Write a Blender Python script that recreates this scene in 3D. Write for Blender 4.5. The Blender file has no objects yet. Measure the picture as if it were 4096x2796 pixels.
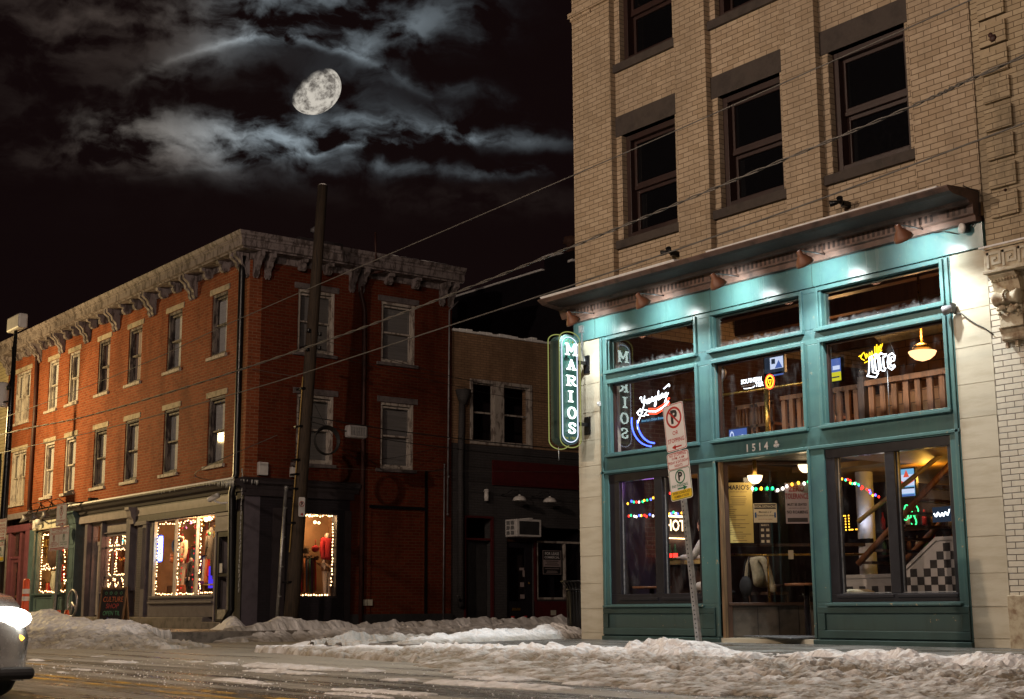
import bpy, bmesh, math, random
import numpy as np
from mathutils import Vector, Matrix
random.seed(7)
D = bpy.data
SC = bpy.context.scene
COL = SC.collection
R = math.radians
PI = math.pi

# ------------------------------------------------------------------ frames and mesh builder
def frame(o, u, n):
    o, u, n = Vector(o), Vector(u), Vector(n)
    return lambda a, b, c: o + u*a + n*b + Vector((0, 0, c))
FR = frame((0, 13.5, 0), (1, 0, 0), (0, -1, 0))          # fronts on the main street: a = X, b = out of the wall
SI = frame((-26.95, 0, 0), (0, 1, 0), (1, 0, 0))         # wall along the side street: a = Y
SJ = frame((-27.0, 0, 0), (0, 1, 0), (1, 0, 0))
VB = frame((-13.06, 13.62, 0), (.61, .79, 0), (.79, -.61, 0))   # splayed wall of the bar's porch
LW = frame((-15.66, 0, 0), (0, 1, 0), (1, 0, 0))         # inside face of the bar's side wall

class MB:
    def __init__(s, fr=None):
        s.v, s.f, s.m, s.sm = [], [], [], []; s.fr = fr; s.mi = 0
    def add(s, vs, fs, smooth=False):
        k = len(s.v); fr = s.fr
        s.v += [fr(*p) if fr else Vector(p) for p in vs]
        for q in fs:
            s.f.append([i+k for i in q]); s.m.append(s.mi); s.sm.append(smooth)
        return s
    def box(s, a0, a1, b0, b1, c0, c1):
        return s.add([(x, y, z) for x in (a0, a1) for y in (b0, b1) for z in (c0, c1)],
                     [(0,1,3,2),(4,6,7,5),(0,4,5,1),(2,3,7,6),(0,2,6,4),(1,5,7,3)])
    def wedge(s, a0, a1, prof):                             # profile in (b, c) run along a
        n = len(prof)
        vs = [(a0, b, c) for b, c in prof] + [(a1, b, c) for b, c in prof]
        return s.add(vs, [(i, (i+1) % n, n+(i+1) % n, n+i) for i in range(n)] + [tuple(range(n)), tuple(range(2*n-1, n-1, -1))])
    def plate(s, pts, b0, b1):                              # outline in (a, c) given a thickness along b
        n = len(pts)
        vs = [(a, b0, c) for a, c in pts] + [(a, b1, c) for a, c in pts]
        return s.add(vs, [(i, (i+1) % n, n+(i+1) % n, n+i) for i in range(n)] + [tuple(range(n)), tuple(range(2*n-1, n-1, -1))])
    def face(s, pts): return s.add(pts, [tuple(range(len(pts)))])
    def tube(s, pts, r, seg=6, closed=False, smooth=True):
        pts = [Vector(p) for p in pts]; n = len(pts)
        rs = r if isinstance(r, (list, tuple)) else [r]*n
        vs, fs = [], []; prev = None
        for i, p in enumerate(pts):
            if closed: t = pts[(i+1) % n]-pts[i-1]
            else: t = pts[min(i+1, n-1)]-pts[max(i-1, 0)]
            if t.length < 1e-9: t = Vector((0, 0, 1))
            t.normalize()
            if prev is None: x = t.orthogonal().normalized()
            else:
                x = prev-t*prev.dot(t)
                x = x.normalized() if x.length > 1e-6 else t.orthogonal().normalized()
            prev = x; y = t.cross(x)
            for k in range(seg):
                a = 2*PI*k/seg; vs.append(p+(x*math.cos(a)+y*math.sin(a))*rs[i])
        for i in range(n if closed else n-1):
            j = (i+1) % n
            for k in range(seg):
                fs.append((i*seg+k, i*seg+(k+1) % seg, j*seg+(k+1) % seg, j*seg+k))
        if not closed: fs += [tuple(range(seg)), tuple(range((n-1)*seg, n*seg))]
        return s.add(vs, fs, smooth)
    def lathe(s, prof, c=(0, 0, 0), seg=16, axis=(0, 0, 1), smooth=True, caps=True):   # profile (r, h) about an axis
        ax = Vector(axis).normalized(); x = ax.orthogonal().normalized(); y = ax.cross(x); c = Vector(c)
        vs = [c+ax*h+(x*math.cos(2*PI*k/seg)+y*math.sin(2*PI*k/seg))*r for r, h in prof for k in range(seg)]
        fs = [(i*seg+k, i*seg+(k+1) % seg, (i+1)*seg+(k+1) % seg, (i+1)*seg+k) for i in range(len(prof)-1) for k in range(seg)]
        if caps: fs += [tuple(range(seg)), tuple(range((len(prof)-1)*seg, len(prof)*seg))]
        return s.add(vs, fs, smooth)
    def ball(s, c, r, seg=10, rings=6, sc=(1, 1, 1)):
        vs = [(c[0], c[1], c[2]-r*sc[2])]; fs = []
        for i in range(1, rings):
            t = -PI/2+PI*i/rings
            vs += [(c[0]+r*sc[0]*math.cos(t)*math.cos(2*PI*k/seg), c[1]+r*sc[1]*math.cos(t)*math.sin(2*PI*k/seg), c[2]+r*sc[2]*math.sin(t)) for k in range(seg)]
        vs.append((c[0], c[1], c[2]+r*sc[2])); L = len(vs)-1
        for k in range(seg):
            fs.append((0, 1+(k+1) % seg, 1+k)); fs.append((L, L-seg+k, L-seg+(k+1) % seg))
            for i in range(rings-2):
                fs.append((1+i*seg+k, 1+i*seg+(k+1) % seg, 1+(i+1)*seg+(k+1) % seg, 1+(i+1)*seg+k))
        return s.add(vs, fs, True)
    def text(s, body, a, b, c, size, bold=0.0, align='CENTER', sx=1.0, mirror=False, shear=0.0, space=1.0):
        cu = D.curves.new('t', 'FONT'); cu.body = body; cu.size = size; cu.align_x = align; cu.align_y = 'CENTER'
        cu.offset = bold*size; cu.resolution_u = 2; cu.shear = shear; cu.space_character = space
        o = D.objects.new('t', cu); COL.objects.link(o)
        dg = bpy.context.evaluated_depsgraph_get(); me = D.meshes.new_from_object(o.evaluated_get(dg))
        k = -1 if mirror else 1
        s.add([(a+k*sx*v.co.x, b, c+v.co.y) for v in me.vertices], [tuple(p.vertices) for p in me.polygons])
        D.objects.remove(o); D.curves.remove(cu); D.meshes.remove(me)
        return s
    def build(s, name, mats, parent=None, bevel=0.0):
        me = D.meshes.new(name)
        o = D.objects.new(name, me); COL.objects.link(o)
        off = Vector((0, 0, 0))
        if parent is not None:
            o.parent = parent
            p = parent
            while p is not None: off += p.location; p = p.parent
        me.from_pydata([tuple(v-off) for v in s.v], [], s.f)
        if not isinstance(mats, (list, tuple)): mats = [mats]
        for m in mats: me.materials.append(M(m) if isinstance(m, str) else m)
        me.polygons.foreach_set('material_index', s.m); me.polygons.foreach_set('use_smooth', s.sm)
        bm = bmesh.new(); bm.from_mesh(me); bmesh.ops.recalc_face_normals(bm, faces=bm.faces); bm.to_mesh(me); bm.free()
        if bevel:
            md = o.modifiers.new('bevel', 'BEVEL'); md.width = bevel; md.segments = 2; md.limit_method = 'ANGLE'; md.angle_limit = R(40)
        return o

def tag(o, label=None, cat=None, group=None, kind=None):
    if label: o['label'] = label
    if cat: o['category'] = cat
    if group: o['group'] = group
    if kind: o['kind'] = kind
    return o
def thing(name, label, cat, loc=(0, 0, 0), group=None):
    o = D.objects.new(name, None); COL.objects.link(o); o.location = loc; o.empty_display_size = .2
    return tag(o, label, cat, group)
def dup(o, loc=None, rotz=None, label=None, parent=None):
    c = o.copy(); COL.objects.link(c)
    if parent is not None: c.parent = parent
    if loc is not None: c.location = loc
    if rotz is not None: c.rotation_euler = (0, 0, rotz)
    if label: c['label'] = label
    for ch in list(o.children): dup(ch, parent=c)
    return c
def wall(mb, a0, a1, c0, c1, b0, b1, holes):                # wall panel with rectangular holes, as boxes
    cs = sorted({c0, c1, *[h[2] for h in holes], *[h[3] for h in holes]})
    cs = [c for c in cs if c0 <= c <= c1]
    for lo, hi in zip(cs, cs[1:]):
        x = a0; mid = (lo+hi)/2
        for h in sorted(h for h in holes if h[2] < mid < h[3]):
            if h[0] > x: mb.box(x, h[0], b0, b1, lo, hi)
            x = max(x, h[1])
        if x < a1: mb.box(x, a1, b0, b1, lo, hi)
    return mb
def ring(mb, a0, a1, c0, c1, w, b0, b1, wb=None):           # rectangular frame
    wb = w if wb is None else wb
    mb.box(a0, a0+w, b0, b1, c0, c1).box(a1-w, a1, b0, b1, c0, c1)
    mb.box(a0+w, a1-w, b0, b1, c1-w, c1).box(a0+w, a1-w, b0, b1, c0, c0+wb)
    return mb
def arc(cx, cz, rx, rz, t0, t1, n=10):
    return [(cx+rx*math.cos(t0+(t1-t0)*i/n), cz+rz*math.sin(t0+(t1-t0)*i/n)) for i in range(n+1)]

# ------------------------------------------------------------------ node helpers and materials
class NT:
    def __init__(s, nt): s.nt = nt
    def node(s, t, **kw):
        n = s.nt.nodes.new(t)
        for k, v in kw.items(): setattr(n, k, v)
        return n
    def set(s, sock, v):
        if isinstance(v, Ex): s.nt.links.new(v.s, sock)
        elif isinstance(v, bpy.types.NodeSocket): s.nt.links.new(v, sock)
        else: sock.default_value = v
    def math(s, op, *a, clamp=False):
        n = s.node('ShaderNodeMath', operation=op, use_clamp=clamp)
        for i, v in enumerate(a): s.set(n.inputs[i], v)
        return Ex(s, n.outputs[0])
    def noise(s, vec, scale, detail=4, rough=.55, dim='3D', out=0, dist=0.0):
        n = s.node('ShaderNodeTexNoise', noise_dimensions=dim)
        if vec is not None: s.set(n.inputs['Vector'], vec)
        n.inputs['Scale'].default_value = scale; n.inputs['Detail'].default_value = detail
        n.inputs['Roughness'].default_value = rough; n.inputs['Distortion'].default_value = dist
        return Ex(s, n.outputs[out])
    def xyz(s, x, y, z=0.0):
        n = s.node('ShaderNodeCombineXYZ')
        for i, v in enumerate((x, y, z)): s.set(n.inputs[i], v)
        return n.outputs[0]
    def sep(s, v):
        n = s.node('ShaderNodeSeparateXYZ'); s.set(n.inputs[0], v)
        return [Ex(s, n.outputs[i]) for i in range(3)]
    def vmul(s, v, k):
        n = s.node('ShaderNodeVectorMath', operation='MULTIPLY'); s.set(n.inputs[0], v); n.inputs[1].default_value = k
        return n.outputs[0]
    def dot(s, v, k):
        n = s.node('ShaderNodeVectorMath', operation='DOT_PRODUCT'); s.set(n.inputs[0], v); n.inputs[1].default_value = k
        return Ex(s, n.outputs['Value'])
    def mix(s, f, a, b, blend='MIX'):
        n = s.node('ShaderNodeMix', data_type='RGBA', blend_type=blend)
        s.set(n.inputs[0], f)
        for i, v in ((6, a), (7, b)):
            s.set(n.inputs[i], (*v, 1) if isinstance(v, tuple) and len(v) == 3 else v)
        return n.outputs[2]
    def smooth(s, x, lo, hi, a=0.0, b=1.0):
        n = s.node('ShaderNodeMapRange', interpolation_type='SMOOTHSTEP')
        s.set(n.inputs[0], x)
        for i, v in enumerate((lo, hi, a, b)): s.set(n.inputs[i+1], v)
        return Ex(s, n.outputs[0])
    def pos(s): return s.node('ShaderNodeNewGeometry').outputs['Position']
    def obj(s): return s.node('ShaderNodeTexCoord').outputs['Object']
class Ex:
    def __init__(s, t, sock): s.t, s.s = t, sock
    def __add__(s, o): return s.t.math('ADD', s, o)
    __radd__ = __add__
    def __mul__(s, o): return s.t.math('MULTIPLY', s, o)
    __rmul__ = __mul__
    def __sub__(s, o): return s.t.math('SUBTRACT', s, o)
    def __rsub__(s, o): return s.t.math('SUBTRACT', o, s)
    def __truediv__(s, o): return s.t.math('DIVIDE', s, o)
    def exp(s): return s.t.math('EXPONENT', s)
    def clamp(s): return s.t.math('ADD', s, 0.0, clamp=True)
    def max(s, o): return s.t.math('MAXIMUM', s, o)
    def pow(s, o): return s.t.math('POWER', s, o)

MATS = {}
def M(n): return MATS[n]
def newmat(name):
    m = D.materials.new(name); m.use_nodes = True; m.node_tree.nodes.clear(); MATS[name] = m
    t = NT(m.node_tree); out = t.node('ShaderNodeOutputMaterial')
    return m, t, out
def bsdf(t, out, col, rough=.6, metal=0.0, spec=.5, bump=None, bstr=.3, bdist=.01, coat=0.0):
    b = t.node('ShaderNodeBsdfPrincipled')
    t.set(b.inputs['Base Color'], (*col, 1) if isinstance(col, tuple) and len(col) == 3 else col)
    t.set(b.inputs['Roughness'], rough); b.inputs['Metallic'].default_value = metal
    b.inputs['Specular IOR Level'].default_value = spec; b.inputs['Coat Weight'].default_value = coat
    if bump is not None:
        n = t.node('ShaderNodeBump'); n.inputs['Strength'].default_value = bstr; n.inputs['Distance'].default_value = bdist
        t.set(n.inputs['Height'], bump); t.nt.links.new(n.outputs[0], b.inputs['Normal'])
    t.nt.links.new(b.outputs[0], out.inputs[0])
    return b
def plain(name, col, rough=.6, metal=0.0, var=.25, scale=6.0, bump=.15, bs=30.0, dirt=None, spec=.5, stretch=None, grime=0.0, coat=0.0):
    m, t, out = newmat(name); p = t.pos()
    if stretch: p = t.vmul(p, stretch)
    n = t.noise(p, scale, 5, .6); n2 = t.noise(p, bs, 3, .6)
    d = dirt or tuple(c*.35 for c in col)
    c = t.mix((n-.5)*2*var+.0+var*.3, (*col, 1), (*d, 1)) if False else t.mix(t.smooth(n, .38, .75, 0.0, var*1.6), col, d)
    if grime:
        g = t.smooth(t.noise(t.vmul(t.pos(), (1, 1, .35)), 1.3, 6, .65), .45, .7, 0.0, grime)
        c = t.mix(g, c, tuple(x*.25 for x in col))
    bsdf(t, out, c, (n2-.5)*.25+rough, metal, spec, n2, bump, .006, coat)
    return m
def wallvec(t):                                             # coordinates that lie in the wall whichever way it faces
    g = t.node('ShaderNodeNewGeometry'); x, y, z = t.sep(g.outputs['Position']); nx, ny, nz = t.sep(g.outputs['True Normal'])
    f = t.math('GREATER_THAN', t.math('ABSOLUTE', nx), .5)
    h = x+f*(y-x)
    return h, z
def brick(name, c1, c2, mortar, bw, bh, ms, rough=.75, bump=.5, grime=.3, gdark=.25, off=(0, 0), spec=.35, gz=None):
    m, t, out = newmat(name); h, z = wallvec(t)
    b = t.node('ShaderNodeTexBrick', offset=.5, offset_frequency=2)
    wob = (t.noise(t.pos(), 3.0, 2)-.5)*.012
    t.set(b.inputs['Vector'], t.xyz(h+off[0]+wob, z+off[1]+wob))
    b.inputs['Scale'].default_value = 1.0; b.inputs['Brick Width'].default_value = bw; b.inputs['Row Height'].default_value = bh
    b.inputs['Mortar Size'].default_value = ms; b.inputs['Mortar Smooth'].default_value = .25; b.inputs['Bias'].default_value = -.1
    b.inputs['Color1'].default_value = (*c1, 1); b.inputs['Color2'].default_value = (*c2, 1); b.inputs['Mortar'].default_value = (*mortar, 1)
    n = t.noise(t.vmul(t.pos(), (1.3, 1.3, .45)), 1.1, 7, .68); n2 = t.noise(t.pos(), 18, 4, .6)
    c = t.mix(t.smooth(n, .42, .66, 0, grime), b.outputs['Color'], tuple(x*gdark for x in c1))
    c = t.mix((n2-.35)*.6, c, tuple(x*.4 for x in c2))
    if gz: c = t.mix(t.smooth(z+(t.noise(t.pos(), 2.0, 3)-.5)*.5, gz[0], gz[1], gz[2], 0), c, gz[3])
    bsdf(t, out, c, rough, 0, spec, (1-Ex(t, b.outputs['Fac']))+n2*.3, bump, .008)
    return m
def emit(name, col, s, sample=False):
    m, t, out = newmat(name); e = t.node('ShaderNodeEmission'); e.inputs[0].default_value = (*col, 1); e.inputs[1].default_value = s
    t.nt.links.new(e.outputs[0], out.inputs[0])
    if not sample: m.cycles.emission_sampling = 'NONE'
    return m
def glass(name, tint=(1, 1, 1), base=.06, haze=0.0, frost=None, mirror=1.0):
    m, t, out = newmat(name)
    tr = t.node('ShaderNodeBsdfTransparent'); tr.inputs[0].default_value = (*tint, 1)
    gl = t.node('ShaderNodeBsdfGlossy'); gl.inputs['Roughness'].default_value = .02; gl.inputs[0].default_value = (mirror, mirror, mirror, 1)
    lw = t.node('ShaderNodeLayerWeight'); lw.inputs[0].default_value = .5; fr = Ex(t, lw.outputs['Facing']).pow(5.0)
    mx = t.node('ShaderNodeMixShader'); t.set(mx.inputs[0], (fr*.9+(.05+base)).clamp())
    t.nt.links.new(tr.outputs[0], mx.inputs[1]); t.nt.links.new(gl.outputs[0], mx.inputs[2])
    df = t.node('ShaderNodeBsdfDiffuse'); df.inputs[0].default_value = (.6, .6, .62, 1)
    n = t.smooth(t.noise(t.vmul(t.pos(), (1, 1, .4)), 5, 5, .65), .45, .8, 0.0, haze)
    if frost:                                              # rime along the lower edge of the pane
        x, y, z = t.sep(t.pos())
        n = n+t.smooth(z+(t.noise(t.pos(), 14, 4, .7)-.5)*.25, frost[0], frost[1], frost[2], 0.0)
    m2 = t.node('ShaderNodeMixShader'); t.set(m2.inputs[0], n.clamp())
    t.nt.links.new(mx.outputs[0], m2.inputs[1]); t.nt.links.new(df.outputs[0], m2.inputs[2]); t.nt.links.new(m2.outputs[0], out.inputs[0])
    return m
def peeling(name, paint, wood, amt=.5, rough=.7):
    m, t, out = newmat(name)
    p = t.vmul(t.pos(), (1, 1, .35)); n = t.noise(p, 9, 6, .7); n2 = t.noise(t.pos(), 40, 3)
    f = t.smooth(n, .62-amt*.25, .72-amt*.2)
    bsdf(t, out, t.mix(f, paint, wood), rough, 0, .3, n+n2*.4, .4, .01)
    return m
# ------------------------------------------------------------------ the materials
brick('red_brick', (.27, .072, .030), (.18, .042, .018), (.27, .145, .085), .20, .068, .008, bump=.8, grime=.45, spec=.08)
brick('shaded_red_brick', (.125, .024, .010), (.085, .016, .007), (.115, .055, .032), .20, .068, .008, bump=.8, grime=.5, spec=.08)  # red brick darkened: the side wall's shade is put into the colour
brick('cream_brick', (.47, .37, .265), (.36, .27, .18), (.12, .085, .05), .205, .071, .0055, bump=.6, grime=.38, gdark=.42, off=(.03, .02))
brick('tan_brick', (.36, .22, .13), (.29, .17, .10), (.14, .09, .06), .19, .06, .007, grime=.5)
brick('glazed_brick', (.62, .57, .47), (.56, .51, .42), (.10, .08, .06), .215, .066, .006, rough=.35, bump=.5, grime=.12, gdark=.6)
brick('stained_brick', (.46, .37, .25), (.35, .27, .17), (.10, .07, .04), .215, .066, .005, bump=.6, grime=.75, gdark=.3)
brick('grey_painted_brick', (.10, .088, .108), (.085, .075, .09), (.05, .043, .045), .17, .055, .006, bump=.7, grime=.3)
brick('gallery_brick', (.36, .19, .09), (.30, .15, .07), (.10, .05, .03), .30, .16, .008, grime=.4)
brick('inside_brick', (.085, .036, .03), (.065, .026, .02), (.11, .075, .06), .2, .066, .007, bump=.5, grime=.3)
brick('dark_painted_brick', (.022, .018, .026), (.018, .015, .021), (.012, .01, .013), .17, .055, .006, bump=.6, grime=.3)
brick('slate_painted_brick', (.062, .058, .062), (.054, .05, .054), (.035, .033, .035), .19, .06, .006, bump=.5, grime=.35)
brick('pale_siding', (.42, .36, .22), (.40, .34, .21), (.16, .13, .08), 6.0, .11, .008, bump=.6, grime=.2)
plain('sign_dark_green', (.012, .055, .045), .4, var=.2)
def shop_paint(name, rough, spec, chips):                   # old gloss paint: fading, brush marks, darker and rougher near the ground, chips to pale wood
    m, t, out = newmat(name); p = t.pos(); x, y, z = t.sep(p)
    n = t.noise(p, 1.3, 6, .65); st = t.noise(t.xyz(x*9, y*9, z*.8), 1.0, 5, .65); ch = t.noise(p, 16, 4, .62); ch2 = t.noise(p, 1.7, 3, .6)
    c = t.mix(t.smooth(n, .38, .66, 0, .7), (.070, .155, .150), (.048, .100, .115))
    c = t.mix(t.smooth(st, .50, .75, 0, .45), c, (.030, .075, .075))
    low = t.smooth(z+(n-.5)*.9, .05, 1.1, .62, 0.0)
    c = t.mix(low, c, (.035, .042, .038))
    f = t.smooth(ch*.75+ch2*.25, .625, .65)*chips*t.smooth(z, 1.0, 3.2, 1.0, .35)
    c = t.mix(f, c, (.30, .24, .15))
    bsdf(t, out, c, (st-.5)*.3+rough+low*.25, 0, spec, st*.6+n*.5-f*.8, .12, .008)
shop_paint('green_paint', .34, .4, 1.0); shop_paint('gloss_green', .24, .6, .25)
plain('green_panel', (.03, .062, .058), .45, var=.4, scale=2, bump=.1, bs=14, grime=.35)
plain('black_paint', (.013, .011, .015), .4, var=.3, bump=.08)
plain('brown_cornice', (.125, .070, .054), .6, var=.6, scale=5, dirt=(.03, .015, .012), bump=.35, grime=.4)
plain('cornice_shade', (.03, .015, .012), .7, var=.5)  # brown darkened: shade of the underside and dentil gaps put into the colour
plain('brown_sash', (.026, .009, .007), .5, var=.4)
plain('brownstone', (.05, .038, .033), .8, var=.35, bump=.4)
plain('limestone', (.50, .45, .35), .75, var=.35, scale=2.2, dirt=(.36, .30, .21), bump=.25, bs=26, stretch=(1, 1, 5), grime=.12)
plain('carved_stone', (.47, .40, .28), .7, var=.7, scale=9, dirt=(.22, .14, .08), bump=.3)
plain('rough_stone', (.16, .14, .14), .85, var=.6, scale=5, bump=.8, bs=16)
peeling('old_white', (.40, .36, .33), (.16, .13, .12), .55)
peeling('cornice_grey', (.20, .17, .175), (.07, .055, .055), .65)
peeling('sash_dark', (.16, .135, .125), (.03, .022, .024), .75)
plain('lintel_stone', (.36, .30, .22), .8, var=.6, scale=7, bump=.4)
plain('shaded_lintel', (.13, .11, .115), .8, var=.6, scale=7, bump=.4)  # side lintels darkened likewise, their shade put into the colour
plain('shop_grey', (.115, .10, .125), .55, var=.3, bump=.12, grime=.2)
plain('shop_light_grey', (.23, .20, .215), .55, var=.25, bump=.12, grime=.2)
plain('shop_dark', (.035, .028, .034), .6, var=.35, bump=.15)
plain('shop_teal', (.065, .105, .12), .5, var=.3, bump=.12, grime=.2)
plain('shop_plum', (.13, .042, .062), .5, var=.3, bump=.12)
plain('cream_band', (.52, .50, .42), .5, var=.2)
plain('maroon', (.075, .006, .008), .6, var=.3)
plain('charcoal', (.03, .03, .033), .6, var=.4)
plain('black_metal', (.012, .012, .014), .32, .4, var=.3, bump=.05)
plain('rubber', (.01, .01, .01), .6, var=.2)
plain('galvanised', (.42, .42, .43), .42, .7, var=.45, scale=14, bump=.08)
plain('dull_pipe', (.24, .23, .25), .5, .3, var=.4)
plain('rust_pipe', (.05, .016, .013), .6, var=.4)
plain('white_enamel', (.75, .73, .72), .4, var=.15)
plain('plastic_white', (.62, .6, .6), .5, var=.2, bump=.05)
plain('wood_pole', (.05, .033, .021), .85, var=.8, scale=5, stretch=(8, 8, .5), bump=.6, bs=10, dirt=(.02, .014, .01))
plain('wood_warm', (.22, .085, .03), .5, var=.6, scale=4, stretch=(6, 6, .6), bump=.15)
plain('wood_dark', (.06, .028, .015), .5, var=.5, scale=4, stretch=(6, 6, .7), bump=.2)
plain('wood_yellow', (.45, .30, .10), .6, var=.3)
plain('brass', (.45, .27, .06), .3, .85, var=.3, bump=.03)
plain('sign_white', (.72, .70, .70), .35, var=.12, scale=4, bump=.02, spec=.5)
plain('sign_red', (.42, .018, .015), .4, var=.12)
plain('sign_green', (.01, .16, .08), .4, var=.12)
plain('sign_yellow', (.75, .50, .02), .4, var=.12)
plain('sign_black', (.012, .012, .013), .45, var=.1)
plain('slate_board', (.016, .014, .014), .7, var=.4)
plain('chalk_orange', (.5, .14, .05), .9, var=.3); plain('chalk_red', (.42, .07, .06), .9, var=.3)
plain('chalk_green', (.10, .30, .16), .9, var=.3); plain('chalk_blue', (.12, .13, .35), .9, var=.3)
plain('cone_orange', (.75, .10, .03), .5, var=.15); plain('reflective', (.75, .74, .74), .3, var=.1)
plain('cloth_red', (.45, .018, .02), .9, var=.3, bump=.3); plain('cloth_brown', (.14, .055, .02), .9, var=.3)
plain('cloth_cream', (.60, .52, .36), .9, var=.2, bump=.3); plain('cloth_black', (.015, .014, .015), .8, var=.3)
plain('cloth_grey', (.06, .055, .05), .9, var=.4); plain('cloth_plaid', (.12, .085, .06), .9, var=.9, scale=30, dirt=(.02, .02, .025))
plain('cloth_orange', (.6, .2, .07), .9); plain('fleece', (.30, .24, .15), .95, var=.4, scale=12, bump=.6); plain('cloth_white', (.55, .50, .45), .95, var=.35, scale=12, bump=.5)
plain('mannequin', (.62, .45, .33), .4, var=.1); plain('skin', (.48, .27, .18), .5, var=.1); plain('hair', (.03, .018, .012), .6, var=.4, bump=.4)
plain('tinsel_brown', (.12, .05, .02), .5, var=.6); plain('scarf_blue', (.03, .08, .2), .9); plain('scarf_purple', (.09, .02, .13), .9); plain('scarf_teal', (.05, .13, .1), .9)
plain('petal_red', (.6, .02, .02), .6, var=.3); plain('leaf_green', (.03, .12, .04), .6)
plain('gold_leaf', (.6, .36, .09), .35, .6, var=.1); plain('gold_paint', (.55, .42, .06), .4, var=.1)
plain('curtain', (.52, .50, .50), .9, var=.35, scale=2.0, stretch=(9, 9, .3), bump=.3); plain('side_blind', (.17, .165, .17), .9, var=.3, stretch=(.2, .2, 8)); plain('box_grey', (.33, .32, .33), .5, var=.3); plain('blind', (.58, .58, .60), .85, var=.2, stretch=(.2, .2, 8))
plain('black_glass', (.004, .004, .005), .08, var=.1, bump=0)
plain('paper_yellow', (.55, .42, .13), .8, var=.1, bump=.02); plain('paper_cream', (.52, .44, .30), .8, var=.1, bump=.02); plain('paper_grey', (.30, .24, .24), .8, var=.1)
plain('print_dark', (.03, .022, .02), .8); plain('print_red', (.22, .03, .03), .8); plain('print_brown', (.2, .14, .06), .8)
plain('mat_black', (.02, .02, .022), .9, var=.6, scale=25, bump=.8, dirt=(.22, .22, .23))
plain('tile_white', (.5, .46, .44), .35, var=.15); plain('tile_black', (.035, .03, .03), .35, var=.3); plain('tile_dark', (.085, .07, .055), .5, var=.5)
plain('ceiling_dark', (.03, .02, .015), .6, var=.4); plain('ceiling_amber', (.30, .16, .03), .6, var=.4, scale=3); plain('shade_brown', (.22, .09, .05), .5, var=.3); plain('plum_plaster', (.022, .012, .026), .6, var=.6, scale=3); plain('door_wood', (.20, .12, .06), .7, var=.6, scale=5, stretch=(6, 6, .5), bump=.4); plain('void', (.002, .002, .0025), .9); plain('plaster_dark', (.03, .018, .02), .7, var=.4)
plain('floor_wood', (.05, .03, .02), .4, var=.4); plain('duct', (.3, .26, .14), .4, .5, var=.5, scale=20, bump=.5)
plain('car_paint', (.5, .5, .5), .25, .3, var=.1, bump=0, coat=.6); plain('chrome', (.7, .7, .7), .12, 1.0, var=.1, bump=0)
plain('ice', (.55, .56, .56), .12, var=.2, spec=.8); plain('stone_kerb', (.20, .18, .16), .8, var=.6, scale=6, bump=.5)
plain('terracotta', (.09, .04, .03), .8, var=.5)
emit('neon_white', (.80, 1, .93), 4.2, True); emit('neon_border', (.75, .82, 1.0), 1.5); emit('neon_yellow', (.70, .75, .22), .42)
emit('neon_blue', (.05, .10, 1), 6.0); emit('neon_red', (1, .05, .02), 5.0); emit('neon_orange', (1, .36, .02), 4.0); emit('neon_amber', (1, .62, .02), 3.0)
emit('neon_green', (.05, 1, .25), 3.0); emit('neon_cool', (.85, .93, 1), 5.0); emit('neon_cyan', (.1, .8, .75), 2.0)
emit('bulb_warm', (1, .60, .27), 10.0); emit('bulb_cool', (.9, 1, .98), 40.0); emit('globe_warm', (1, .72, .40), 4.0); emit('pendant', (1, .55, .24), 2.6)
emit('bulb_red', (1, .03, .02), 4); emit('heart_red', (1, .05, .04), .9); emit('bulb_green', (.03, 1, .3), 3.0); emit('bulb_blue', (.08, .12, 1), 5); emit('bulb_yellow', (1, .5, .04), 4); emit('bulb_white', (1, .9, .8), 4)
emit('screen_blue', (.10, .18, .55), .8); emit('screen_white', (.65, .75, 1), 1.0); emit('screen_teal', (.2, .5, .8), 1.0); emit('screen_red', (.9, .12, .06), .9); emit('screen_dark', (.02, .03, .05), 1.0); emit('screen_yellow', (.75, .70, .03), .9)
emit('headlamp', (1, .96, .84), 15.0, True); emit('indicator', (1, .40, .03), 9.0); emit('tail', (1, .05, .02), 3.0); emit('street_lens', (1, .78, .42), 30.0)
emit('blue_glow', (.10, .05, 1), .9); emit('open_white', (.85, 1, 1), 5.0); emit('exit_glow', (.03, .75, .2), 1.2); emit('column_glow', (.45, .5, .75), .16)
glass('pane'); glass('shop_pane', base=.02, haze=.03); glass('bar_pane', base=.06, haze=.05); glass('pane_dark', base=.02, mirror=.6)
glass('rimed_pane', base=.08, haze=.0, frost=(3.88, 4.00, .14))
glass('hazy_pane', base=.05, haze=.10)

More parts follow.
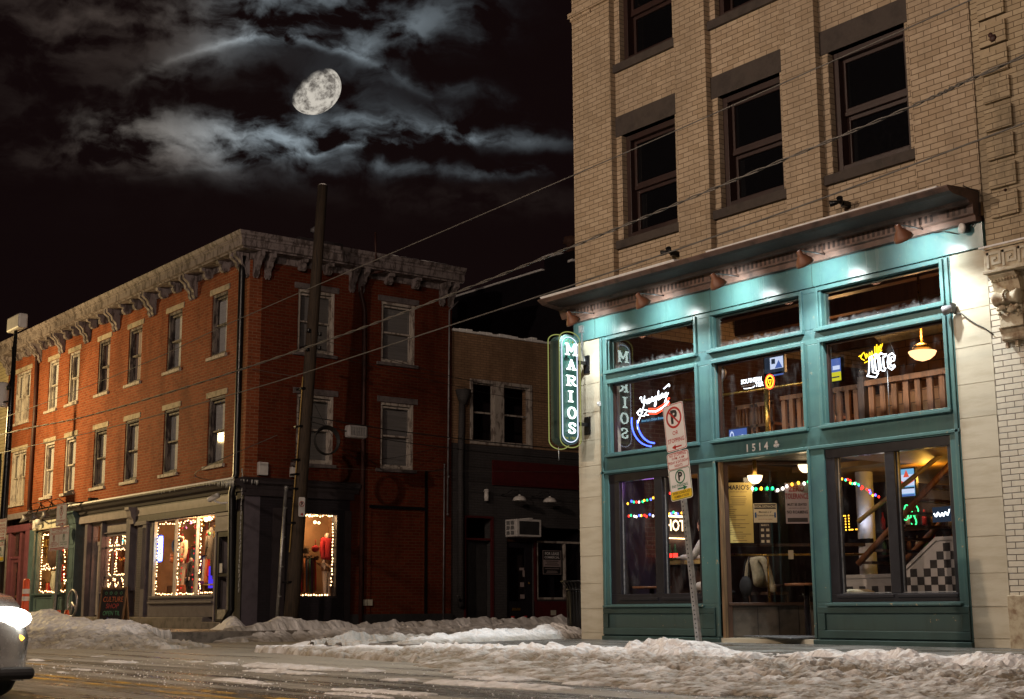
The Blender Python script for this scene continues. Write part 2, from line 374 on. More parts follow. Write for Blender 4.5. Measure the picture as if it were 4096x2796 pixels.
def snowmat(name, dirtamt):
    m, t, out = newmat(name)
    a = t.node('ShaderNodeAttribute', attribute_name='dirt'); p = t.pos()
    n = t.noise(p, 7, 6, .7); n2 = t.noise(p, 60, 4, .7); n3 = t.noise(p, 2.2, 4, .6)
    f = (Ex(t, a.outputs['Fac'])+(n-.5)*.9+(n3-.5)*.5).clamp()
    c = t.mix(f*dirtamt, (.86, .86, .88), (.26, .225, .175))
    c = t.mix(t.smooth(n2, .56, .70, 0, .75)*f, c, (.07, .055, .04))
    b = bsdf(t, out, c, .6, 0, .4, n*.7+n2*.5, .55, .03)
    b.inputs['Subsurface Weight'].default_value = .0
    return m
snowmat('snow', 1.0)
def roadmat():
    m, t, out = newmat('asphalt')
    x, y, z = t.sep(t.pos())
    # slush smeared along the direction of travel, wet wheel tracks between
    wv = (t.noise(t.xyz(x*.18, y*.6, 0.0), 1.0, 3)-.5)*.55
    s1 = t.noise(t.xyz(x*.10, (y+wv)*2.4, 0.0), 1.0, 6, .62); s2 = t.noise(t.xyz(x*.55, (y+wv)*9, 2.0), 1.0, 5, .7)
    g = t.noise(t.pos(), 85, 5, .75); g2 = t.noise(t.pos(), 22, 4, .7); w = t.noise(t.xyz(x*.22, y*.55, 3.0), 1.0, 4, .6)
    near = t.smooth(y+(w-.5)*3, 4.5, 9.0, 0.0, .16)
    sl = t.smooth(s1*.70+s2*.30+(g2-.5)*.25+near, .49, .66)
    grain = t.smooth(g*.7+g2*.3, .44, .66)
    base = t.mix(grain, (.026, .024, .019), (.20, .18, .14))
    c = t.mix(sl*.8, base, t.mix(g2, (.30, .265, .21), (.62, .58, .51)))
    c = t.mix(t.smooth(g*.6+s2*.4, .60, .70)*.8, c, (.70, .68, .64))
    wet = t.smooth(w*.5+s1*.5, .42, .58, 1.0, 0.0)
    rough = wet*-.36+.50+sl*.3
    bsdf(t, out, c, rough, 0, .5, g*.9+g2*.7+s2*.4+sl*1.0, .9, .018)
roadmat()
def pavemat(name, base, ice):
    m, t, out = newmat(name); x, y, z = t.sep(t.pos())
    n = t.noise(t.xyz(x*.6, y*2.6, z), 1.7, 7, .68); g = t.noise(t.pos(), 45, 4, .7); w = t.noise(t.pos(), 1.1, 4)
    f = t.smooth(n*.75+g*.3, .50, .68)
    c = t.mix(f*ice, t.mix(g, tuple(q*.6 for q in base), base), (.60, .60, .60))
    bsdf(t, out, c, t.smooth(w, .35, .65, .5, .16), 0, .5, g+f*.8, .5, .012)
pavemat('icy_pavement', (.12, .11, .095), .55); pavemat('wet_pavement', (.085, .07, .062), .45)
plain('bare_ground', (.05, .045, .04), .9, var=.5, scale=.5)
def marking():
    m, t, out = newmat('yellow_marking'); x, y, z = t.sep(t.pos())
    n = t.noise(t.xyz(x*.8, y*4, 0.0), 2.2, 7, .75); g = t.noise(t.pos(), 60, 4, .7)
    b = t.node('ShaderNodeBsdfPrincipled'); b.inputs['Base Color'].default_value = (.52, .30, .03, 1); b.inputs['Roughness'].default_value = .5
    tr = t.node('ShaderNodeBsdfTransparent'); mx = t.node('ShaderNodeMixShader')
    t.set(mx.inputs[0], t.smooth(n*.75+g*.35, .50, .62)); t.nt.links.new(tr.outputs[0], mx.inputs[1]); t.nt.links.new(b.outputs[0], mx.inputs[2]); t.nt.links.new(mx.outputs[0], out.inputs[0])
marking()

# ------------------------------------------------------------------ camera
YAW, PITCH, ROLL, H = R(52.48), R(10.519), R(-.3146), .45
fv = Vector((-math.sin(YAW)*math.cos(PITCH), math.cos(YAW)*math.cos(PITCH), math.sin(PITCH)))
rv = Vector((math.cos(YAW), math.sin(YAW), 0)); uv = rv.cross(fv)
r2 = rv*math.cos(ROLL)+uv*math.sin(ROLL); u2 = -rv*math.sin(ROLL)+uv*math.cos(ROLL)
cam = D.cameras.new('camera'); cam.sensor_width = 36; cam.lens = 36*5577.3/4096; cam.clip_end = 3000; cam.clip_start = .05
co = D.objects.new('camera', cam); COL.objects.link(co); co.location = (0, 0, H)
co.rotation_euler = Matrix((r2, u2, -fv)).transposed().to_euler()
SC.camera = co

# ------------------------------------------------------------------ night sky, moon, moonlight
MD = Vector((-.8160, .4548, .3568)).normalized()            # direction of the moon
MRV = MD.cross(Vector((0, 0, 1))).normalized(); MUV = MRV.cross(MD)
def sky():
    w = D.worlds.new('World'); SC.world = w; w.use_nodes = True; nt = w.node_tree; nt.nodes.clear(); t = NT(nt)
    out = t.node('ShaderNodeOutputWorld')
    st = t.node('ShaderNodeTexSky', sky_type='NISHITA'); st.sun_disc = False
    st.sun_elevation = math.asin(MD.z); st.sun_rotation = math.atan2(MD.x, MD.y)
    bg0 = t.node('ShaderNodeBackground'); bg0.inputs[1].default_value = .00004; nt.links.new(st.outputs[0], bg0.inputs[0])
    d = t.node('ShaderNodeTexCoord').outputs['Generated']
    dm = t.dot(d, tuple(MD)).max(.05)
    K = 5632
    x0 = t.dot(d, tuple(MRV))/dm*K+1265; y0 = 362-t.dot(d, tuple(MUV))/dm*K
    v0 = t.xyz(x0*.001, y0*.001, 0.0)
    n1 = t.noise(v0, 3.0, 5, .52, '2D'); n2 = t.noise(t.xyz(x0*.001+7, y0*.001+3, 0.0), 3.0, 5, .52, '2D')
    x = x0+(n1-.5)*260; y = y0+(n2-.5)*150
    fb = t.noise(t.xyz(x*.001, y*.0020, 0.0), 3.0, 5, .52, '2D'); fine = t.noise(t.xyz(x*.001+3, y*.0016, 0.0), 9.0, 5, .55, '2D')
    def G(cx, cy, lx, ly, rot=0.0):
        c, s = math.cos(rot), math.sin(rot)
        a = ((x-cx)*c+(y-cy)*s)/lx; b = ((y-cy)*c-(x-cx)*s)/ly
        return (0-(a*a+b*b)).exp()
    def ridge(cx, b, c2, cy, w, lx, up):                    # thin bright rim along a curve, soft above, sharp below
        q = x0-cx+(n1-.5)*70; e = y0-(q*b+q*q*c2+cy)+(fine-.5)*46+(n2-.5)*60
        soft = (0-(e/up)*(e/up)).exp()*t.smooth(e, -4.0, 10.0, 1.0, 0.0)
        rim = (0-(e/w)*(e/w)).exp()
        win = (0-(q/lx)*(q/lx)).exp()
        return soft*win, rim*win
    tex = t.smooth(fb*.7+fine*.3, .36, .68)
    tex2 = t.smooth(fb*.72+fine*.28, .40, .66)
    sA, rA = ridge(1130, .0, .00058, 182, 17, 330, 95)      # arch over the moon
    sB, rB = ridge(1450, -.13, .00006, 585, 13, 420, 120)   # long edge under the moon
    cl = G(1180, 70, 430, 100, -.05)*.13*tex2+G(1230, 16, 230, 26, -.05)*.20*tex2+G(1640, 110, 230, 80, -.25)*.15*tex2
    cl = cl+sA*.13*tex2+rA*.26*tex2+G(880, 250, 260, 60, -.35)*.07*tex2+G(1440, 215, 60, 45, .5)*.12*tex2
    cl = cl+G(1050, 560, 380, 80, .02)*.40*tex2+G(1750, 505, 420, 34, .04)*.16*tex2+sB*.12*tex2+rB*.30*tex2
    cl = cl+G(1560, 645, 170, 26, -.03)*.09*tex+G(1950, 655, 260, 22, -.05)*.09*tex2+G(1720, 330, 260, 26, .06)*.05*tex
    cl = (cl+G(1330, 400, 200, 120)*.040*tex2)*.88+G(640, 600, 260, 80, .2)*.07*tex2
    brown = G(250, 250, 620, 330, .15)*.014*tex+G(500, 120, 460, 130)*.030*tex+G(620, 650, 500, 60)*.035*tex2+G(1900, 760, 500, 60)*.010*tex2
    colc = t.mix(t.smooth(x0, 500.0, 1150.0), (.95, .86, .76), (.80, .97, 1.08))
    c1 = t.mix(1.0, colc, t.node('ShaderNodeCombineColor').outputs[0], 'MULTIPLY') if False else colc
    sc = t.node('ShaderNodeVectorMath', operation='SCALE'); nt.links.new(c1, sc.inputs[0]); t.set(sc.inputs['Scale'], cl)
    sb = t.node('ShaderNodeVectorMath', operation='SCALE'); sb.inputs[0].default_value = (1.0, .78, .66); t.set(sb.inputs['Scale'], brown)
    ad = t.node('ShaderNodeVectorMath', operation='ADD'); nt.links.new(sc.outputs[0], ad.inputs[0]); nt.links.new(sb.outputs[0], ad.inputs[1])
    ad2 = t.node('ShaderNodeVectorMath', operation='ADD'); nt.links.new(ad.outputs[0], ad2.inputs[0]); ad2.inputs[1].default_value = (.0042, .0016, .0018)
    bg = t.node('ShaderNodeBackground'); nt.links.new(ad2.outputs[0], bg.inputs[0])
    sh = t.node('ShaderNodeAddShader'); nt.links.new(bg0.outputs[0], sh.inputs[0]); nt.links.new(bg.outputs[0], sh.inputs[1]); nt.links.new(sh.outputs[0], out.inputs[0])
sky()
def moon():
    m, t, out = newmat('moon_surface')
    g = t.node('ShaderNodeTexCoord'); p = g.outputs['Object']
    n = t.noise(p, .32, 5, .62); n2 = t.noise(p, .9, 5, .6)
    f = t.smooth(n*.65+n2*.35, .38, .60)
    nrm = t.node('ShaderNodeNewGeometry').outputs['Normal']
    L = (MRV*.60-MUV*.62-MD*.52).normalized()
    lit = t.smooth(t.dot(nrm, tuple(L))+(n-.5)*.35, -.16, .26, .0, 1.0)
    c = t.mix(f, (.13, .115, .10), (.60, .555, .48))
    e = t.node('ShaderNodeEmission'); t.nt.links.new(c, e.inputs[0]); e.inputs[1].default_value = 1.0
    tr = t.node('ShaderNodeBsdfTransparent'); mx = t.node('ShaderNodeMixShader'); t.set(mx.inputs[0], lit*(1-Ex(t, t.node('ShaderNodeNewGeometry').outputs['Backfacing'])))
    t.nt.links.new(tr.outputs[0], mx.inputs[1]); t.nt.links.new(e.outputs[0], mx.inputs[2]); t.nt.links.new(mx.outputs[0], out.inputs[0]); m.cycles.emission_sampling = 'NONE'
    mb = MB(); mb.ball((0, 0, 0), 6.9, 48, 32)
    o = mb.build('moon', m); o.location = Vector((0, 0, H))+MD*420
    # egg-shaped through the thin cloud: squeezed across its lit edge
    ax = (MRV*.76+MUV*.65).normalized(); bx = (-MRV*.65+MUV*.76).normalized()
    rot = Matrix((ax, bx, ax.cross(bx))).transposed()
    o.rotation_euler = rot.to_euler(); o.scale = (1.16, .98, .95)
    tag(o, 'pale gibbous moon shining between torn clouds above the rooftops', 'moon')
moon()
sun = D.lights.new('moonlight', 'SUN'); sun.energy = .02; sun.angle = R(.5); sun.color = (.8, .9, 1)
so = D.objects.new('moonlight', sun); COL.objects.link(so); so.rotation_euler = MD.to_track_quat('Z', 'Y').to_euler(); so.location = (0, 0, 30)
def lamp(name, loc, energy, col, size=.1, spot=None, aim=None, parent=None, blend=.6):
    l = D.lights.new(name, 'SPOT' if spot else 'POINT'); l.energy = energy; l.color = col; l.shadow_soft_size = size
    o = D.objects.new(name, l); COL.objects.link(o); o.location = loc
    if spot:
        l.spot_size = R(spot); l.spot_blend = blend; o.rotation_euler = (-Vector(aim)).to_track_quat('Z', 'Y').to_euler()
    return o
# ------------------------------------------------------------------ ground
def sheet(name, x0, x1, y0, y1, z, mat, label, nx=1, ny=1):
    mb = MB(); mb.face([(x0, y0, z), (x1, y0, z), (x1, y1, z), (x0, y1, z)])
    return tag(mb.build(name, mat), label, kind='structure')
sheet('ground', -900, 900, -900, 900, -.32, 'bare_ground', 'dark ground reaching to the horizon')
sheet('road', -120, 60, -1.0, 10.0, -.15, 'asphalt', 'wet main street asphalt smeared with slush')
sheet('side_road', -24.7, -17.7, 10.0, 90, -.15, 'asphalt', 'narrow wet side street between the two corner buildings')
def slab(name, x0, x1, y0, y1, z1, mat, label):
    mb = MB(); mb.box(x0, x1, y0, y1, -.3, z1)
    return tag(mb.build(name, mat), label, kind='structure')
slab('pavement', -17.55, 60, 10.15, 13.6, 0.0, 'icy_pavement', 'icy grey pavement in front of the green bar')
slab('pavement', -17.55, -15.9, 13.6, 60, 0.0, 'icy_pavement', 'narrow pavement beside the bar along the side street')
slab('pavement', -120, -24.85, 10.15, 13.6, .05, 'wet_pavement', 'wet pavement in front of the brick shops')
slab('pavement', -26.95, -24.85, 13.6, 60, .05, 'wet_pavement', 'dark pavement along the side of the brick building')
slab('pavement', -120, 60, -5, -1.0, -.02, 'wet_pavement', 'near pavement on the camera side of the street')
def kerb(x0, x1, y0, y1, z, label):
    mb = MB(); mb.box(x0, x1, y0, y1, -.3, z); return tag(mb.build('kerb', 'stone_kerb', bevel=.02), label, kind='structure')
kerb(-17.7, 60, 10.0, 10.146, .004, 'stone kerb of the pavement in front of the bar')
kerb(-17.7, -17.554, 10.15, 60, .004, 'stone kerb beside the bar')
kerb(-120, -24.7, 10.0, 10.146, .054, 'stone kerb in front of the brick shops')
kerb(-24.846, -24.7, 10.15, 60, .054, 'stone kerb along the brick building side')
for y, lb_ in ((4.46, 'nearer'), (4.72, 'farther')):
    sheet('road_marking', -14.5, 20, y-.055, y+.055, -.146, 'yellow_marking', lb_+' of the two worn yellow centre lines on the wet road')
sheet('road_marking', -30, -15.2, 5.55, 5.66, -.146, 'yellow_marking', 'broken scrap of old yellow paint on the road')

# ------------------------------------------------------------------ snow
def hash2(ix, iy, seed):
    n = (ix*374761393+iy*668265263+seed*974711) & 0x7fffffff
    n = ((n ^ (n >> 13))*1274126177) & 0x7fffffff
    return ((n ^ (n >> 16)) & 0xffff)/65535.0
def vnoise(x, y, seed=0):
    ix = np.floor(x).astype(np.int64); iy = np.floor(y).astype(np.int64); fx = x-ix; fy = y-iy
    fx = fx*fx*(3-2*fx); fy = fy*fy*(3-2*fy)
    a = hash2(ix, iy, seed); b = hash2(ix+1, iy, seed); c = hash2(ix, iy+1, seed); d = hash2(ix+1, iy+1, seed)
    return a+(b-a)*fx+(c-a)*fy+(a-b-c+d)*fx*fy
def fbm(x, y, oct=5, seed=0, gain=.55):
    s = 0; a = 1; tot = 0
    for i in range(oct):
        s = s+a*vnoise(x*2**i, y*2**i, seed+i); tot += a; a *= gain
    return s/tot
def lumps(x, y, cell, seed):                                # rounded clods
    best = np.zeros_like(x); gx = np.floor(x/cell).astype(np.int64); gy = np.floor(y/cell).astype(np.int64)
    for dx in (-1, 0, 1):
        for dy in (-1, 0, 1):
            cx = gx+dx; cy = gy+dy
            px = (cx+hash2(cx, cy, seed))*cell; py = (cy+hash2(cx, cy, seed+1))*cell; r = cell*(.25+.55*hash2(cx, cy, seed+2))
            d = np.sqrt((x-px)**2+(y-py)**2)/r
            best = np.maximum(best, np.sqrt(np.clip(1-d*d, 0, 1))*r/cell)
    return best
def seg_ridge(x, y, pts):                                   # ridge along points (x, y, height, half width): max of soft segments
    out = np.zeros_like(x)
    for (x0, y0, h0, w0), (x1, y1, h1, w1) in zip(pts, pts[1:]):
        dx, dy = x1-x0, y1-y0
        t = np.clip(((x-x0)*dx+(y-y0)*dy)/(dx*dx+dy*dy), 0, 1)
        d = np.hypot(x-(x0+t*dx), y-(y0+t*dy)); w = w0+(w1-w0)*t
        out = np.maximum(out, (h0+(h1-h0)*t)*np.exp(-(d/w)**2))
    return out
def snowfield(label, x0, x1, y0, y1, res, hf, base, stuff='snow_bank'):
    nx = int((x1-x0)/res)+1; ny = int((y1-y0)/res)+1
    X, Y = np.meshgrid(np.linspace(x0, x1, nx), np.linspace(y0, y1, ny))
    h, dirt, mask = hf(X, Y)
    jx, jy = hash2(np.arange(nx)[None, :]+0*np.arange(ny)[:, None], np.arange(ny)[:, None]+0*np.arange(nx)[None, :], 5), hash2(np.arange(nx)[None, :]+0*np.arange(ny)[:, None], np.arange(ny)[:, None]+0*np.arange(nx)[None, :], 6)
    z = base(X, Y)+h+(jx-.5)*res*.22
    X = X+(jx-.5)*res*.6; Y = Y+(jy-.5)*res*.6
    keep = (h > .006) & (mask > 0)
    idx = np.arange(nx*ny).reshape(ny, nx)
    k = keep[:-1, :-1] | keep[1:, :-1] | keep[:-1, 1:] | keep[1:, 1:]
    q = np.stack([idx[:-1, :-1][k], idx[:-1, 1:][k], idx[1:, 1:][k], idx[1:, :-1][k]], 1)
    z = np.where(keep, z, base(X, Y)-.02)
    used = np.unique(q); rem = -np.ones(nx*ny, np.int64); rem[used] = np.arange(len(used)); q = rem[q]
    co_ = np.stack([X.ravel()[used], Y.ravel()[used], z.ravel()[used]], 1).astype(np.float32)
    me = D.meshes.new(stuff); me.vertices.add(len(co_)); me.vertices.foreach_set('co', co_.ravel())
    me.loops.add(q.size); me.loops.foreach_set('vertex_index', q.ravel().astype(np.int32))
    me.polygons.add(len(q)); me.polygons.foreach_set('loop_start', np.arange(0, q.size, 4, dtype=np.int32)); me.polygons.foreach_set('loop_total', np.full(len(q), 4, np.int32))
    me.update(calc_edges=True)
    at = me.attributes.new('dirt', 'FLOAT', 'POINT'); at.data.foreach_set('value', dirt.ravel()[used].astype(np.float32))
    me.polygons.foreach_set('use_smooth', np.zeros(len(q), bool)); me.materials.append(M('snow'))
    o = D.objects.new(stuff, me); COL.objects.link(o)
    return tag(o, label, kind='stuff')
def ss(x, a, b):
    t = np.clip((x-a)/(b-a), 0, 1); return t*t*(3-2*t)
ZR = -.15
def base_near(X, Y): return ZR+(.15)*ss(Y, 9.97, 10.03)*((X > -17.6)*1.0)
def pyr(x, y, cell, seed):                                  # angular chunks
    best = np.zeros_like(x); gx = np.floor(x/cell).astype(np.int64); gy = np.floor(y/cell).astype(np.int64)
    for dx in (-1, 0, 1):
        for dy in (-1, 0, 1):
            cx = gx+dx; cy = gy+dy
            px = (cx+hash2(cx, cy, seed))*cell; py = (cy+hash2(cx, cy, seed+1))*cell; r = cell*(.2+.6*hash2(cx, cy, seed+2)); a = hash2(cx, cy, seed+4)*6.28
            u = np.abs((x-px)*np.cos(a)+(y-py)*np.sin(a)); v = np.abs((y-py)*np.cos(a)-(x-px)*np.sin(a))*(.7+.8*hash2(cx, cy, seed+5))
            best = np.maximum(best, np.minimum(np.clip(1.25-np.maximum(u, v)/r*1.25, 0, 1), .75)*r/cell)
    return best
def clods(X, Y, s, seed):                                   # crumbly ploughed snow, crusts and broken chunks
    k = 1-np.abs(2*fbm(X*3.2/s, Y*3.2/s, 6, seed+9, .62)-1)
    return (k-.72)*.16*s+pyr(X, Y, .10*s, seed)*.045*s+pyr(X+5, Y+2, .21*s, seed+3)*.085*s-.022*s
CRX = [-19, -17.4, -15.5, -13.5, -12.76, -12.5, -12.16, -11.9, -11.4, -11.16, -10.9, -10.77, -10.6, -10.3, -10.1, -9.99, -9.93, -9.7, -9.38, -8.95, -8.73, -8.54, -8.36, -8.23, -8, -7.9, -7.67, -7.27, -6.47, -5.5, -4.5, -3, -1]
CRZ = [-.08, -.06, -.02, -.01, .0, .018, .005, -.01, .015, -.02, -.005, .05, .075, .095, .10, .08, .035, .015, -.05, -.005, .03, .055, .02, .05, .065, .035, .03, .02, .025, .05, .03, .05, .03]
def near_bank(X, Y):                                        # berm along the bar's kerb with slush spilling to the road
    n = fbm(X*.9, Y*.9, 4, 3); n2 = fbm(X*6, Y*6, 4, 11); w = (fbm(X*1.7, 0*Y, 3, 77)-.5)*.3
    crest = np.interp(X, CRX, CRZ)
    edge = np.interp(X, [-19, -16.5, -13.7, -10.5, -8.3, -5, 0], [9.6, 9.4, 8.9, 7.85, 7.25, 6.9, 6.6])+(n-.5)*1.1
    t = np.clip((Y-edge)/(9.55-edge), 0, 1)
    road = ZR+.095*t**.7
    z = road+(crest-road)*ss(Y, 9.45+w*.5, 9.85)
    z = np.where(Y > 10.05, crest*(1-ss(Y, 10.15, 10.55+w))+.0*Y, z)
    cl = clods(X, Y, 1.0, 5)
    amp = (.35+.55*ss(Y, edge+.3, 9.2))*(1-.6*ss(Y, 9.75, 10.0))*(1-.5*ss(Y, 10.1, 10.4))
    hole = np.maximum(np.exp(-((X+8.55)/.36)**4-((Y-9.86)/.17)**4), np.exp(-((X+7.95)/.12)**4-((Y-9.86)/.12)**4))
    z = z+(cl+.018)*amp-.35*hole
    m = ss(Y, edge, edge+.35)*(1-ss(Y, 10.5+w, 10.75+w))*ss(X, -19.0, -17.6)
    h = np.where(m > .02, z-base_near(X, Y)-.02*(1-m), -1)
    dirt = 1.0-1.1*ss(Y, 9.35, 9.85)-1.6*np.clip(cl, -.03, .08)*4+(n2-.5)*.9+.9*hole
    return h, dirt, m
snowfield('long ridge of ploughed snow and dirty slush along the kerb before the bar', -19.0, -1.5, 6.4, 10.95, .022, near_bank, base_near)
def base_side(X, Y): return ZR+.15*ss(X, -17.62, -17.55)
def corner_bank(X, Y):
    n = fbm(X*1.6, Y*1.6, 4, 21); n2 = fbm(X*5, Y*5, 3, 31)
    r = seg_ridge(X, Y, [(-15.45, 10.15, .03, .2), (-15.65, 10.35, .06, .28), (-16.02, 11.06, .09, .32), (-16.2, 11.46, .085, .34), (-16.44, 12.04, .135, .36), (-16.76, 12.95, .125, .36), (-16.93, 13.53, .135, .34), (-17.05, 13.9, .21, .30), (-17.13, 14.4, .10, .25)])
    sl = seg_ridge(X, Y, [(-16.6, 9.8, .10, .4), (-17.8, 10.9, .10, .4), (-18.0, 13, .12, .4), (-18.1, 22, .12, .4)])
    cl = clods(X, Y, 1.1, 15)
    h = np.maximum(r*(.75+.5*n), sl*(X < -17.4)*(.5+n))+(cl+.02)*.6*((r+sl) > .03)-.018
    return h, .05+.75*(1-ss(r, .02, .08))+(n2-.5)*.35-np.clip(cl, -.03, .05)*3, np.ones_like(X)
snowfield('bright white mound of shovelled snow heaped at the bar corner', -19.6, -15.2, 9.6, 22, .035, corner_bank, base_side)
def base_left(X, Y): return ZR+.2*ss(Y, 9.95, 10.05)*(X < -24.7)
def left_bank(X, Y):
    n = fbm(X*.9, Y*.9, 4, 41); n2 = fbm(X*3.5, Y*3.5, 4, 51)
    cz = np.interp(X, [-44, -33, -30.5, -29.8, -28.9, -28.2, -27.8, -27.1, -26.8, -26.3, -25.8, -25.3, -24.8, -24.5, -23.9, -23.5, -22.5, -21.3], [.42, .40, .34, .385, .44, .34, .29, .31, .235, .19, .24, .255, .175, .13, .12, .0, -.07, -.15])
    yc = np.interp(X, [-44, -24.7, -21], [10.15, 10.1, 9.2])
    edge = np.interp(X, [-44, -30, -26, -23.5, -22.4, -21], [7.6, 7.6, 7.7, 7.7, 8.3, 9.0])+(n-.5)*.9
    t = np.clip((Y-edge)/(yc-.55-edge), 0, 1)
    road = ZR+.16*t**.8*(1-ss(X, -23.5, -21.2))
    z = road+(cz-road)*ss(Y, yc-.75, yc-.05)
    z = np.where(Y > yc, cz+(base_left(X, Y)-cz)*ss(Y, yc+.1, yc+.75), z)
    cl = clods(X, Y, 1.5, 25)
    m = ss(Y, edge, edge+.4)*(1-ss(Y, yc+.7, yc+.9))*(1-ss(X, -21.6, -20.9))
    h = np.where(m > .02, z+(cl+.02)*(.75-.35*ss(z, .05, .3))-base_left(X, Y)-.02*(1-m), -1)
    return h, 1.0-ss(z, -.05, .15)*.95+(n2-.5)*.5-np.clip(cl, -.03, .08)*3, m
snowfield('grubby snow ridge along the kerb in front of the brick shops', -44, -20.5, 6.8, 11.2, .04, left_bank, base_left)
def base_lside(X, Y): return ZR+.2*(1-ss(X, -24.85, -24.7))
def lside_bank(X, Y):
    n = fbm(X*1.2, Y*1.2, 4, 61); n2 = fbm(X*4, Y*4, 4, 71)
    r = seg_ridge(X, Y, [(-24.6, 12.0, .05, .4), (-24.7, 12.84, .15, .4), (-24.8, 13.2, .24, .36), (-25.1, 13.5, .27, .32), (-24.75, 13.8, .19, .4), (-24.55, 14.75, .22, .5), (-24.5, 16.5, .24, .55), (-24.5, 18.2, .26, .6), (-24.6, 23, .24, .7), (-25, 34, .24, .8)])
    cl = clods(X, Y, 1.5, 35)
    h = r*(.78+.4*n)+(cl+.02)*.55*(r > .04)-.03
    return h, .35+.5*(1-ss(r, .05, .2))+(n2-.5)*.4-np.clip(cl, -.03, .08)*3, np.ones_like(X)
snowfield('snow heap round the leaning pole and along the side street kerb', -26.3, -22.8, 11.2, 34, .06, lside_bank, base_lside)
def drift(X, Y):
    n = fbm(X*2, Y*2, 4, 81)
    return np.exp(-((X+27.0)/.42)**2-((Y-13.32)/.22)**2)*.26*(.5+n)-.02, .1+0*X, np.ones_like(X)
snowfield('small white drift below the corner downspout', -28.2, -26.2, 12.6, 13.9, .035, drift, lambda X, Y: 0*X+.05)
mb = MB(); rng = random.Random(3)                           # loose crumbs of frozen slush
for i in range(1500):
    x = rng.uniform(-17, -2.5); y = rng.choice((4.95, 5.35, 5.6, 6.15, 6.9, 7.6))+rng.gauss(0, .13)+.02*(x+9)
    if rng.random() < .15: y = rng.uniform(4.9, 8.5)
    s = rng.choice((.003, .004, .006, .010))*rng.uniform(.6, 1.3)
    vs = [(x+s*rng.uniform(.6, 1.3)*a, y+s*rng.uniform(.6, 1.3)*b, ZR+s*(.7+c)*rng.uniform(.5, .9)) for a, b, c in ((1,0,0),(-1,0,0),(0,1,0),(0,-1,0),(0,0,1),(0,0,-1))]
    mb.add(vs, [(0,2,4),(2,1,4),(1,3,4),(3,0,4),(2,0,5),(1,2,5),(3,1,5),(0,3,5)])
tag(mb.build('slush', 'snow'), 'scattered crumbs of frozen slush on the road', kind='stuff')
def tracks(X, Y):                                           # low slush ridges squeezed up between the wheel tracks
    h = np.zeros_like(X); w = (fbm(X*.35, 0*X, 3, 90)-.5)*.35
    for yc, wd, hh, sd in ((5.25, .05, .016, 1), (5.62, .10, .020, 2), (6.25, .07, .018, 3), (6.75, .16, .026, 4), (7.45, .20, .030, 5)):
        a = fbm(X*.8, Y*.3, 4, 91+sd)
        h = np.maximum(h, hh*np.exp(-((Y-yc-w-.02*(X+9))/wd)**2)*ss(a, .50, .70))
    cl = clods(X, Y, .45, 97)
    h = h*(.6+18*np.clip(cl+.02, 0, .06))-.004
    return h, .45+.4*(fbm(X*6, Y*6, 3, 99)-.5), np.ones_like(X)
snowfield('thin ridges of slush left between wheel tracks on the road', -19, -3, 4.8, 8.2, .024, tracks, lambda X, Y: 0*X+ZR, 'slush')
# ------------------------------------------------------------------ the bar building
bar = thing('corner_bar', 'cream brick building with a bright green bar front and three rows of windows', 'building', (-12.4, 13.5, 0))
PIL = [(-15.97, -15.08), (-13.69, -13.07), (-11.69, -11.11), (-9.68, -8.83)]
BAY = [(-15.08, -13.69), (-13.07, -11.69), (-11.11, -9.68)]
OPN = [(-14.96, -13.81), (-12.95, -11.81), (-10.99, -9.80)]
ROW = [(5.86, 7.47), (8.64, 10.25)]
mb = MB(FR)
for a, b in PIL: mb.box(a, b, -.5, 0, 4.95, 11.6)
for (a, b), (p, q) in zip(BAY, OPN):
    wall(mb, a, b, 4.95, 11.6, -.5, -.1, [(p, q, ROW[0][0]-.02, ROW[0][1]), (p, q, ROW[1][0]-.02, ROW[1][1])])
mb.box(-15.97, -15.6, -9.5, -.5, 4.6, 11.6)                  # return wall on the side street
mb.box(-15.94, -15.72, -9.5, -.5, -.1, 4.6)
mb.build('wall', 'cream_brick', bar)
mb = MB(FR); mb.box(-15.99, -15.5, -.45, .02, 9.62, 9.68).box(-16.02, -15.05, -.45, .05, 9.68, 9.76); mb.build('string_course', 'cream_brick', bar)
mb = MB(FR); mb.box(-15.6, -8.83, -9.5, -9.2, 0, 11.6).box(-9.0, -8.83, -9.2, -.5, 0, 11.6).box(-15.6, -9, -9.2, -.5, 5.15, 5.3).box(-15.6, -9, -9.2, -.6, 11.4, 11.6)
mb.build('inner_shell', 'void', bar)
for i, (a, b) in enumerate(OPN):
    for z0, z1 in ROW:
        w = MB(FR); ring(w, a, b, z0, z1, .09, -.34, -.19); w.box(a+.09, b-.09, -.36, -.26, (z0+z1)/2-.05, (z0+z1)/2+.01)
        wo = w.build('window', 'brown_sash', bar, .006)
        s = MB(FR); ring(s, a+.09, b-.09, z0+.09, (z0+z1)/2-.05, .055, -.37, -.31); ring(s, a+.09, b-.09, (z0+z1)/2, z1-.09, .05, -.335, -.27); s.build('sash', 'brown_sash', wo, .005)
        g = MB(FR); g.face([(a+.1, -.345, z0+.1), (b-.1, -.345, z0+.1), (b-.1, -.345, (z0+z1)/2), (a+.1, -.345, (z0+z1)/2)])
        g.face([(a+.1, -.30, (z0+z1)/2), (b-.1, -.30, (z0+z1)/2), (b-.1, -.30, z1-.1), (a+.1, -.30, z1-.1)]); g.build('pane', 'black_glass', wo)
        l = MB(FR); l.box(BAY[i][0]+.002, BAY[i][1]-.002, -.3, -.085, z1, z1+.32); l.build('lintel', 'brownstone', wo)
        l = MB(FR); l.box(BAY[i][0]+.002, BAY[i][1]-.002, -.4, -.045, z0-.15, z0-.02); l.build('sill', 'brownstone', wo, .008)
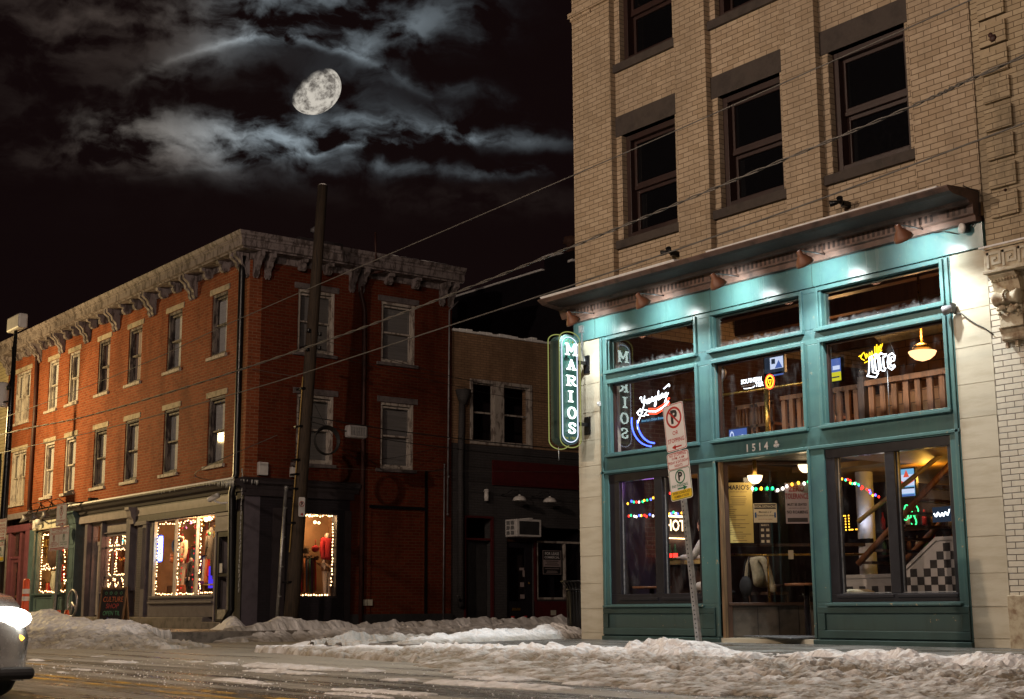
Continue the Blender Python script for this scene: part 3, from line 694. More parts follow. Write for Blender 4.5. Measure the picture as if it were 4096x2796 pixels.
# cornice
mb = MB(FR); k0 = len(mb.f); mb.wedge(-16.0, -8.86, [(-.02, 4.72), (.10, 4.72), (.10, 4.785), (.135, 4.80), (.135, 4.915), (.2, 4.925), (.22, 4.955), (.50, 4.97), (.56, 4.99), (.60, 5.035), (.60, 5.05), (-.02, 5.10)])
mb.wedge(-16.16, -16.0, [(-.3, 4.78), (.12, 4.80), (.18, 4.93), (.50, 4.975), (.60, 5.035), (.60, 5.05), (-.3, 5.09)])
mb.m[k0+6] = mb.m[k0+7] = 1; cor = mb.build('cornice', ['brown_cornice', 'cornice_shade'], bar)  # underside faces take the darker colour that stands for their shade
first = None
for i in range(92):
    a = -15.85+i*.0755
    if i in (14, 15, 37, 61, 86, 87): continue
    if first is None:
        mb = MB(FR); mb.box(a, a+.034, .128, .139, 4.822, 4.905); first = mb.build('dentil_slot', 'cornice_shade', cor); a00 = a  # dark raised strip standing in for the shaded gap between dentils
    else:
        c = first.copy(); COL.objects.link(c); c.location = (a-a00, 0, 0)
mb = MB(FR); mb.wedge(-16.1, -13.2, [(.30, 5.075), (.58, 5.052), (.60, 5.085), (.3, 5.11)]); mb.wedge(-12.6, -9.0, [(.45, 5.065), (.59, 5.052), (.60, 5.07), (.45, 5.09)]); mb.build('snow_cap', 'snow', cor)
# fascia and green framing
mb = MB(FR); mb.box(-16.0, -8.83, -.3, .03, 4.42, 4.719); fa = mb.build('fascia', 'gloss_green', bar, .006)
mb = MB(FR); mb.box(-13.10, -13.094, .031, .034, 4.42, 4.719).box(-15.5, -15.494, .031, .034, 4.42, 4.719).box(-11.31, -11.304, .031, .034, 4.42, 4.719); mb.build('fascia_joint', 'green_panel', fa)
T = [(-15.22, -13.45), (-13.09, -11.55), (-11.21, -9.44)]
TZ, RZ = (3.885, 4.355), (2.655, 3.695)
holes = [(a, b, *TZ) for a, b in T]+[(a, b, *RZ) for a, b in T]+[(-15.29, -13.44, .50, 2.36), (-13.12, -11.53, -.1, 2.36), (-11.27, -9.45, .50, 2.36)]
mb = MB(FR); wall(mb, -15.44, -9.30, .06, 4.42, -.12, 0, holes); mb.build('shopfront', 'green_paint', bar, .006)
mb = MB(FR)
for i, (a, b) in enumerate(T):
    for z0, z1 in (TZ, RZ):
        ring(mb, a-.075, b+.05, z0-.005, z1+.045, .045, -.001, .028, .02)
        mb.box(a-.09, b+.06, -.002, .055, z0-.045, z0-.006)
mb.box(-15.42, -15.37, 0, .02, .07, 4.40).box(-9.37, -9.32, 0, .02, .07, 4.40)
mb.box(-15.44, -9.3, 0, .02, 2.375, 2.415)
for a, b in ((-15.40, -13.40), (-11.31, -9.40)): mb.box(a, b, 0, .06, .455, .485)
for a, b in ((-13.16, -13.12), (-11.53, -11.49)): mb.box(a, b, -.1, .022, .07, 2.375)
mb.build('trim', 'green_paint', bar, .006)
for a, b in ((-15.43, -13.20), (-11.46, -9.32)):
    mb = MB(FR); mb.box(a, b, 0, .03, .37, .45).box(a, b, 0, .03, .075, .17).box(a, a+.11, 0, .03, .17, .37).box(b-.11 if b > -10 else b-.24, b, 0, .03, .17, .37)
    mb.build('stall_riser', 'green_panel', bar, .008)
mb = MB(FR)
for a, b in ((-15.44, -13.12), (-11.53, -9.3)): mb.box(a, b, -.1, .05, -.05, .058)
mb.build('plinth', 'green_panel', bar, .01)
# upper panes, each set in its own frame
for i, (a, b) in enumerate(T):
    for z0, z1, nm in ((*TZ, 'rimed_pane'), (*RZ, 'bar_pane')):
        w = MB(FR); ring(w, a, b, z0, z1, .03, -.11, -.06); wo = w.build('window', 'brown_sash' if z0 < 3 else 'green_panel', bar)
        g = MB(FR); g.face([(a+.02, -.085, z0+.02), (b-.02, -.085, z0+.02), (b-.02, -.085, z1-.02), (a+.02, -.085, z1-.02)]); g.build('pane', nm, wo)
# folding black windows either side of the door
for x0, x1, pans in ((-15.29, -13.44, ((-15.08, -14.35), (-14.19, -13.49))), (-11.27, -9.45, ((-11.13, -10.385), (-10.245, -9.51)))):
    w = MB(FR); wall(w, x0, x1, .50, 2.36, -.14, -.02, [(p, q, .64 if x0 < -12 else .60, 2.245) for p, q in pans])
    for p, q in pans: w.box(p-.04, q+.04, -.02, -.004, .55, .59)
    wo = w.build('folding_window', 'black_paint', bar, .006)
    for p, q in pans:
        g = MB(FR); g.face([(p-.01, -.09, .59), (q+.01, -.09, .59), (q+.01, -.09, 2.25), (p-.01, -.09, 2.25)]); g.build('pane', 'hazy_pane' if x0 < -12 else 'bar_pane', wo)
        s = MB(FR); s.box(p, p+.010, -.088, -.072, .62, 2.24).box(p, q, -.088, -.06, .605, .615); s.build('glazing_bead', 'galvanised', wo)
# stone piers
for a, b, z1, nm in ((-15.945, -15.445, 4.415, 'cream stone pier'), (-9.298, -8.825, 4.415, 'cream stone pier')):
    mb = MB(FR); zs = [.0, .10, .44, .80, 1.2, 1.62, 2.06, 2.52, 2.9, 3.32, 3.75, z1]
    for lo, hi in zip(zs, zs[1:]): mb.box(a, b, -.4, random.uniform(-.001, .003), lo+.0035, hi-.0035)
    mb.box(a+.004, b-.004, -.4, -.008, 0, z1); mb.build('stone_pier', 'limestone', bar)
# house number with a shamrock
no = D.objects.new('house_number', None); COL.objects.link(no); no.parent = bar; no['label'] = 'metal house number 1514 above the door'
for ch, a in zip('1514', (-12.535, -12.42, -12.315, -12.205)):
    mb = MB(FR); mb.text(ch, a, .006, 2.487, .135, .028); mb.build('digit', 'reflective', no)
mb = MB(FR)
for k in range(3):
    t = PI/2+k*2*PI/3; mb.lathe([(.0, 0), (.026, 0), (.022, .012), (0, .016)], (-12.03+.027*math.cos(t), .002, 2.495+.027*math.sin(t)), 10, (0, 0, 1) if False else (0, 1, 0))
mb.fr = FR; mb.tube([(-12.03, .008, 2.49), (-12.022, .008, 2.45)], .006); mb.build('shamrock', 'reflective', bar)
# porch: splayed glazed wall, floor, ceiling
mb = MB(); mb.add([(-13.12, 13.5, .055), (-11.53, 13.5, .055), (-10.6, 15.8, .075), (-13.12, 15.8, .075), (-13.12, 13.5, .0), (-11.53, 13.5, .0), (-10.6, 15.8, .0), (-13.12, 15.8, .0)], [(0,1,2,3), (0,4,5,1), (1,5,6,2), (2,6,7,3), (3,7,4,0)]); mb.build('doorstep', 'limestone', bar)
mb = MB(VB); mb.box(0, 1.45, -.1, 0, .07, .47); mb.build('porch_dado', 'tile_dark', bar)
mb = MB(VB)
for a in (.36, .64, .9): mb.box(a-.004, a+.004, .001, .004, .08, .46)
mb.build('dado_joint', 'print_dark', bar)
mb = MB(VB); mb.box(-.02, 1.45, -.1, .05, .47, .51).box(-.03, .03, -.1, .03, .05, 2.42).box(0, 1.45, -.08, .02, 2.33, 2.37); mb.build('porch_frame', 'wood_dark', bar, .006)
mb = MB(VB); mb.face([(0, -.03, .5), (1.45, -.03, .5), (1.45, -.03, 2.34), (0, -.03, 2.34)]); mb.build('porch_pane', 'bar_pane', bar)
mb = MB(); mb.box(-13.12, -11.46, 13.63, 15.0, 2.375, 2.41); mb.build('porch_ceiling', 'ceiling_dark', bar)
mb = MB(FR); mb.box(-13.10, -13.06, -.13, -.02, .05, 2.36); mb.build('door_jamb', 'door_wood', bar)
# inside of the bar: floor, gallery, side wall, stair wall
mb = MB(); mb.box(-15.66, -9.0, 13.63, 22.6, -.1, .05); mb.build('bar_floor', 'floor_wood', bar)
mb = MB(); mb.box(-15.6, -13.13, 14.5, 22.6, 2.46, 2.62).box(-13.12, -9.0, 15.92, 22.6, 2.46, 2.62); mb.build('gallery', 'wood_dark', bar)
mb = MB(); mb.box(-15.6, -13.13, 14.48, 22.6, 2.44, 2.457).box(-13.12, -11.47, 15.02, 22.6, 2.30, 2.37).box(-11.45, -9.0, 13.7, 22.6, 2.30, 2.37); mb.build('bar_ceiling', 'ceiling_amber', bar)
mb = MB(LW); mb.box(13.63, 22.6, -.04, 0, 2.5, 5.1).box(14.55, 14.86, -.04, .0, 1.2, 2.5); mb.build('inside_wall', 'inside_brick', bar)
mb = MB(LW); mb.box(13.63, 14.55, -.04, 0, .05, 2.5).box(14.55, 22.6, -.04, 0, .05, 1.2).box(14.86, 22.6, -.04, 0, 1.2, 2.5); mb.build('inside_wall', 'plum_plaster', bar)
mb = MB(); mb.box(-15.6, -9.0, 18.6, 18.75, .05, 2.45); mb.build('back_wall', 'plaster_dark', bar)
mb = MB(); mb.box(-15.6, -9.0, 20.3, 20.45, 2.62, 5.1); mb.build('gallery_wall', 'gallery_brick', bar)
mb = MB(); mb.box(-12.6, -9.0, 15.9, 16.0, 2.62, 3.38); mb.build('gallery_panel', 'gallery_brick', bar)
mb = MB()
for y in (14.5, 15.5, 16.6, 17.8, 19): mb.box(-15.6, -9.0, y, y+.16, 4.82, 5.1)
mb.build('ceiling_beam', 'wood_dark', bar)
mb = MB(); mb.tube([(-12.6, 16.5, 4.45), (-9.0, 16.5, 4.45)], .22, 12); mb.build('air_duct', 'duct', bar)
# chequered half wall under the stair
hw = frame((0, 14.28, 0), (1, 0, 0), (0, -1, 0))
mb = MB(hw); s = .098
out = lambda a: .83 if a < -10.95 else (.83+(a+10.85)*.78 if a < -10.27 else 1.25)
mb.plate([(-11.75, .05), (-9.3, .05), (-9.3, 1.26), (-10.27, 1.26), (-10.84, .83), (-11.75, .83)], -.12, 0); cw = mb.build('stair_wall', 'tile_white', bar)
mb = MB(hw)
for i in range(26):
    for j in range(14):
        a = -11.75+i*s; c = 1.19-(j+1)*s
        if (i+j) % 2 or c < .3 or a+s > -9.3: continue
        top = .775 if a < -10.9 else (.775+(a+10.84)*.74 if a < -10.22 else 1.2)
        if c+s > top+.02: continue
        mb.box(a, a+s, .001, .004, c, c+s)
mb.build('black_tile', 'tile_black', cw)
mb = MB(hw); mb.box(-11.75, -10.84, -.13, .02, .80, .845).add([(-10.84, -.13, .80), (-10.84, .02, .80), (-10.84, .02, .845), (-10.84, -.13, .845), (-10.27, -.13, 1.22), (-10.27, .02, 1.22), (-10.27, .02, 1.265), (-10.27, -.13, 1.265)], [(0,1,5,4), (1,2,6,5), (2,3,7,6), (3,0,4,7)]).box(-10.27, -9.3, -.13, .02, 1.22, 1.265); mb.build('wall_cap', 'tile_white', cw)
# stair going up behind it
st = thing('staircase', 'dark wooden stair rising behind the chequered wall', 'staircase', (-10.8, 15.2, .05))
mb = MB()
for y in (14.9, 15.8): mb.tube([(-11.95, y, 1.0), (-10.3, y, 2.3)], .045, 4)
mb.build('stringer', 'wood_warm', st)
mb = MB()
for k in range(9): mb.box(-11.95+k*.19, -11.73+k*.19, 14.9, 15.8, 1.0+k*.15, 1.03+k*.15)
mb.build('tread', 'wood_dark', st)
mb = MB(); mb.tube([(-11.9, 14.88, 1.55), (-10.5, 14.88, 2.35)], .03, 6); mb.build('handrail', 'wood_yellow', st)

# the projecting neon sign
sg = thing('neon_sign', 'tall green blade sign with glowing white letters hung on the stone pier', 'sign', (-15.73, 13.06, 2.8))
def blade(yc, zb, zt, hw_, sh, n=10):                       # outline in (y, z): ogee ends
    top = arc(yc, zt-.12, hw_, .12, 0, PI, 14); bot = arc(yc, zb+.12, hw_, .12, PI, 2*PI, 14)
    return top+bot
SX = frame((-15.73, 0, 0), (0, 1, 0), (1, 0, 0))
body = blade(13.055, 2.80, 4.45, .175, .1)
mb = MB(SX); mb.plate(body, -.11, .11); mb.build('sign_box', 'green_panel', sg)
mb = MB(SX); mb.plate(blade(13.055, 2.83, 4.42, .155, .1), .111, .116); mb.build('sign_face', 'sign_dark_green', sg)
mb = MB(SX); mb.tube([(a, .125, c) for a, c in blade(13.055, 2.84, 4.405, .145, .1)], .007, 5, True); mb.build('white_tube', 'neon_border', sg)
for b in (-.13, .13):
    mb = MB(SX); mb.tube([(a, b, c) for a, c in blade(13.055, 2.76, 4.485, .198, .1)], .0075, 5, True); mb.build('yellow_tube', 'neon_yellow', sg)
LET = {'M': [[(0,0),(.3,0)],[(.7,0),(1,0)],[(0,1),(.22,1)],[(.78,1),(1,1)],[(.15,0),(.15,1)],[(.85,0),(.85,1)],[(.15,1),(.5,.3),(.85,1)]],
 'A': [[(0,0),(.34,0)],[(.66,0),(1,0)],[(.15,0),(.5,1),(.85,0)],[(.3,.35),(.7,.35)]],
 'R': [[(0,0),(.4,0)],[(.2,0),(.2,1)],[(0,1),(.6,1),(.85,.9),(.88,.72),(.75,.56),(.55,.5),(.2,.5)],[(.5,.5),(.8,.08),(1,0)]],
 'I': [[(.2,0),(.8,0)],[(.2,1),(.8,1)],[(.5,0),(.5,1)]],
 'O': [[(.5+.42*math.sin(t), .5+.5*math.cos(t)) for t in [k*PI/7 for k in range(15)]]],
 'S': [[(.88,.72),(.85,.92),(.55,1.0),(.25,.93),(.15,.74),(.3,.58),(.7,.44),(.87,.27),(.75,.07),(.45,0),(.16,.08),(.12,.3)]]}
for i, (ch, z0, z1, y0, y1) in enumerate((('M', 4.14, 4.30, 12.965, 13.175), ('A', 3.92, 4.06, 12.99, 13.15), ('R', 3.68, 3.82, 12.98, 13.15), ('I', 3.44, 3.59, 12.99, 13.11), ('O', 3.19, 3.35, 12.985, 13.15), ('S', 2.97, 3.12, 12.995, 13.14))):
    mb = MB(SX)
    for stq in LET[ch]:
        for off in (-.009, .009): mb.tube([(y0+p*(y1-y0)+off, .15, z0+q*(z1-z0)) for p, q in stq], .0105, 5)
    o = mb.build('letter', 'neon_white', sg); o['label'] = 'glowing white letter '+ch
mb = MB(SX); mb.text('1514', 13.06, .118, 4.335, .085, .02).text('Est. 1982', 13.06, .118, 2.90, .062, .012); mb.build('small_lettering', 'neon_yellow', sg)
mb = MB(SX)
for y in (12.975, 13.0, 13.1, 13.14): mb.tube([(y, .145, 4.14), (y, .13, 4.105), (y+.01, .118, 4.11)], .006, 4)
for z in (3.93, 3.70, 3.2, 2.99): mb.box(12.98, 13.14, .118, .13, z-.012, z-.002)
mb.build('tube_holder', 'black_metal', sg)
for z in (4.07, 3.14):
    mb = MB(); mb.box(-15.755, -15.705, 13.2, 13.48, z-.025, z+.025); mb.build('bracket_arm', 'black_metal', sg)
    mb = MB(FR); mb.box(-15.79, -15.66, .004, .02, z-.15, z+.12)
    for dx in (-.045, .045):
        for dz in (-.125, .095): mb.lathe([(.008, 0), (.008, .006)], (-15.725+dx, .02, z+dz), 6, (0, 1, 0))
    mb.build('wall_plate', 'black_metal', sg)
mb = MB(); mb.tube([(-15.79, 12.98, 2.78), (-15.79, 12.98, 2.58)], [.008, .002], 5); mb.build('icicle', 'ice', sg)
mb = MB(FR); mb.box(-15.84, -15.76, .005, .06, 4.55, 4.66).tube([(-15.80, .03, 4.55), (-15.80, .03, 4.25), (-15.75, .03, 4.12), (-15.74, .05, 4.05)], .016, 6)
tag(mb.build('electrical_conduit', 'galvanised'), 'grey conduit and junction box feeding the neon blade sign', 'conduit')
mb = MB(FR); mb.box(-15.45, -15.40, .022, .05, 3.39, 3.45).lathe([(.016, 0), (.016, .02)], (-15.425, .05, 3.42), 8, (0, 1, 0))
tag(mb.build('security_camera', 'plastic_white'), 'tiny white security camera on the green post beside the stone pier', 'camera')

# gooseneck lamps over the fascia
LABS = ['end lamp of the cornice row nearest the neon sign', 'brown gooseneck lamp above the first transom window of the bar', 'brown gooseneck lamp in the middle of the bar cornice', 'brown gooseneck lamp above the third bay of the bar', 'last brown gooseneck lamp of the row beside the white disc lamp']
for i, xl in enumerate((-15.36, -13.86, -12.42, -10.96, -9.50)):
    t = thing('gooseneck_lamp', LABS[i], 'lamp', (xl, 12.95, 4.62), 'gooseneck lamps along the bar cornice')
    ax = Vector((0, -.78, 1)).normalized(); c = Vector((xl, 12.92, 4.60))
    mb = MB(); mb.lathe([(.014, .15), (.034, .145), (.038, .09), (.062, .065), (.105, .0), (.118, -.035), (.112, -.035), (.096, .0), (.05, .055), (.02, .075)], c, 18, ax, caps=False); mb.build('shade', 'shade_brown', t)
    mb = MB(); mb.tube([c+ax*.13, c+ax*.15+Vector((0, .04, .01)), Vector((xl-.05, 13.2, 4.765)), Vector((xl-.07, 13.42, 4.775))], .0085, 6); mb.build('arm', 'dull_pipe', t)
    mb = MB(); mb.ball(tuple(c+ax*.02), .04, 10, 7); mb.build('bulb', 'bulb_cool', t)
    lamp('bar_lamp_light', tuple(c-ax*.05), 100 if i == 0 else 230, (.94, 1, .98), .03, 156, (0, -.25, -1), blend=.45)
    lamp('bar_lamp_light', tuple(c-ax*.05), 70, (.86, 1, .98), .03, 118, (-.12, 1, -.12), blend=1)
t = thing('disc_lamp', 'round white disc floodlight at the end of the bar cornice', 'lamp', (-9.0, 13.4, 4.66))
mb = MB(FR); mb.lathe([(.058, .06), (.058, .09)], (-9.0, .05, 4.665), 20, (-.5, 1, 0)); mb.build('lens', 'white_enamel', t)
mb = MB(FR); mb.lathe([(.05, .0), (.058, .06)], (-9.0, .05, 4.665), 20, (-.5, 1, 0)).tube([(-9.13, .04, 4.63), (-9.3, .06, 4.69), (-9.9, .11, 4.76)], .006, 5).tube([(-8.95, .05, 4.67), (-8.84, .05, 4.80), (-8.82, .06, 5.05), (-8.86, .3, 5.09)], .007, 5); mb.build('housing', 'black_metal', t)
t = thing('barrel_lamp', 'small black barrel spotlight with a cable on the right green post', 'lamp', (-9.3, 13.4, 3.78))
mb = MB(FR); mb.lathe([(.0, -.07), (.045, -.06), (.055, .02), (.05, .045), (.0, .05)], (-9.31, .11, 3.765), 14, (-1, .5, -.2)); mb.build('barrel', 'dull_pipe', t)
mb = MB(FR); mb.box(-9.265, -9.24, .02, .1, 3.72, 3.84); mb.build('bracket', 'black_metal', t)
mb = MB(FR); mb.tube([(-9.25, .05, 3.72), (-9.17, .03, 3.71), (-9.1, .02, 3.64), (-9.0, .015, 3.56), (-8.9, .012, 3.50), (-8.79, .02, 3.41)], .007, 5); mb.build('cable', 'rubber', t)
for xl, zl, lb in ((-13.83, 5.40, 'black twin floodlight above the cornice below the second window bay'), (-10.78, 5.40, 'black twin floodlight above the cornice below the third window bay')):
    t = thing('twin_floodlight', lb, 'lamp', (xl, 13.4, zl), 'black floodlights on the cream brick')
    mb = MB(FR); mb.box(xl-.02, xl+.04, -.1, .03, zl-.05, zl+.02); mb.build('mount', 'black_metal', t)
    for dx, ax in ((-.06, (-1, .6, -.15)), (.03, (.5, .9, .5))):
        mb = MB(FR); mb.lathe([(.018, -.05), (.03, -.02), (.042, .06), (.036, .062)], (xl+dx, .09, zl), 10, ax); mb.build('head', 'black_metal', t)
# ------------------------------------------------------------------ pale glazed brick building at the right edge
rb = thing('glazed_brick_building', 'pale glazed brick building with stained quoins and a carved key pattern console', 'building', (-7, 13.5, 0))
mb = MB(FR); mb.box(-8.82, -2.0, -8, 0, .56, 4.35); mb.build('wall', 'glazed_brick', rb)
mb = MB(FR); mb.box(-8.82, -2.0, -8, -.01, 4.35, 11.6); uw = mb.build('upper_wall', 'stained_brick', rb)
mb = MB(FR)
z = 4.72
while z < 11.3: mb.box(-8.70, -8.36, -.02, .035, z, z+.255); z += .335
mb.build('quoin', 'stained_brick', uw)
mb = MB(FR); mb.box(-8.83, -2, -8, .045, -.05, .56); mb.build('base_course', 'carved_stone', rb, .01)
mb = MB(FR); mb.box(-8.62, -2, -.1, .36, 4.04, 4.27).box(-8.60, -2, -.1, .385, 4.27, 4.295).box(-8.63, -2, -.1, .385, 4.005, 4.04); key = mb.build('key_frieze', 'carved_stone', rb, .006)
mb = MB(FR)
def meander(a, c, s):
    P = [(0, 0, 1, 6), (0, 5, 6, 6), (5, 1, 6, 5), (2, 1, 5, 2), (2, 2, 3, 4), (3, 3, 4, 4)]
    for p, q, r, w in P: mb.box(a+p*s, a+r*s, .36, .372, c+q*s, c+w*s)
for k in range(8): meander(-8.58+k*.19, 4.065, .029)
mb.build('meander', 'limestone', key)
mb = MB(FR); mb.box(-8.66, -2, -.1, .39, 4.297, 4.315); mb.build('snow_cap', 'snow', rb)
mb = MB(FR); mb.wedge(-8.60, -8.28, [(-.05, 3.80), (.24, 3.80), (.25, 3.86), (.27, 3.93), (.33, 3.98), (.34, 4.003), (-.05, 4.003)])
mb.wedge(-8.28, -2, [(-.05, 3.80), (.12, 3.80), (.13, 3.86), (.16, 3.93), (.22, 3.98), (.23, 4.003), (-.05, 4.003)]); mb.build('egg_moulding', 'carved_stone', rb)
mb = MB(FR)
for k in range(9): mb.ball((-8.585+k*.037, .285, 3.945), .017, 8, 6, (1, 1, 1.5))
for k in range(20): mb.ball((-8.25+k*.05, .175, 3.945), .019, 8, 6, (1, 1, 1.5)).box(-8.25+k*.06, -8.22+k*.06, .12, .15, 3.83, 3.90)
mb.build('egg', 'carved_stone', rb)
con = MB(FR); con.box(-8.58, -8.30, -.05, .20, 3.42, 3.80)
con.wedge(-8.59, -8.29, [(0, 3.46), (.10, 3.46), (.13, 3.55), (.17, 3.62), (.22, 3.70), (.24, 3.80), (0, 3.80)])
cn = con.build('console', 'carved_stone', rb, .008)
mb = MB(FR)
mb.lathe([(.02, -.16), (.075, -.155), (.085, -.13), (.07, -.1), (.058, -.03), (.062, 0), (.058, .03), (.07, .1), (.085, .13), (.075, .155), (.02, .16)], (-8.44, .24, 3.735), 18, (1, 0, 0))
for k in range(12):
    t = R(-30+k*17); mb.ball((-8.44, .24+.082*math.cos(t), 3.735+.082*math.sin(t)), .016, 8, 6)
rr = random.Random(5)
for k in range(30):
    a = rr.uniform(-8.57, -8.31); c = rr.uniform(3.46, 3.64)
    mb.ball((a, .12+(c-3.46)*.75+rr.uniform(0, .02), c), rr.uniform(.018, .034), 7, 5, (1.2, .8, 1))
mb.build('scroll', 'carved_stone', cn)
mb = MB(FR); mb.wedge(-8.62, -8.28, [(-.05, 3.29), (.12, 3.29), (.13, 3.31), (.13, 3.37), (.16, 3.41), (.17, 3.44), (-.05, 3.44)])
for a in (-8.58, -8.46, -8.34): mb.lathe([(.022, .07), (.032, .0)], (a, .08, 3.215), 4, (0, 0, 1), False)
mb.build('console_foot', 'carved_stone', rb, .006)
mb = MB(FR); mb.lathe([(.03, 0), (.02, .01), (0, .012)], (-8.55, .036, 6.85), 8, (0, 1, 0)).lathe([(.05, 0), (.03, .02)], (-8.52, .036, 6.80), 7, (0, 1, 0)).lathe([(.02, 0), (.012, .02)], (-8.5, .036, 5.0), 7, (0, 1, 0)); mb.build('rusty_anchor', 'rust_pipe', rb)

# ------------------------------------------------------------------ red brick corner building
bk = thing('brick_building', 'three storey red brick corner building with bracketed grey cornice and shops below', 'building', (-35, 16, 0))
W3 = [(-28.80, -28.0), (-31.22, -30.40), (-33.6, -32.76), (-35.63, -34.84), (-37.8, -37.02), (-39.42, -38.64)]
W2 = [(-28.81, -27.96), (-31.22, -30.37), (-33.58, -32.73), (-35.66, -34.80), (-37.78, -36.96), (-39.43, -38.64)]
DB = (-42.30, -40.98)
ZA, ZB = (6.06, 7.50), (3.60, 5.13)
S3 = [(14.70, 15.64), (16.88, 17.82)]; S2 = [(14.72, 15.66), (16.89, 17.80)]
mb = MB(FR); wall(mb, -43.05, -26.95, 3.16, 8.25, -.3, 0, [(a, b, *ZA) for a, b in W3]+[(a, b, *ZB) for a, b in W2]+[(*DB, 5.98, 7.52), (*DB, 3.55, 5.13)]); wf = mb.build('wall', 'red_brick', bk)
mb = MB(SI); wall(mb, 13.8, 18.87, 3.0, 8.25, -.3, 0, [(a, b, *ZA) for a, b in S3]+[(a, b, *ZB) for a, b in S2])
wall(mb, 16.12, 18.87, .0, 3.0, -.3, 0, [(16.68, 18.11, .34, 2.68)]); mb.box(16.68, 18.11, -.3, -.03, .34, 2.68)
mb.build('wall', 'shaded_red_brick', bk)
mb = MB(); mb.box(-43, -27.3, 13.9, 18.8, 8.2, 8.26).box(-43.05, -27.25, 18.57, 18.87, 0, 8.25).box(-42.7, -27.3, 13.85, 18.5, 5.55, 5.65).box(-42.7, -27.3, 13.85, 18.5, 3.0, 3.1).box(-43.05, -42.75, 13.8, 18.57, 0, 8.25); mb.build('inner_floor', 'plaster_dark', bk)
mb = MB(FR)
def win(fr, a, b, z0, z1, frm, lint, shade, lit=None, dbl=False, deep=.065):
    w = MB(fr); ring(w, a, b, z0, z1, .065, -deep-.09, -deep+.04, .06)
    mid = (z0+z1)/2
    if dbl: w.box((a+b)/2-.08, (a+b)/2+.08, -deep-.09, -deep+.04, z0+.06, z1-.085)
    wo = w.build('window', frm, bk, .006)
    s = MB(fr); spans = ((a+.065, (a+b)/2-.08), ((a+b)/2+.08, b-.065)) if dbl else ((a+.065, b-.065),)
    for p, q in spans: ring(s, p, q, z0+.06, mid+.02, .045, -deep-.09, -deep-.045); ring(s, p, q, mid-.02, z1-.085, .04, -deep-.045, -deep-.005)
    s.build('sash', frm, wo, .004)
    g = MB(fr)
    for p, q in spans: g.face([(p, -deep-.06, z0+.06), (q, -deep-.06, z0+.06), (q, -deep-.06, z1-.08), (p, -deep-.06, z1-.08)])
    g.build('pane', 'pane', wo)
    if shade:
        c = MB(fr)
        n = 14
        for p, q in spans:
            lo = z0 if shade == 'curtain' else z0+.05
            hi = z1
            vs, fs = [], []
            for i in range(n+1):
                x = p-.03+(q-p+.06)*i/n; d = -deep-.115+(.02*math.sin(i*1.9) if shade == 'curtain' else 0)
                vs += [(x, d, lo), (x, d, hi)]
            c.add(vs, [(2*i, 2*i+2, 2*i+3, 2*i+1) for i in range(n)], True)
        c.build('curtain' if shade == 'curtain' else 'blind', lit or ('curtain' if shade == 'curtain' else 'blind'), wo)
    l = MB(fr); l.box(a-.1, b+.1, -.2, .02, z1+.001, z1+.135); l.build('lintel', lint, wo, .008)
    l = MB(fr); l.box(a-.12, b+.06, -deep-.1, .06, z0-.075, z0-.001); l.build('sill', 'old_white' if fr is FR else lint, wo, .006)
    return wo
plain('curtain_pink', (.45, .36, .34), .9, var=.3, stretch=(9, 9, .3)); emit('curtain_lit', (.9, .36, .16), .22)
for i, (a, b) in enumerate(W3): win(FR, a, b, *ZA, 'old_white' if i > 3 else 'sash_dark', 'lintel_stone', 'curtain' if i in (2, 3, 4) else 'blind', 'curtain_pink' if i in (2, 3) else None)
for i, (a, b) in enumerate(W2): win(FR, a, b, *ZB, 'old_white' if i > 3 else 'sash_dark', 'lintel_stone', ('blind', 'blind', 'curtain', 'curtain', 'curtain', 'curtain')[i])
win(FR, *DB, 5.98, 7.52, 'old_white', 'lintel_stone', 'curtain', dbl=True); win(FR, *DB, 3.55, 5.13, 'old_white', 'lintel_stone', 'curtain', dbl=True)
for a, b in S3: win(SI, a, b, *ZA, 'old_white', 'shaded_lintel', 'blind', 'side_blind')
for a, b in S2: win(SI, a, b, *ZB, 'old_white', 'shaded_lintel', 'blind', 'side_blind')
for a, zc in ((-33.18, 7.2), (-35.24, 7.2)): lamp('upstairs_glow', (a, 13.82, 7.42), 1.1, (1, .42, .2), .05)
# cornice with brackets
mb = MB(FR)
prof = [(.02, 8.12), (.36, 8.12), (.36, 8.15), (.42, 8.165), (.42, 8.31), (.45, 8.33), (.45, 8.37), (.49, 8.40), (.52, 8.47), (-.3, 8.53), (-.3, 8.12)]
mb.wedge(-43.5, -26.95, prof)
mb.fr = SI; mb.wedge(13.5, 18.95, prof)
mb.fr = None
def cpt(b, c): return ((-26.95, 13.5-b, c), (-26.95+b, 13.5-b, c), (-26.95+b, 13.5, c))
ps = prof[1:9]
vs = []
for b, c in ps: vs += list(cpt(b, c))
fs = []
for i in range(len(ps)-1): fs += [(3*i, 3*i+1, 3*i+4, 3*i+3), (3*i+1, 3*i+2, 3*i+5, 3*i+4)]
vs += [(-26.95, 13.5, 8.12), (-26.95, 13.5, 8.53)]
k = len(vs); fs += [(k-2, 0, 1), (k-2, 1, 2), (k-1, k-5, k-4), (k-1, k-4, k-3)]
mb.add(vs, fs)
cor = mb.build('cornice', 'cornice_grey', bk)
mb = MB(FR); mb.box(-43.1, -26.9, .0, .03, 7.98, 8.119); mb.fr = SI; mb.box(13.47, 18.9, 0, .03, 7.98, 8.119); mb.build('frieze_board', 'cornice_grey', cor)
LP = [(0, 7.62), (.06, 7.60), (.10, 7.66), (.09, 7.73), (.13, 7.79), (.20, 7.84), (.22, 7.93), (.28, 7.98), (.35, 8.03), (.35, 8.119), (0, 8.119)]
SP = [(0, 7.93), (.06, 7.88), (.14, 7.87), (.20, 7.92), (.22, 7.98), (.20, 8.03), (.28, 8.05), (.30, 8.119), (0, 8.119)]
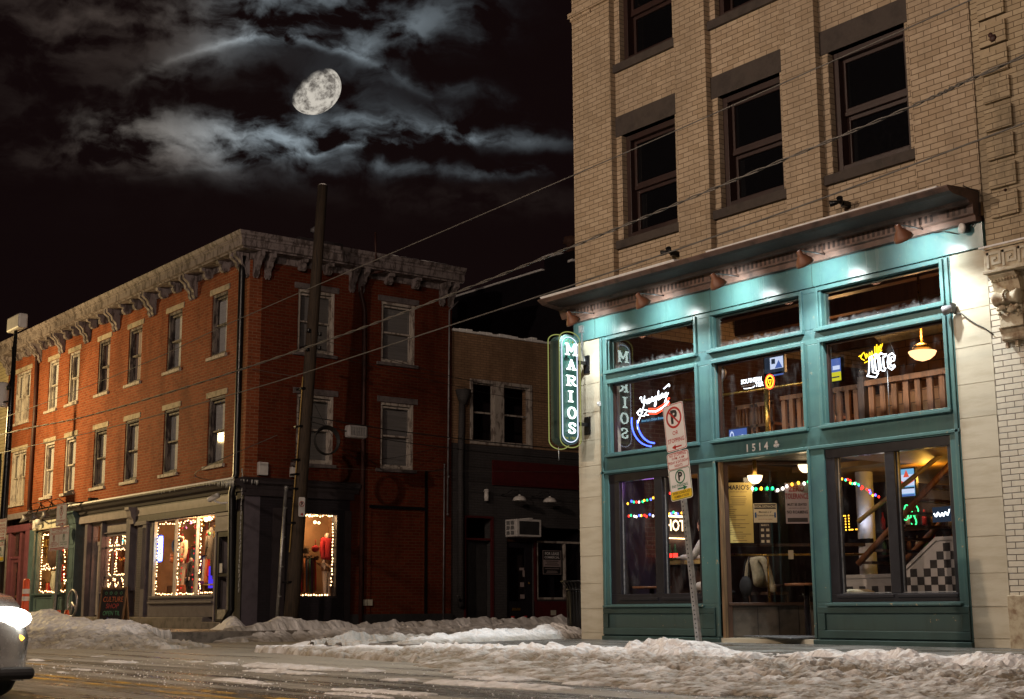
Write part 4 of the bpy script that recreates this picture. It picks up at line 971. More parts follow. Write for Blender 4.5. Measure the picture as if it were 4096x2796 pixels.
def bracket(fr, a, P, w):
    m = MB(fr); m.wedge(a-w/2, a+w/2, P)
    big = P is LP
    for q in (-1, 1):
        m.tube([(a+q*w*.52, b*.82+.012, c+.015) for b, c in P[1:-2]], .013, 4)
    if big:
        for q in (-.3, .3): m.ball((a+q*w, .045, 7.595), .028, 6, 5)
    else: m.ball((a, .17, 7.945), .05, 8, 6, (.9, 1, 1))
    return m
k = 0
for a in (-27.12, -29.75, -32.1, -34.40, -36.42, -38.35, -40.25, -42.88):
    for dx in (-.10, .10): bracket(FR, a+dx, LP, .11).build('bracket', 'cornice_grey', cor)
for a in (-28.0, -28.85, -30.55, -31.3, -32.9, -33.6, -35.15, -35.85, -37.1, -37.75, -39.0, -39.65, -41.1, -41.9): bracket(FR, a, SP, .12).build('bracket', 'cornice_grey', cor)
for a in (13.62, 13.90, 16.05, 16.30, 18.55, 18.80): bracket(SI, a, LP, .11).build('bracket', 'cornice_grey', cor)
for a in (14.72, 15.38, 17.0, 17.75): bracket(SI, a, SP, .12).build('bracket', 'cornice_grey', cor)
# chimneys and roof clutter
for y in (18.15, 19.05):
    c = MB(); c.box(-29.0, -28.2, y, y+.55, 8.4, 9.02); ch = c.build('chimney', 'dark_painted_brick', bk)
    s = MB(); n = 12
    pts = [(-29.05+.9*i/n, 8.98+.16*math.sin(PI*(i/n)**.8)*.8+.02) for i in range(n+1)]
    v2 = [(x, y-.03, z) for x, z in pts]+[(x, y+.58, z) for x, z in pts]
    s.add(v2+[(-29.05, y-.03, 8.97), (-28.15, y-.03, 8.97)], [(i, i+1, n+2+i, n+1+i) for i in range(n)]+[tuple(range(n+1))+(2*n+3, 2*n+2)], True); s.build('snow_cap', 'snow', ch)
mb = MB(); mb.box(-30.6, -28.6, 15.6, 16.8, 8.5, 9.2); mb.build('roof_hatch', 'shop_dark', bk)
mb = MB(); mb.lathe([(.05, 0), (.05, .25), (.14, .27), (.14, .33), (.02, .42)], (-28.9, 16.2, 9.2), 10); mb.lathe([(.28, 0), (.25, .12), (.1, .2)], (-27.6, 15.8, 8.5), 12); mb.build('roof_vent', 'dull_pipe', bk)
# downpipes
mb = MB(); mb.tube([(-27.02, 13.36, 8.05), (-27.05, 13.36, 7.7), (-27.06, 13.37, 3.3), (-27.1, 13.30, 2.9), (-27.08, 13.36, .45), (-27.16, 13.22, .15)], .075, 10); mb.build('downpipe', 'black_metal', bk)
mb = MB(); 
for i in range(26): z = 3.4-i*.1; mb.tube([(-26.92+rr.uniform(-.02, .03), 13.44, z), (-26.92, 13.44, z-.09)], [.010, .016], 4)
mb.build('frozen_drip', 'ice', bk)
mb = MB(); mb.tube([(-40.3, 13.42, 8.0), (-40.25, 13.43, 5.9), (-40.28, 13.43, 5.8), (-40.28, 13.43, 3.3)], .055, 8); mb.build('downpipe', 'rust_pipe', bk)
mb = MB(SI); mb.tube([(16.32, .06, 8.0), (16.28, .06, 7.6), (16.39, .06, 7.2), (16.40, .06, .1)], .05, 8); mb.build('downpipe', 'rust_pipe', bk)
mb = MB(SI); mb.tube([(19.02, .06, 7.75), (18.76, .06, 7.5), (18.72, .06, 2.66)], .022, 6).ball((18.72, .07, 2.62), .03).tube([(18.65, .03, 3.8), (18.63, .03, .22)], .018, 6)
for z in (7.1, 6.2, 5.3, 4.4, 3.5): mb.ball((18.74, .075, z), .03, 6, 4)
mb.build('drain_pipe', 'dull_pipe', bk)
mb = MB(SI); mb.tube([(16.42, .1, 8.2), (16.4, .5, 8.3), (16.38, .5, 8.95)], .025, 6).tube([(16.40, .08, 8.05), (16.7, .35, 8.12)], .035, 6); mb.build('vent_pipe', 'rust_pipe', bk)
# side wall details
mb = MB(SI); mb.wedge(13.45, 16.3, [(0, 2.98), (.06, 2.98), (.08, 3.06), (.14, 3.1), (.14, 3.15), (.18, 3.2), (0, 3.24)]); mb.box(13.45, 16.2, 0, .05, 2.84, 2.98); mb.build('shop_cornice', 'shop_dark', bk)
mb = MB(SI); wall(mb, 13.8, 16.12, .0, 2.9, -.3, -.005, [(14.88, 15.84, .70, 2.54)]); mb.box(13.5, 13.8, -.3, -.002, 0, 3.0); mb.build('painted_wall', 'dark_painted_brick', bk)
for p, q, w in ((14.2, 14.5, .04), (15.97, 16.13, .05)): mb = MB(SI); mb.box(p, q, -.005, w, .1, 2.6); mb.build('pilaster', 'shop_dark', bk)
mb = MB(SI); mb.box(16.13, 18.9, .0, .035, .0, .34); mb.build('foundation', 'charcoal', bk)
mb = MB(SI); mb.box(16.62, 18.17, .0, .02, 2.69, 2.76).box(18.12, 18.18, .0, .03, .34, 3.6); mb.build('iron_trace', 'black_metal', bk)
mb = MB(SI); mb.box(13.80, 14.02, .0, .1, 3.28, 3.56); tag(mb.build('meter_box', 'plastic_white', None, .01), 'grey meter box on the brick side wall near the corner downpipe', 'box')
mb = MB(SI); mb.box(14.58, 14.76, .0, .12, 3.28, 3.5); tag(mb.build('meter_box', 'plastic_white', None, .01), 'grey meter box half hidden behind the leaning pole', 'box')
mb = MB(SI); mb.box(16.45, 16.57, .0, .03, .53, .66).box(16.60, 16.72, .0, .03, .53, .66); mb.build('vent_cover', 'cream_band', bk)
# shop fronts on the street: ledge, boards, piers, base
mb = MB(FR); mb.wedge(-40.2, -26.86, [(0, 2.92), (.05, 2.93), (.07, 3.0), (.16, 3.04), (.2, 3.10), (.26, 3.14), (.26, 3.17), (0, 3.235)]); lg = mb.build('shop_cornice', 'shop_dark', bk)
mb = MB(FR)
n = 60
v2 = []
for i in range(n+1):
    a = -36.6+9.7*i/n; w = .16+.07*vnoise(np.array(a*1.3), np.array(0.0), 3)*(1 if i > 8 else .5)
    v2 += [(a, .272, 3.172), (a, .255, 3.20+.03*float(w)*2), (a, .262-float(w), 3.235)]
f2 = []
for i in range(n): f2 += [(3*i, 3*i+3, 3*i+4, 3*i+1), (3*i+1, 3*i+4, 3*i+5, 3*i+2)]
mb.add(v2, f2, True); mb.build('snow_ledge', 'snow', lg)
mb = MB(FR); mb.wedge(-43.05, -40.1, [(0, 3.10), (.1, 3.10), (.14, 3.2), (.16, 3.25), (0, 3.28)]); mb.build('shop_cornice', 'shop_light_grey', bk)
mb = MB()
for i in range(90):
    x = -28.4+1.5*math.sqrt(rr.random()) if i < 70 else rr.uniform(-31, -27.5); L = rr.uniform(.03, .08)+max(0, (x+28.0))*.14*rr.random()
    mb.tube([(x, 13.245, 3.17), (x, 13.245, 3.17-L)], [.011, .002], 4)
for i in range(14):
    y = 13.3+rr.random()*.5; mb.tube([(-26.78, y, 3.16), (-26.78, y, 3.16-rr.uniform(.04, .16))], [.01, .002], 4)
ic = mb.build('icicles', 'ice', bk); ic['kind'] = 'stuff'
# shop at the corner
mb = MB(FR); mb.box(-32.6, -27.28, -.2, .03, 2.545, 2.70).box(-36.4, -27.28, -.2, .02, 2.88, 2.93); mb.build('shop_board', 'shop_dark', bk)
mb = MB(FR); mb.box(-36.4, -27.5, -.2, .04, 2.70, 2.88); mb.build('fascia_board', 'shop_light_grey', bk)
mb = MB(FR); wall(mb, -31.95, -28.30, .30, 2.545, -.14, -.04, [(-31.68, -28.36, .78, 2.52)]); mb.box(-31.75, -28.3, -.04, .02, .60, .64).box(-31.75, -28.3, -.04, .0, .72, .77); mb.build('shopfront', 'shop_grey', bk, .006)
for a in (-30.48, -29.34, -31.66): mb = MB(FR); mb.box(a-.02, a+.02, -.13, -.06, .78, 2.52); mb.build('mullion', 'cream_band', bk)
g = MB(FR); g.face([(-31.68, -.10, .78), (-28.36, -.10, .78), (-28.36, -.10, 2.52), (-31.68, -.10, 2.52)]); g.build('shop_pane', 'shop_pane', bk)
mb = MB(FR); mb.box(-28.30, -27.56, -.2, -.02, 2.13, 2.545).box(-28.3, -27.56, -.02, .0, 2.46, 2.53).box(-28.3, -28.24, -.3, -.02, .2, 2.13); mb.build('door_panel', 'shop_light_grey', bk)
d = MB(FR); ring(d, -28.24, -27.56, .22, 2.12, .11, -.10, -.04, .18); d.box(-28.13, -27.67, -.09, -.05, 1.16, 1.22); do = d.build('shop_door', 'black_paint', bk)
g = MB(FR); g.face([(-28.13, -.07, .4), (-27.67, -.07, .4), (-27.67, -.07, 2.02), (-28.13, -.07, 2.02)]); g.build('door_pane', 'shop_pane', do)
g = MB(FR); g.box(-28.10, -27.70, -.04, -.035, .26, .46); g.build('kick_plate', 'galvanised', do)
g = MB(FR); g.box(-28.12, -27.98, -.065, -.06, 1.24, 1.44); g.build('door_notice', 'sign_white', do)
mb = MB(FR); mb.box(-27.56, -26.95, -.4, -.03, .1, 2.95); mb.box(-27.56, -27.28, -.1, .03, .45, 2.55)
for k in range(5): mb.box(-27.535+k*.048, -27.515+k*.048, .03, .045, .95, 2.5)
mb.box(-27.6, -27.25, -.1, .07, 2.55, 2.72); mb.build('corner_pilaster', 'shop_grey', bk, .006)
mb = MB(FR); mb.box(-32.55, -31.95, -.3, -.02, .3, 2.55); mb.build('brick_pier', 'grey_painted_brick', bk)
mb = MB(FR); mb.box(-32.15, -31.93, -.1, .03, .3, 2.5)
for k in range(4): mb.box(-32.13+k*.05, -32.11+k*.05, .03, .042, .95, 2.4)
mb.box(-32.62, -31.9, -.1, .05, 2.47, 2.56); mb.build('pilaster', 'shop_grey', bk, .006)
mb = MB(FR); mb.wedge(-32.85, -32.60, [(0, 2.52), (.08, 2.52), (.09, 2.62), (.15, 2.7), (.17, 2.82), (.22, 2.86), (.22, 2.92), (0, 2.92)]); mb.build('scroll_bracket', 'shop_light_grey', bk)
mb = MB(FR); mb.box(-36.5, -28.58, -.3, .08, .0, .30).box(-28.58, -27.3, -.45, .12, .0, .20); mb.build('stone_base', 'rough_stone', bk, .025)
# shop in the middle: door, small paned window
mb = MB(FR); wall(mb, -35.92, -32.55, .30, 2.70, -.3, -.16, [(-35.82, -35.08, .3, 2.62), (-34.98, -33.27, .94, 2.34)]); mb.build('shopfront', 'shop_light_grey', bk, .006)
mb = MB(FR); mb.box(-36.05, -35.88, -.16, -.02, .3, 2.7).box(-35.05, -34.94, -.16, -.05, .3, 2.72).box(-33.24, -32.98, -.16, .0, .3, 2.72).box(-35.05, -32.98, -.16, -.06, .87, .92).box(-35.05, -33, -.16, -.1, 2.38, 2.41).box(-34.9, -33.3, -.16, -.14, .80, .84).box(-34.9, -33.3, -.16, -.14, .4, .44); mb.build('post', 'shop_grey', bk, .006)
mb = MB(FR); gr = MB(FR)
ring(mb, -34.99, -33.26, .93, 2.35, .04, -.22, -.17)
for a in (-34.5, -33.63): mb.box(a-.016, a+.016, -.22, -.18, .97, 2.31)
mb.box(-34.02, -33.99, -.22, -.18, 2.05, 2.31).box(-34.02, -33.99, -.22, -.18, .97, 1.27)
for c in (1.29, 2.03): mb.box(-34.95, -33.3, -.221, -.179, c-.02, c+.02)
gl = mb.build('window_grid', 'shop_grey', bk)
g = MB(FR); g.face([(-34.98, -.20, .94), (-33.27, -.20, .94), (-33.27, -.20, 2.34), (-34.98, -.20, 2.34)]); g.build('shop_pane', 'shop_pane', gl)
d = MB(FR); wall(d, -35.82, -35.08, .34, 2.12, -.35, -.28, [(-35.66, -35.24, 1.18, 1.98)])
for c in (.45, .68, .91): d.box(-35.66, -35.24, -.28, -.27, c, c+.17)
d.box(-35.82, -35.08, -.36, -.26, 2.12, 2.22); do = d.build('panelled_door', 'shop_light_grey', bk)
g = MB(FR); g.face([(-35.66, -.31, 1.18), (-35.24, -.31, 1.18), (-35.24, -.31, 1.98), (-35.66, -.31, 1.98)]); g.face([(-35.82, -.31, 2.22), (-35.08, -.31, 2.22), (-35.08, -.31, 2.62), (-35.82, -.31, 2.62)]); g.build('door_pane', 'shop_pane', do)
mb = MB(FR); mb.box(-36.9, -36.40, -.2, .10, .1, 2.72); mb.wedge(-36.92, -36.38, [(0, 2.72), (.12, 2.72), (.14, 2.85), (.2, 2.95), (.2, 3.05), (0, 3.05)])
for c0, c1 in ((.35, 1.2), (1.3, 2.1), (2.18, 2.62)): ring(mb, -36.82, -36.48, c0, c1, .03, .10, .115)
mb.build('teal_pillar', 'shop_teal', bk, .006)
# teal shop
mb = MB(FR); wall(mb, -40.1, -36.9, .1, 2.72, -.15, -.04, [(-39.72, -37.02, .93, 2.66)]); mb.box(-39.75, -36.95, -.04, .04, .88, .93).box(-38.15, -37.85, -.04, .03, .12, .9)
for a, b in ((-39.6, -38.25), (-37.75, -37.05)): ring(mb, a, b, .45, .82, .03, -.04, -.02)
mb.box(-40.15, -39.78, -.1, .05, .1, 2.72); mb.build('shopfront', 'shop_teal', bk, .006)
mb = MB(FR); mb.box(-38.08, -37.95, -.14, -.02, .93, 2.66); mb.build('mullion', 'shop_teal', bk)
g = MB(FR); g.face([(-39.72, -.10, .93), (-37.02, -.10, .93), (-37.02, -.10, 2.66), (-39.72, -.10, 2.66)]); g.build('shop_pane', 'shop_pane', bk)
mb = MB(FR); mb.text('CULTURE', -38.95, -.095, 2.30, .30, .015, sx=.95).text('Shop', -38.75, -.095, 2.02, .36, .015); mb.build('window_lettering', 'gold_leaf', bk)
mb = MB(FR); mb.lathe([(.42, 0), (.42, .004)], (-38.6, -.097, 2.02), 26, (0, 1, 0)); mb.build('lettering_disc', 'terracotta', bk)
mb = MB(FR); mb.box(-39.75, -36.95, -.1, .06, 2.72, 2.92).box(-39.8, -36.92, -.1, .09, 2.69, 2.72); mb.build('sign_band', 'cream_band', bk)
# plum entrance
mb = MB(FR); mb.box(-43.05, -40.2, -.2, .05, 2.72, 2.92).box(-40.55, -40.2, -.15, .04, .1, 2.72).box(-42.1, -41.9, -.15, .02, .1, 2.72).box(-41.15, -40.95, -.15, .0, .1, 2.72).box(-41.9, -41.15, -.15, -.02, 1.95, 2.02); mb.build('entrance_frame', 'shop_plum', bk, .006)
mb = MB(FR); wall(mb, -41.9, -41.15, .12, 1.95, -.15, -.06, [(-41.72, -41.33, .75, 1.85)]); pd = mb.build('plum_door', 'shop_plum', bk)
g = MB(FR); g.face([(-41.72, -.1, .75), (-41.33, -.1, .75), (-41.33, -.1, 1.85), (-41.72, -.1, 1.85)]); g.face([(-41.9, -.1, 2.02), (-41.15, -.1, 2.02), (-41.15, -.1, 2.72), (-41.9, -.1, 2.72)]); g.build('door_pane', 'pane', pd)
mb = MB(FR); mb.box(-43.05, -42.1, -.3, -.02, .1, 2.72).box(-40.95, -40.55, -.3, -.1, .1, 2.72); mb.build('stone_wall', 'rough_stone', bk)
mb = MB(FR); mb.box(-41.70, -41.35, -.5, -.45, 1.62, 1.80); mb.build('exit_light', 'exit_glow', bk)
# shop display rooms (boxes behind the glass)
plain('room_warm', (.35, .20, .10), .8, var=.5, scale=2); plain('room_floor', (.25, .15, .08), .6, var=.4)
brick('room_brick', (.36, .19, .12), (.30, .15, .10), (.35, .27, .2), .22, .075, .008, grime=.3)
mb = MB(); mb.box(-33.0, -28.35, 15.3, 15.4, .3, 2.9).box(-28.38, -28.30, 13.66, 15.3, .3, 2.9); mb.build('shop_room', 'room_brick', bk)
mb = MB(); mb.box(-32.99, -32.9, 13.82, 15.3, .3, 2.9).box(-32.9, -28.38, 13.82, 15.3, 2.6, 2.7).box(-31.7, -28.38, 13.65, 13.82, 2.6, 2.7); mb.build('shop_room', 'room_warm', bk)
mb = MB(); mb.box(-32.9, -28.38, 13.65, 15.3, .66, .75).box(-42.0, -36.95, 13.66, 14.7, .84, .9).box(-36.8, -33.05, 13.81, 14.9, .5, .6); mb.build('display_floor', 'room_floor', bk)
mb = MB(); mb.box(-42.0, -36.9, 14.7, 14.8, .5, 2.9).box(-42, -36.95, 13.82, 14.7, 2.7, 2.8).box(-42.1, -42.0, 13.82, 14.8, .1, 2.8).box(-36.85, -33.0, 14.9, 15, .4, 2.9).box(-36.85, -33.0, 13.82, 14.9, 2.68, 2.75).box(-36.9, -36.85, 13.82, 15, .1, 2.8); mb.build('shop_room', 'room_warm', bk)
mb = MB(); mb.box(-28.28, -27.26, 16.3, 16.4, .3, 2.9).box(-28.28, -28.2, 14.6, 16.3, .3, 2.9).box(-28.29, -28.25, 13.8, 14.5, .3, 2.9).box(-28.28, -27.26, 14.5, 14.6, .3, 2.9); mb.build('shop_room', 'room_warm', bk)
mb = MB(); mb.box(-28.2, -27.27, 14.6, 16.3, .62, .70); mb.build('display_floor', 'room_floor', bk)
mb = MB(SI); ring(mb, 14.88, 15.84, .70, 2.54, .04, -.12, -.02); mb.build('shop_window', 'shop_dark', bk)
g = MB(SI); g.face([(14.9, -.08, .72), (15.82, -.08, .72), (15.82, -.08, 2.52), (14.9, -.08, 2.52)]); g.build('shop_pane', 'shop_pane', bk)

# ------------------------------------------------------------------ low tan building on the side street
tb = thing('low_building', 'two storey tan brick building with dark painted ground floor beside the side street', 'building', (-30, 21.5, 0))
mb = MB(SJ); wall(mb, 18.9, 27, 4.33, 7.04, -.3, 0, [(19.50, 21.28, 4.38, 5.86)]); mb.box(18.9, 19.2, -6, -.3, 4, 7); mb.build('wall', 'tan_brick', tb)
mb = MB(SJ); wall(mb, 18.9, 27, 0, 4.33, -.3, .003, [(19.30, 20.10, .18, 2.58), (20.54, 21.36, .2, 2.58), (21.42, 23.2, .68, 2.40)]); mb.build('lower_wall', 'slate_painted_brick', tb)
mb = MB(SJ)
for i in range(40):
    a = 18.9+i*.2; mb.box(a, a+.205, -.33, .05, 7.03, 7.10+.018*math.sin(i*1.7)+(.03 if i % 5 == 2 else 0))
mb.build('snow_coping', 'snow', tb, .02)
mb = MB(SJ); ring(mb, 19.44, 21.34, 4.34, 5.92, .08, -.12, .03); mb.box(20.17, 20.47, -.12, .02, 4.4, 5.85); wo = mb.build('window', 'old_white', tb, .006)
mb = MB(SJ)
for a, b in ((19.52, 20.17), (20.47, 21.26)): ring(mb, a, b, 4.42, 5.84, .03, -.10, -.06); mb.box(a, b, -.09, -.05, 5.10, 5.14)
mb.build('sash', 'old_white', wo)
g = MB(SJ); g.face([(19.5, -.085, 4.4), (21.28, -.085, 4.4), (21.28, -.085, 5.85), (19.5, -.085, 5.85)]); g.build('pane', 'pane_dark', wo)
mb = MB(SJ); mb.box(20.1, 23.6, .003, .05, 3.38, 3.98); mb.build('blank_signboard', 'maroon', tb)
mb = MB(SJ); ring(mb, 19.27, 20.13, .15, 2.62, .05, -.05, .03, .02); mb.box(19.3, 20.1, -.1, -.02, 2.05, 2.10); mb.build('door_frame', 'maroon', tb)
mb = MB(SJ); mb.box(19.32, 20.08, -.25, -.2, .18, 2.05); mb.build('dark_door', 'charcoal', tb)
d = MB(SJ); wall(d, 20.54, 21.36, .2, 2.02, -.12, -.06, [(20.64, 21.16, .62, 1.9)]); do = d.build('glazed_door', 'black_paint', tb)
g = MB(SJ); g.face([(20.64, -.09, .62), (21.16, -.09, .62), (21.16, -.09, 1.9), (20.64, -.09, 1.9)]); g.build('door_pane', 'pane_dark', do)
g = MB(SJ); g.ball((21.24, -.03, 1.05), .025); g.build('handle', 'brass', do)
g = MB(SJ); g.box(20.96, 21.10, -.05, -.045, 1.36, 1.42).box(21.06, 21.12, -.05, -.045, 1.2, 1.36).box(20.98, 21.10, -.05, -.045, .96, 1.07).box(20.98, 21.11, -.05, -.045, .68, .78); g.build('door_sticker', 'paper_grey', do)
g = MB(SJ); g.box(20.74, 20.98, -.055, -.045, .40, .46); g.build('mail_slot', 'brass', do)
mb = MB(SJ); mb.box(20.54, 21.36, -.1, -.03, 2.04, 2.56); mb.build('transom_board', 'wood_dark', tb)
mb = MB(SJ); mb.box(21.36, 23.4, .002, .03, .15, .62).box(21.36, 21.44, 0, .04, .15, 2.5); mb.build('red_panel', 'maroon', tb)
mb = MB(SJ); ring(mb, 21.42, 23.2, .66, 2.08, .05, -.08, .04); mb.box(22.32, 22.36, -.05, .03, .7, 2.04); wo = mb.build('shop_window', 'old_white', tb)
g = MB(SJ); g.face([(21.46, -.05, .7), (23.16, -.05, .7), (23.16, -.05, 2.04), (21.46, -.05, 2.04)]); g.build('pane', 'pane_dark', wo)
mb = MB(SJ); mb.box(21.86, 22.02, .003, .04, .28, .40); mb.build('outlet_box', 'cream_band', tb)
mb = MB(SJ); mb.box(18.9, 24, .0, .4, -.1, .16); mb.build('doorstep', 'rough_stone', tb)
mb = MB(SJ); mb.tube([(19.14, .1, 5.3), (19.12, .12, 5.0), (19.1, .1, 3.8), (19.12, .1, .5)], .075, 8); mb.lathe([(.2, .35), (.12, .1), (.08, 0)], (19.16, .12, 5.25), 8); mb.tube([(19.12, .1, .6), (18.85, .35, .75)], .025, 6); mb.build('downpipe', 'slate_painted_brick', tb)
mb = MB(SJ); mb.box(18.9, 22.9, -6, -.3, 6.4, 6.5).box(19.2, 23.5, -1.6, -1.5, 0, 6.4).box(26.9, 27, -6, -.3, 0, 7); mb.build('inner_floor', 'plaster_dark', tb)
for i, (y, lb) in enumerate(((20.63, 'white dome lamp on a curled arm near the air conditioner'), (21.57, 'white dome lamp on a curled arm above the lease sign'))):
    t = thing('dome_lamp', lb, 'lamp', (-26.6, y, 3.05), 'dome lamps on the low building')
    mb = MB(); mb.lathe([(.17, 0), (.15, .06), (.10, .10), (.03, .12), (.02, .15)], (-26.6, y, 3.0), 16, caps=False); mb.build('shade', 'white_enamel', t)
    mb = MB(); mb.tube([(-26.6, y, 3.14), (-26.62, y-.02, 3.24), (-26.75, y-.1, 3.27), (-26.85, y-.2, 3.18), (-26.95, y-.3, 3.14)], .012, 6); mb.build('arm', 'black_metal', t)
mb = MB(SJ); mb.lathe([(.05, 0), (.06, .12), (.05, .2), (.07, .22), (.05, .28)], (19.86, .1, 2.98), 10); tag(mb.build('lamp_socket', 'white_enamel'), 'bare white lamp socket left of the two dome lamps', 'lamp')
ac = thing('air_conditioner', 'white window air conditioner sticking out over the glazed door', 'air conditioner', (-26.75, 20.85, 2.3))
mb = MB(); mb.box(-27.05, -26.55, 20.50, 21.26, 2.14, 2.56).box(-27, -26.6, 20.9, 21.05, 2.56, 2.60); mb.build('casing', 'plastic_white', ac, .03)
mb = MB(); mb.box(-26.549, -26.54, 20.58, 21.18, 2.19, 2.51); mb.build('coil_grille', 'charcoal', ac)
mb = MB()
for k in range(3):
    for j in range(2): mb.box(-26.95+j*.17, -26.82+j*.17, 20.494, 20.499, 2.19+k*.12, 2.28+k*.12)
mb.build('side_louvre', 'galvanised', ac)
ls = thing('lease_sign', 'small framed FOR LEASE COMMERCIAL sign in the dark shop window', 'sign', (-26.98, 21.93, 1.29))
mb = MB(SJ); mb.box(21.64, 22.22, .0, .012, 1.27, 1.85); mb.build('board', 'sign_black', ls)
mb = MB(SJ); ring(mb, 21.64, 22.22, 1.27, 1.85, .012, .012, .016); mb.box(21.66, 22.2, .012, .015, 1.45, 1.62); mb.build('pale_panel', 'paper_grey', ls)
mb = MB(SJ); mb.text('FOR LEASE', 21.93, .016, 1.77, .095, .02).text('COMMERCIAL', 21.93, .016, 1.68, .075, .02); mb.build('lettering', 'sign_white', ls)
mb = MB(SJ)
for z, w in ((1.58, .2), (1.535, .17), (1.49, .22)): mb.box(21.93-w, 21.93+w, .0155, .017, z, z+.018)
mb.build('small_print', 'print_dark', ls)
mb = MB(SJ)
for z, w in ((1.40, .23), (1.34, .16), (1.31, .18)): mb.box(21.93-w, 21.93+w, .013, .015, z, z+.014)
mb.build('small_print', 'paper_grey', ls)
for y, lb in ((20.60, 'red paper cup on the step under the dark glazed door'), (20.98, 'red paper cup on the step near the door handle side')):
    mb = MB(); mb.lathe([(.03, 0), (.045, .11)], (-26.85, y, .16), 10); tag(mb.build('paper_cup', 'cloth_red'), lb, 'cup')

# dark block behind it and the pale building at the far left
db = thing('dark_building', 'unlit dark building with snowy roof edge standing behind the low tan one', 'building', (-31, 25, 0))
mb = MB(); mb.box(-40, -27.2, 22.95, 34, 0, 9.4); mb.build('wall', 'black_paint', db)
mb = MB(); mb.box(-28.5, -27.3, 23.0, 23.9, 9.4, 9.72); mb.build('chimney', 'black_paint', db)
mb = MB(); mb.lathe([(.12, 0), (.12, .3), (.22, .34), (.2, .5), (.05, .55)], (-27.85, 23.4, 9.75), 10); mb.build('chimney_pot', 'terracotta', db)
mb = MB(); mb.box(-40, -28.5, 22.9, 23.3, 9.4, 9.45).box(-28.55, -27.9, 22.95, 23.9, 9.72, 9.80).box(-27.4, -27.2, 22.9, 23.3, 9.4, 9.46); mb.build('snow_edge', 'snow', db)
pb = thing('pale_building', 'pale clapboard building at the left edge beside the brick building', 'building', (-46, 15, 0))
mb = MB(FR); wall(mb, -52, -43.07, 0, 8.6, -6, -.02, []); mb.build('wall', 'pale_siding', pb)
mb = MB(FR); mb.box(-44.2, -43.3, -.02, .02, 4.0, 5.2); mb.build('window', 'black_glass', pb)
mb = MB(FR); mb.box(-52, -43.07, -.02, .08, .1, 3.0); mb.build('shopfront', 'charcoal', pb)
# ------------------------------------------------------------------ skinned figures
def skin(name, joints, edges, mat, parent, root=0, lvl=1):
    me = D.meshes.new(name); o = D.objects.new(name, me); COL.objects.link(o)
    me.from_pydata([j[:3] for j in joints], edges, [])
    md = o.modifiers.new('skin', 'SKIN'); md.use_smooth_shade = True
    sv = me.skin_vertices[0].data
    for i, j in enumerate(joints):
        r = j[3]; sv[i].radius = (r if not isinstance(r, tuple) else r[0], r if not isinstance(r, tuple) else r[1])
        sv[i].use_root = i == root
    sub = o.modifiers.new('sub', 'SUBSURF'); sub.levels = sub.render_levels = lvl
    bpy.context.view_layer.update()
    dg = bpy.context.evaluated_depsgraph_get(); m2 = D.meshes.new_from_object(o.evaluated_get(dg)); m2.name = name
    D.objects.remove(o); D.meshes.remove(me)
    p = parent; off = Vector()
    while p is not None: off += p.location; p = p.parent
    m2.transform(Matrix.Translation(-off)); m2.materials.clear(); m2.materials.append(M(mat)); m2.polygons.foreach_set('use_smooth', [True]*len(m2.polygons))
    o = D.objects.new(name, m2); COL.objects.link(o); o.parent = parent
    return o

# ------------------------------------------------------------------ parking signs
def circle_p(mb, a, c, r, b, col_ring, slash=None):
    mb.mi = col_ring
    pts = arc(a, c, r, r, 0, 2*PI, 24)
    inn = arc(a, c, r*.8, r*.8, 0, 2*PI, 24)
    mb.add([(x, b, z) for x, z in pts]+[(x, b, z) for x, z in inn], [(i, i+1, 26+i, 25+i) for i in range(24)])
    mb.mi = 2; mb.text('P', a, b+.0005, c, r*1.65, .045)
    if slash:
        mb.mi = col_ring; d = r*.86; w = r*.085; q = math.sqrt(.5)
        mb.add([(a-d*q-w*q, b+.001, c+d*q-w*q), (a-d*q+w*q, b+.001, c+d*q+w*q), (a+d*q+w*q, b+.001, c-d*q+w*q), (a+d*q-w*q, b+.001, c-d*q-w*q)], [(0,1,2,3)])
def arrow(mb, a0, a1, c, b, w=.012):
    s = 1 if a1 > a0 else -1
    mb.add([(a0, b, c-w/2), (a1-s*.05, b, c-w/2), (a1-s*.05, b, c+w/2), (a0, b, c+w/2)], [(0,1,2,3)])
    mb.add([(a1-s*.06, b, c-w*1.7), (a1, b, c), (a1-s*.06, b, c+w*1.7)], [(0,1,2)])
PAINT = ['sign_red', 'sign_green', 'sign_black', 'sign_white', 'sign_yellow']
def rrect(a0, a1, c0, c1, r=.03):
    P = []
    for cx, cz, t in ((a1-r, c1-r, 0), (a0+r, c1-r, PI/2), (a0+r, c0+r, PI), (a1-r, c0+r, 1.5*PI)): P += arc(cx, cz, r, r, t, t+PI/2, 4)
    return P
def border(mb, a0, a1, c0, c1, b, col, w=.006):
    mb.mi = col; o_ = rrect(a0, a1, c0, c1, .028); i_ = rrect(a0+w, a1-w, c0+w, c1-w, .024); n = len(o_)
    mb.add([(x, b, z) for x, z in o_]+[(x, b, z) for x, z in i_], [(i, (i+1) % n, n+(i+1) % n, n+i) for i in range(n)])
def plate(fr, a0, a1, c0, c1, par, lab=None):
    m = MB(fr); m.plate(rrect(a0, a1, c0, c1), -.002, 0); o = m.build('sign_plate', 'sign_white', par)
    if lab: o['label'] = lab
    return o
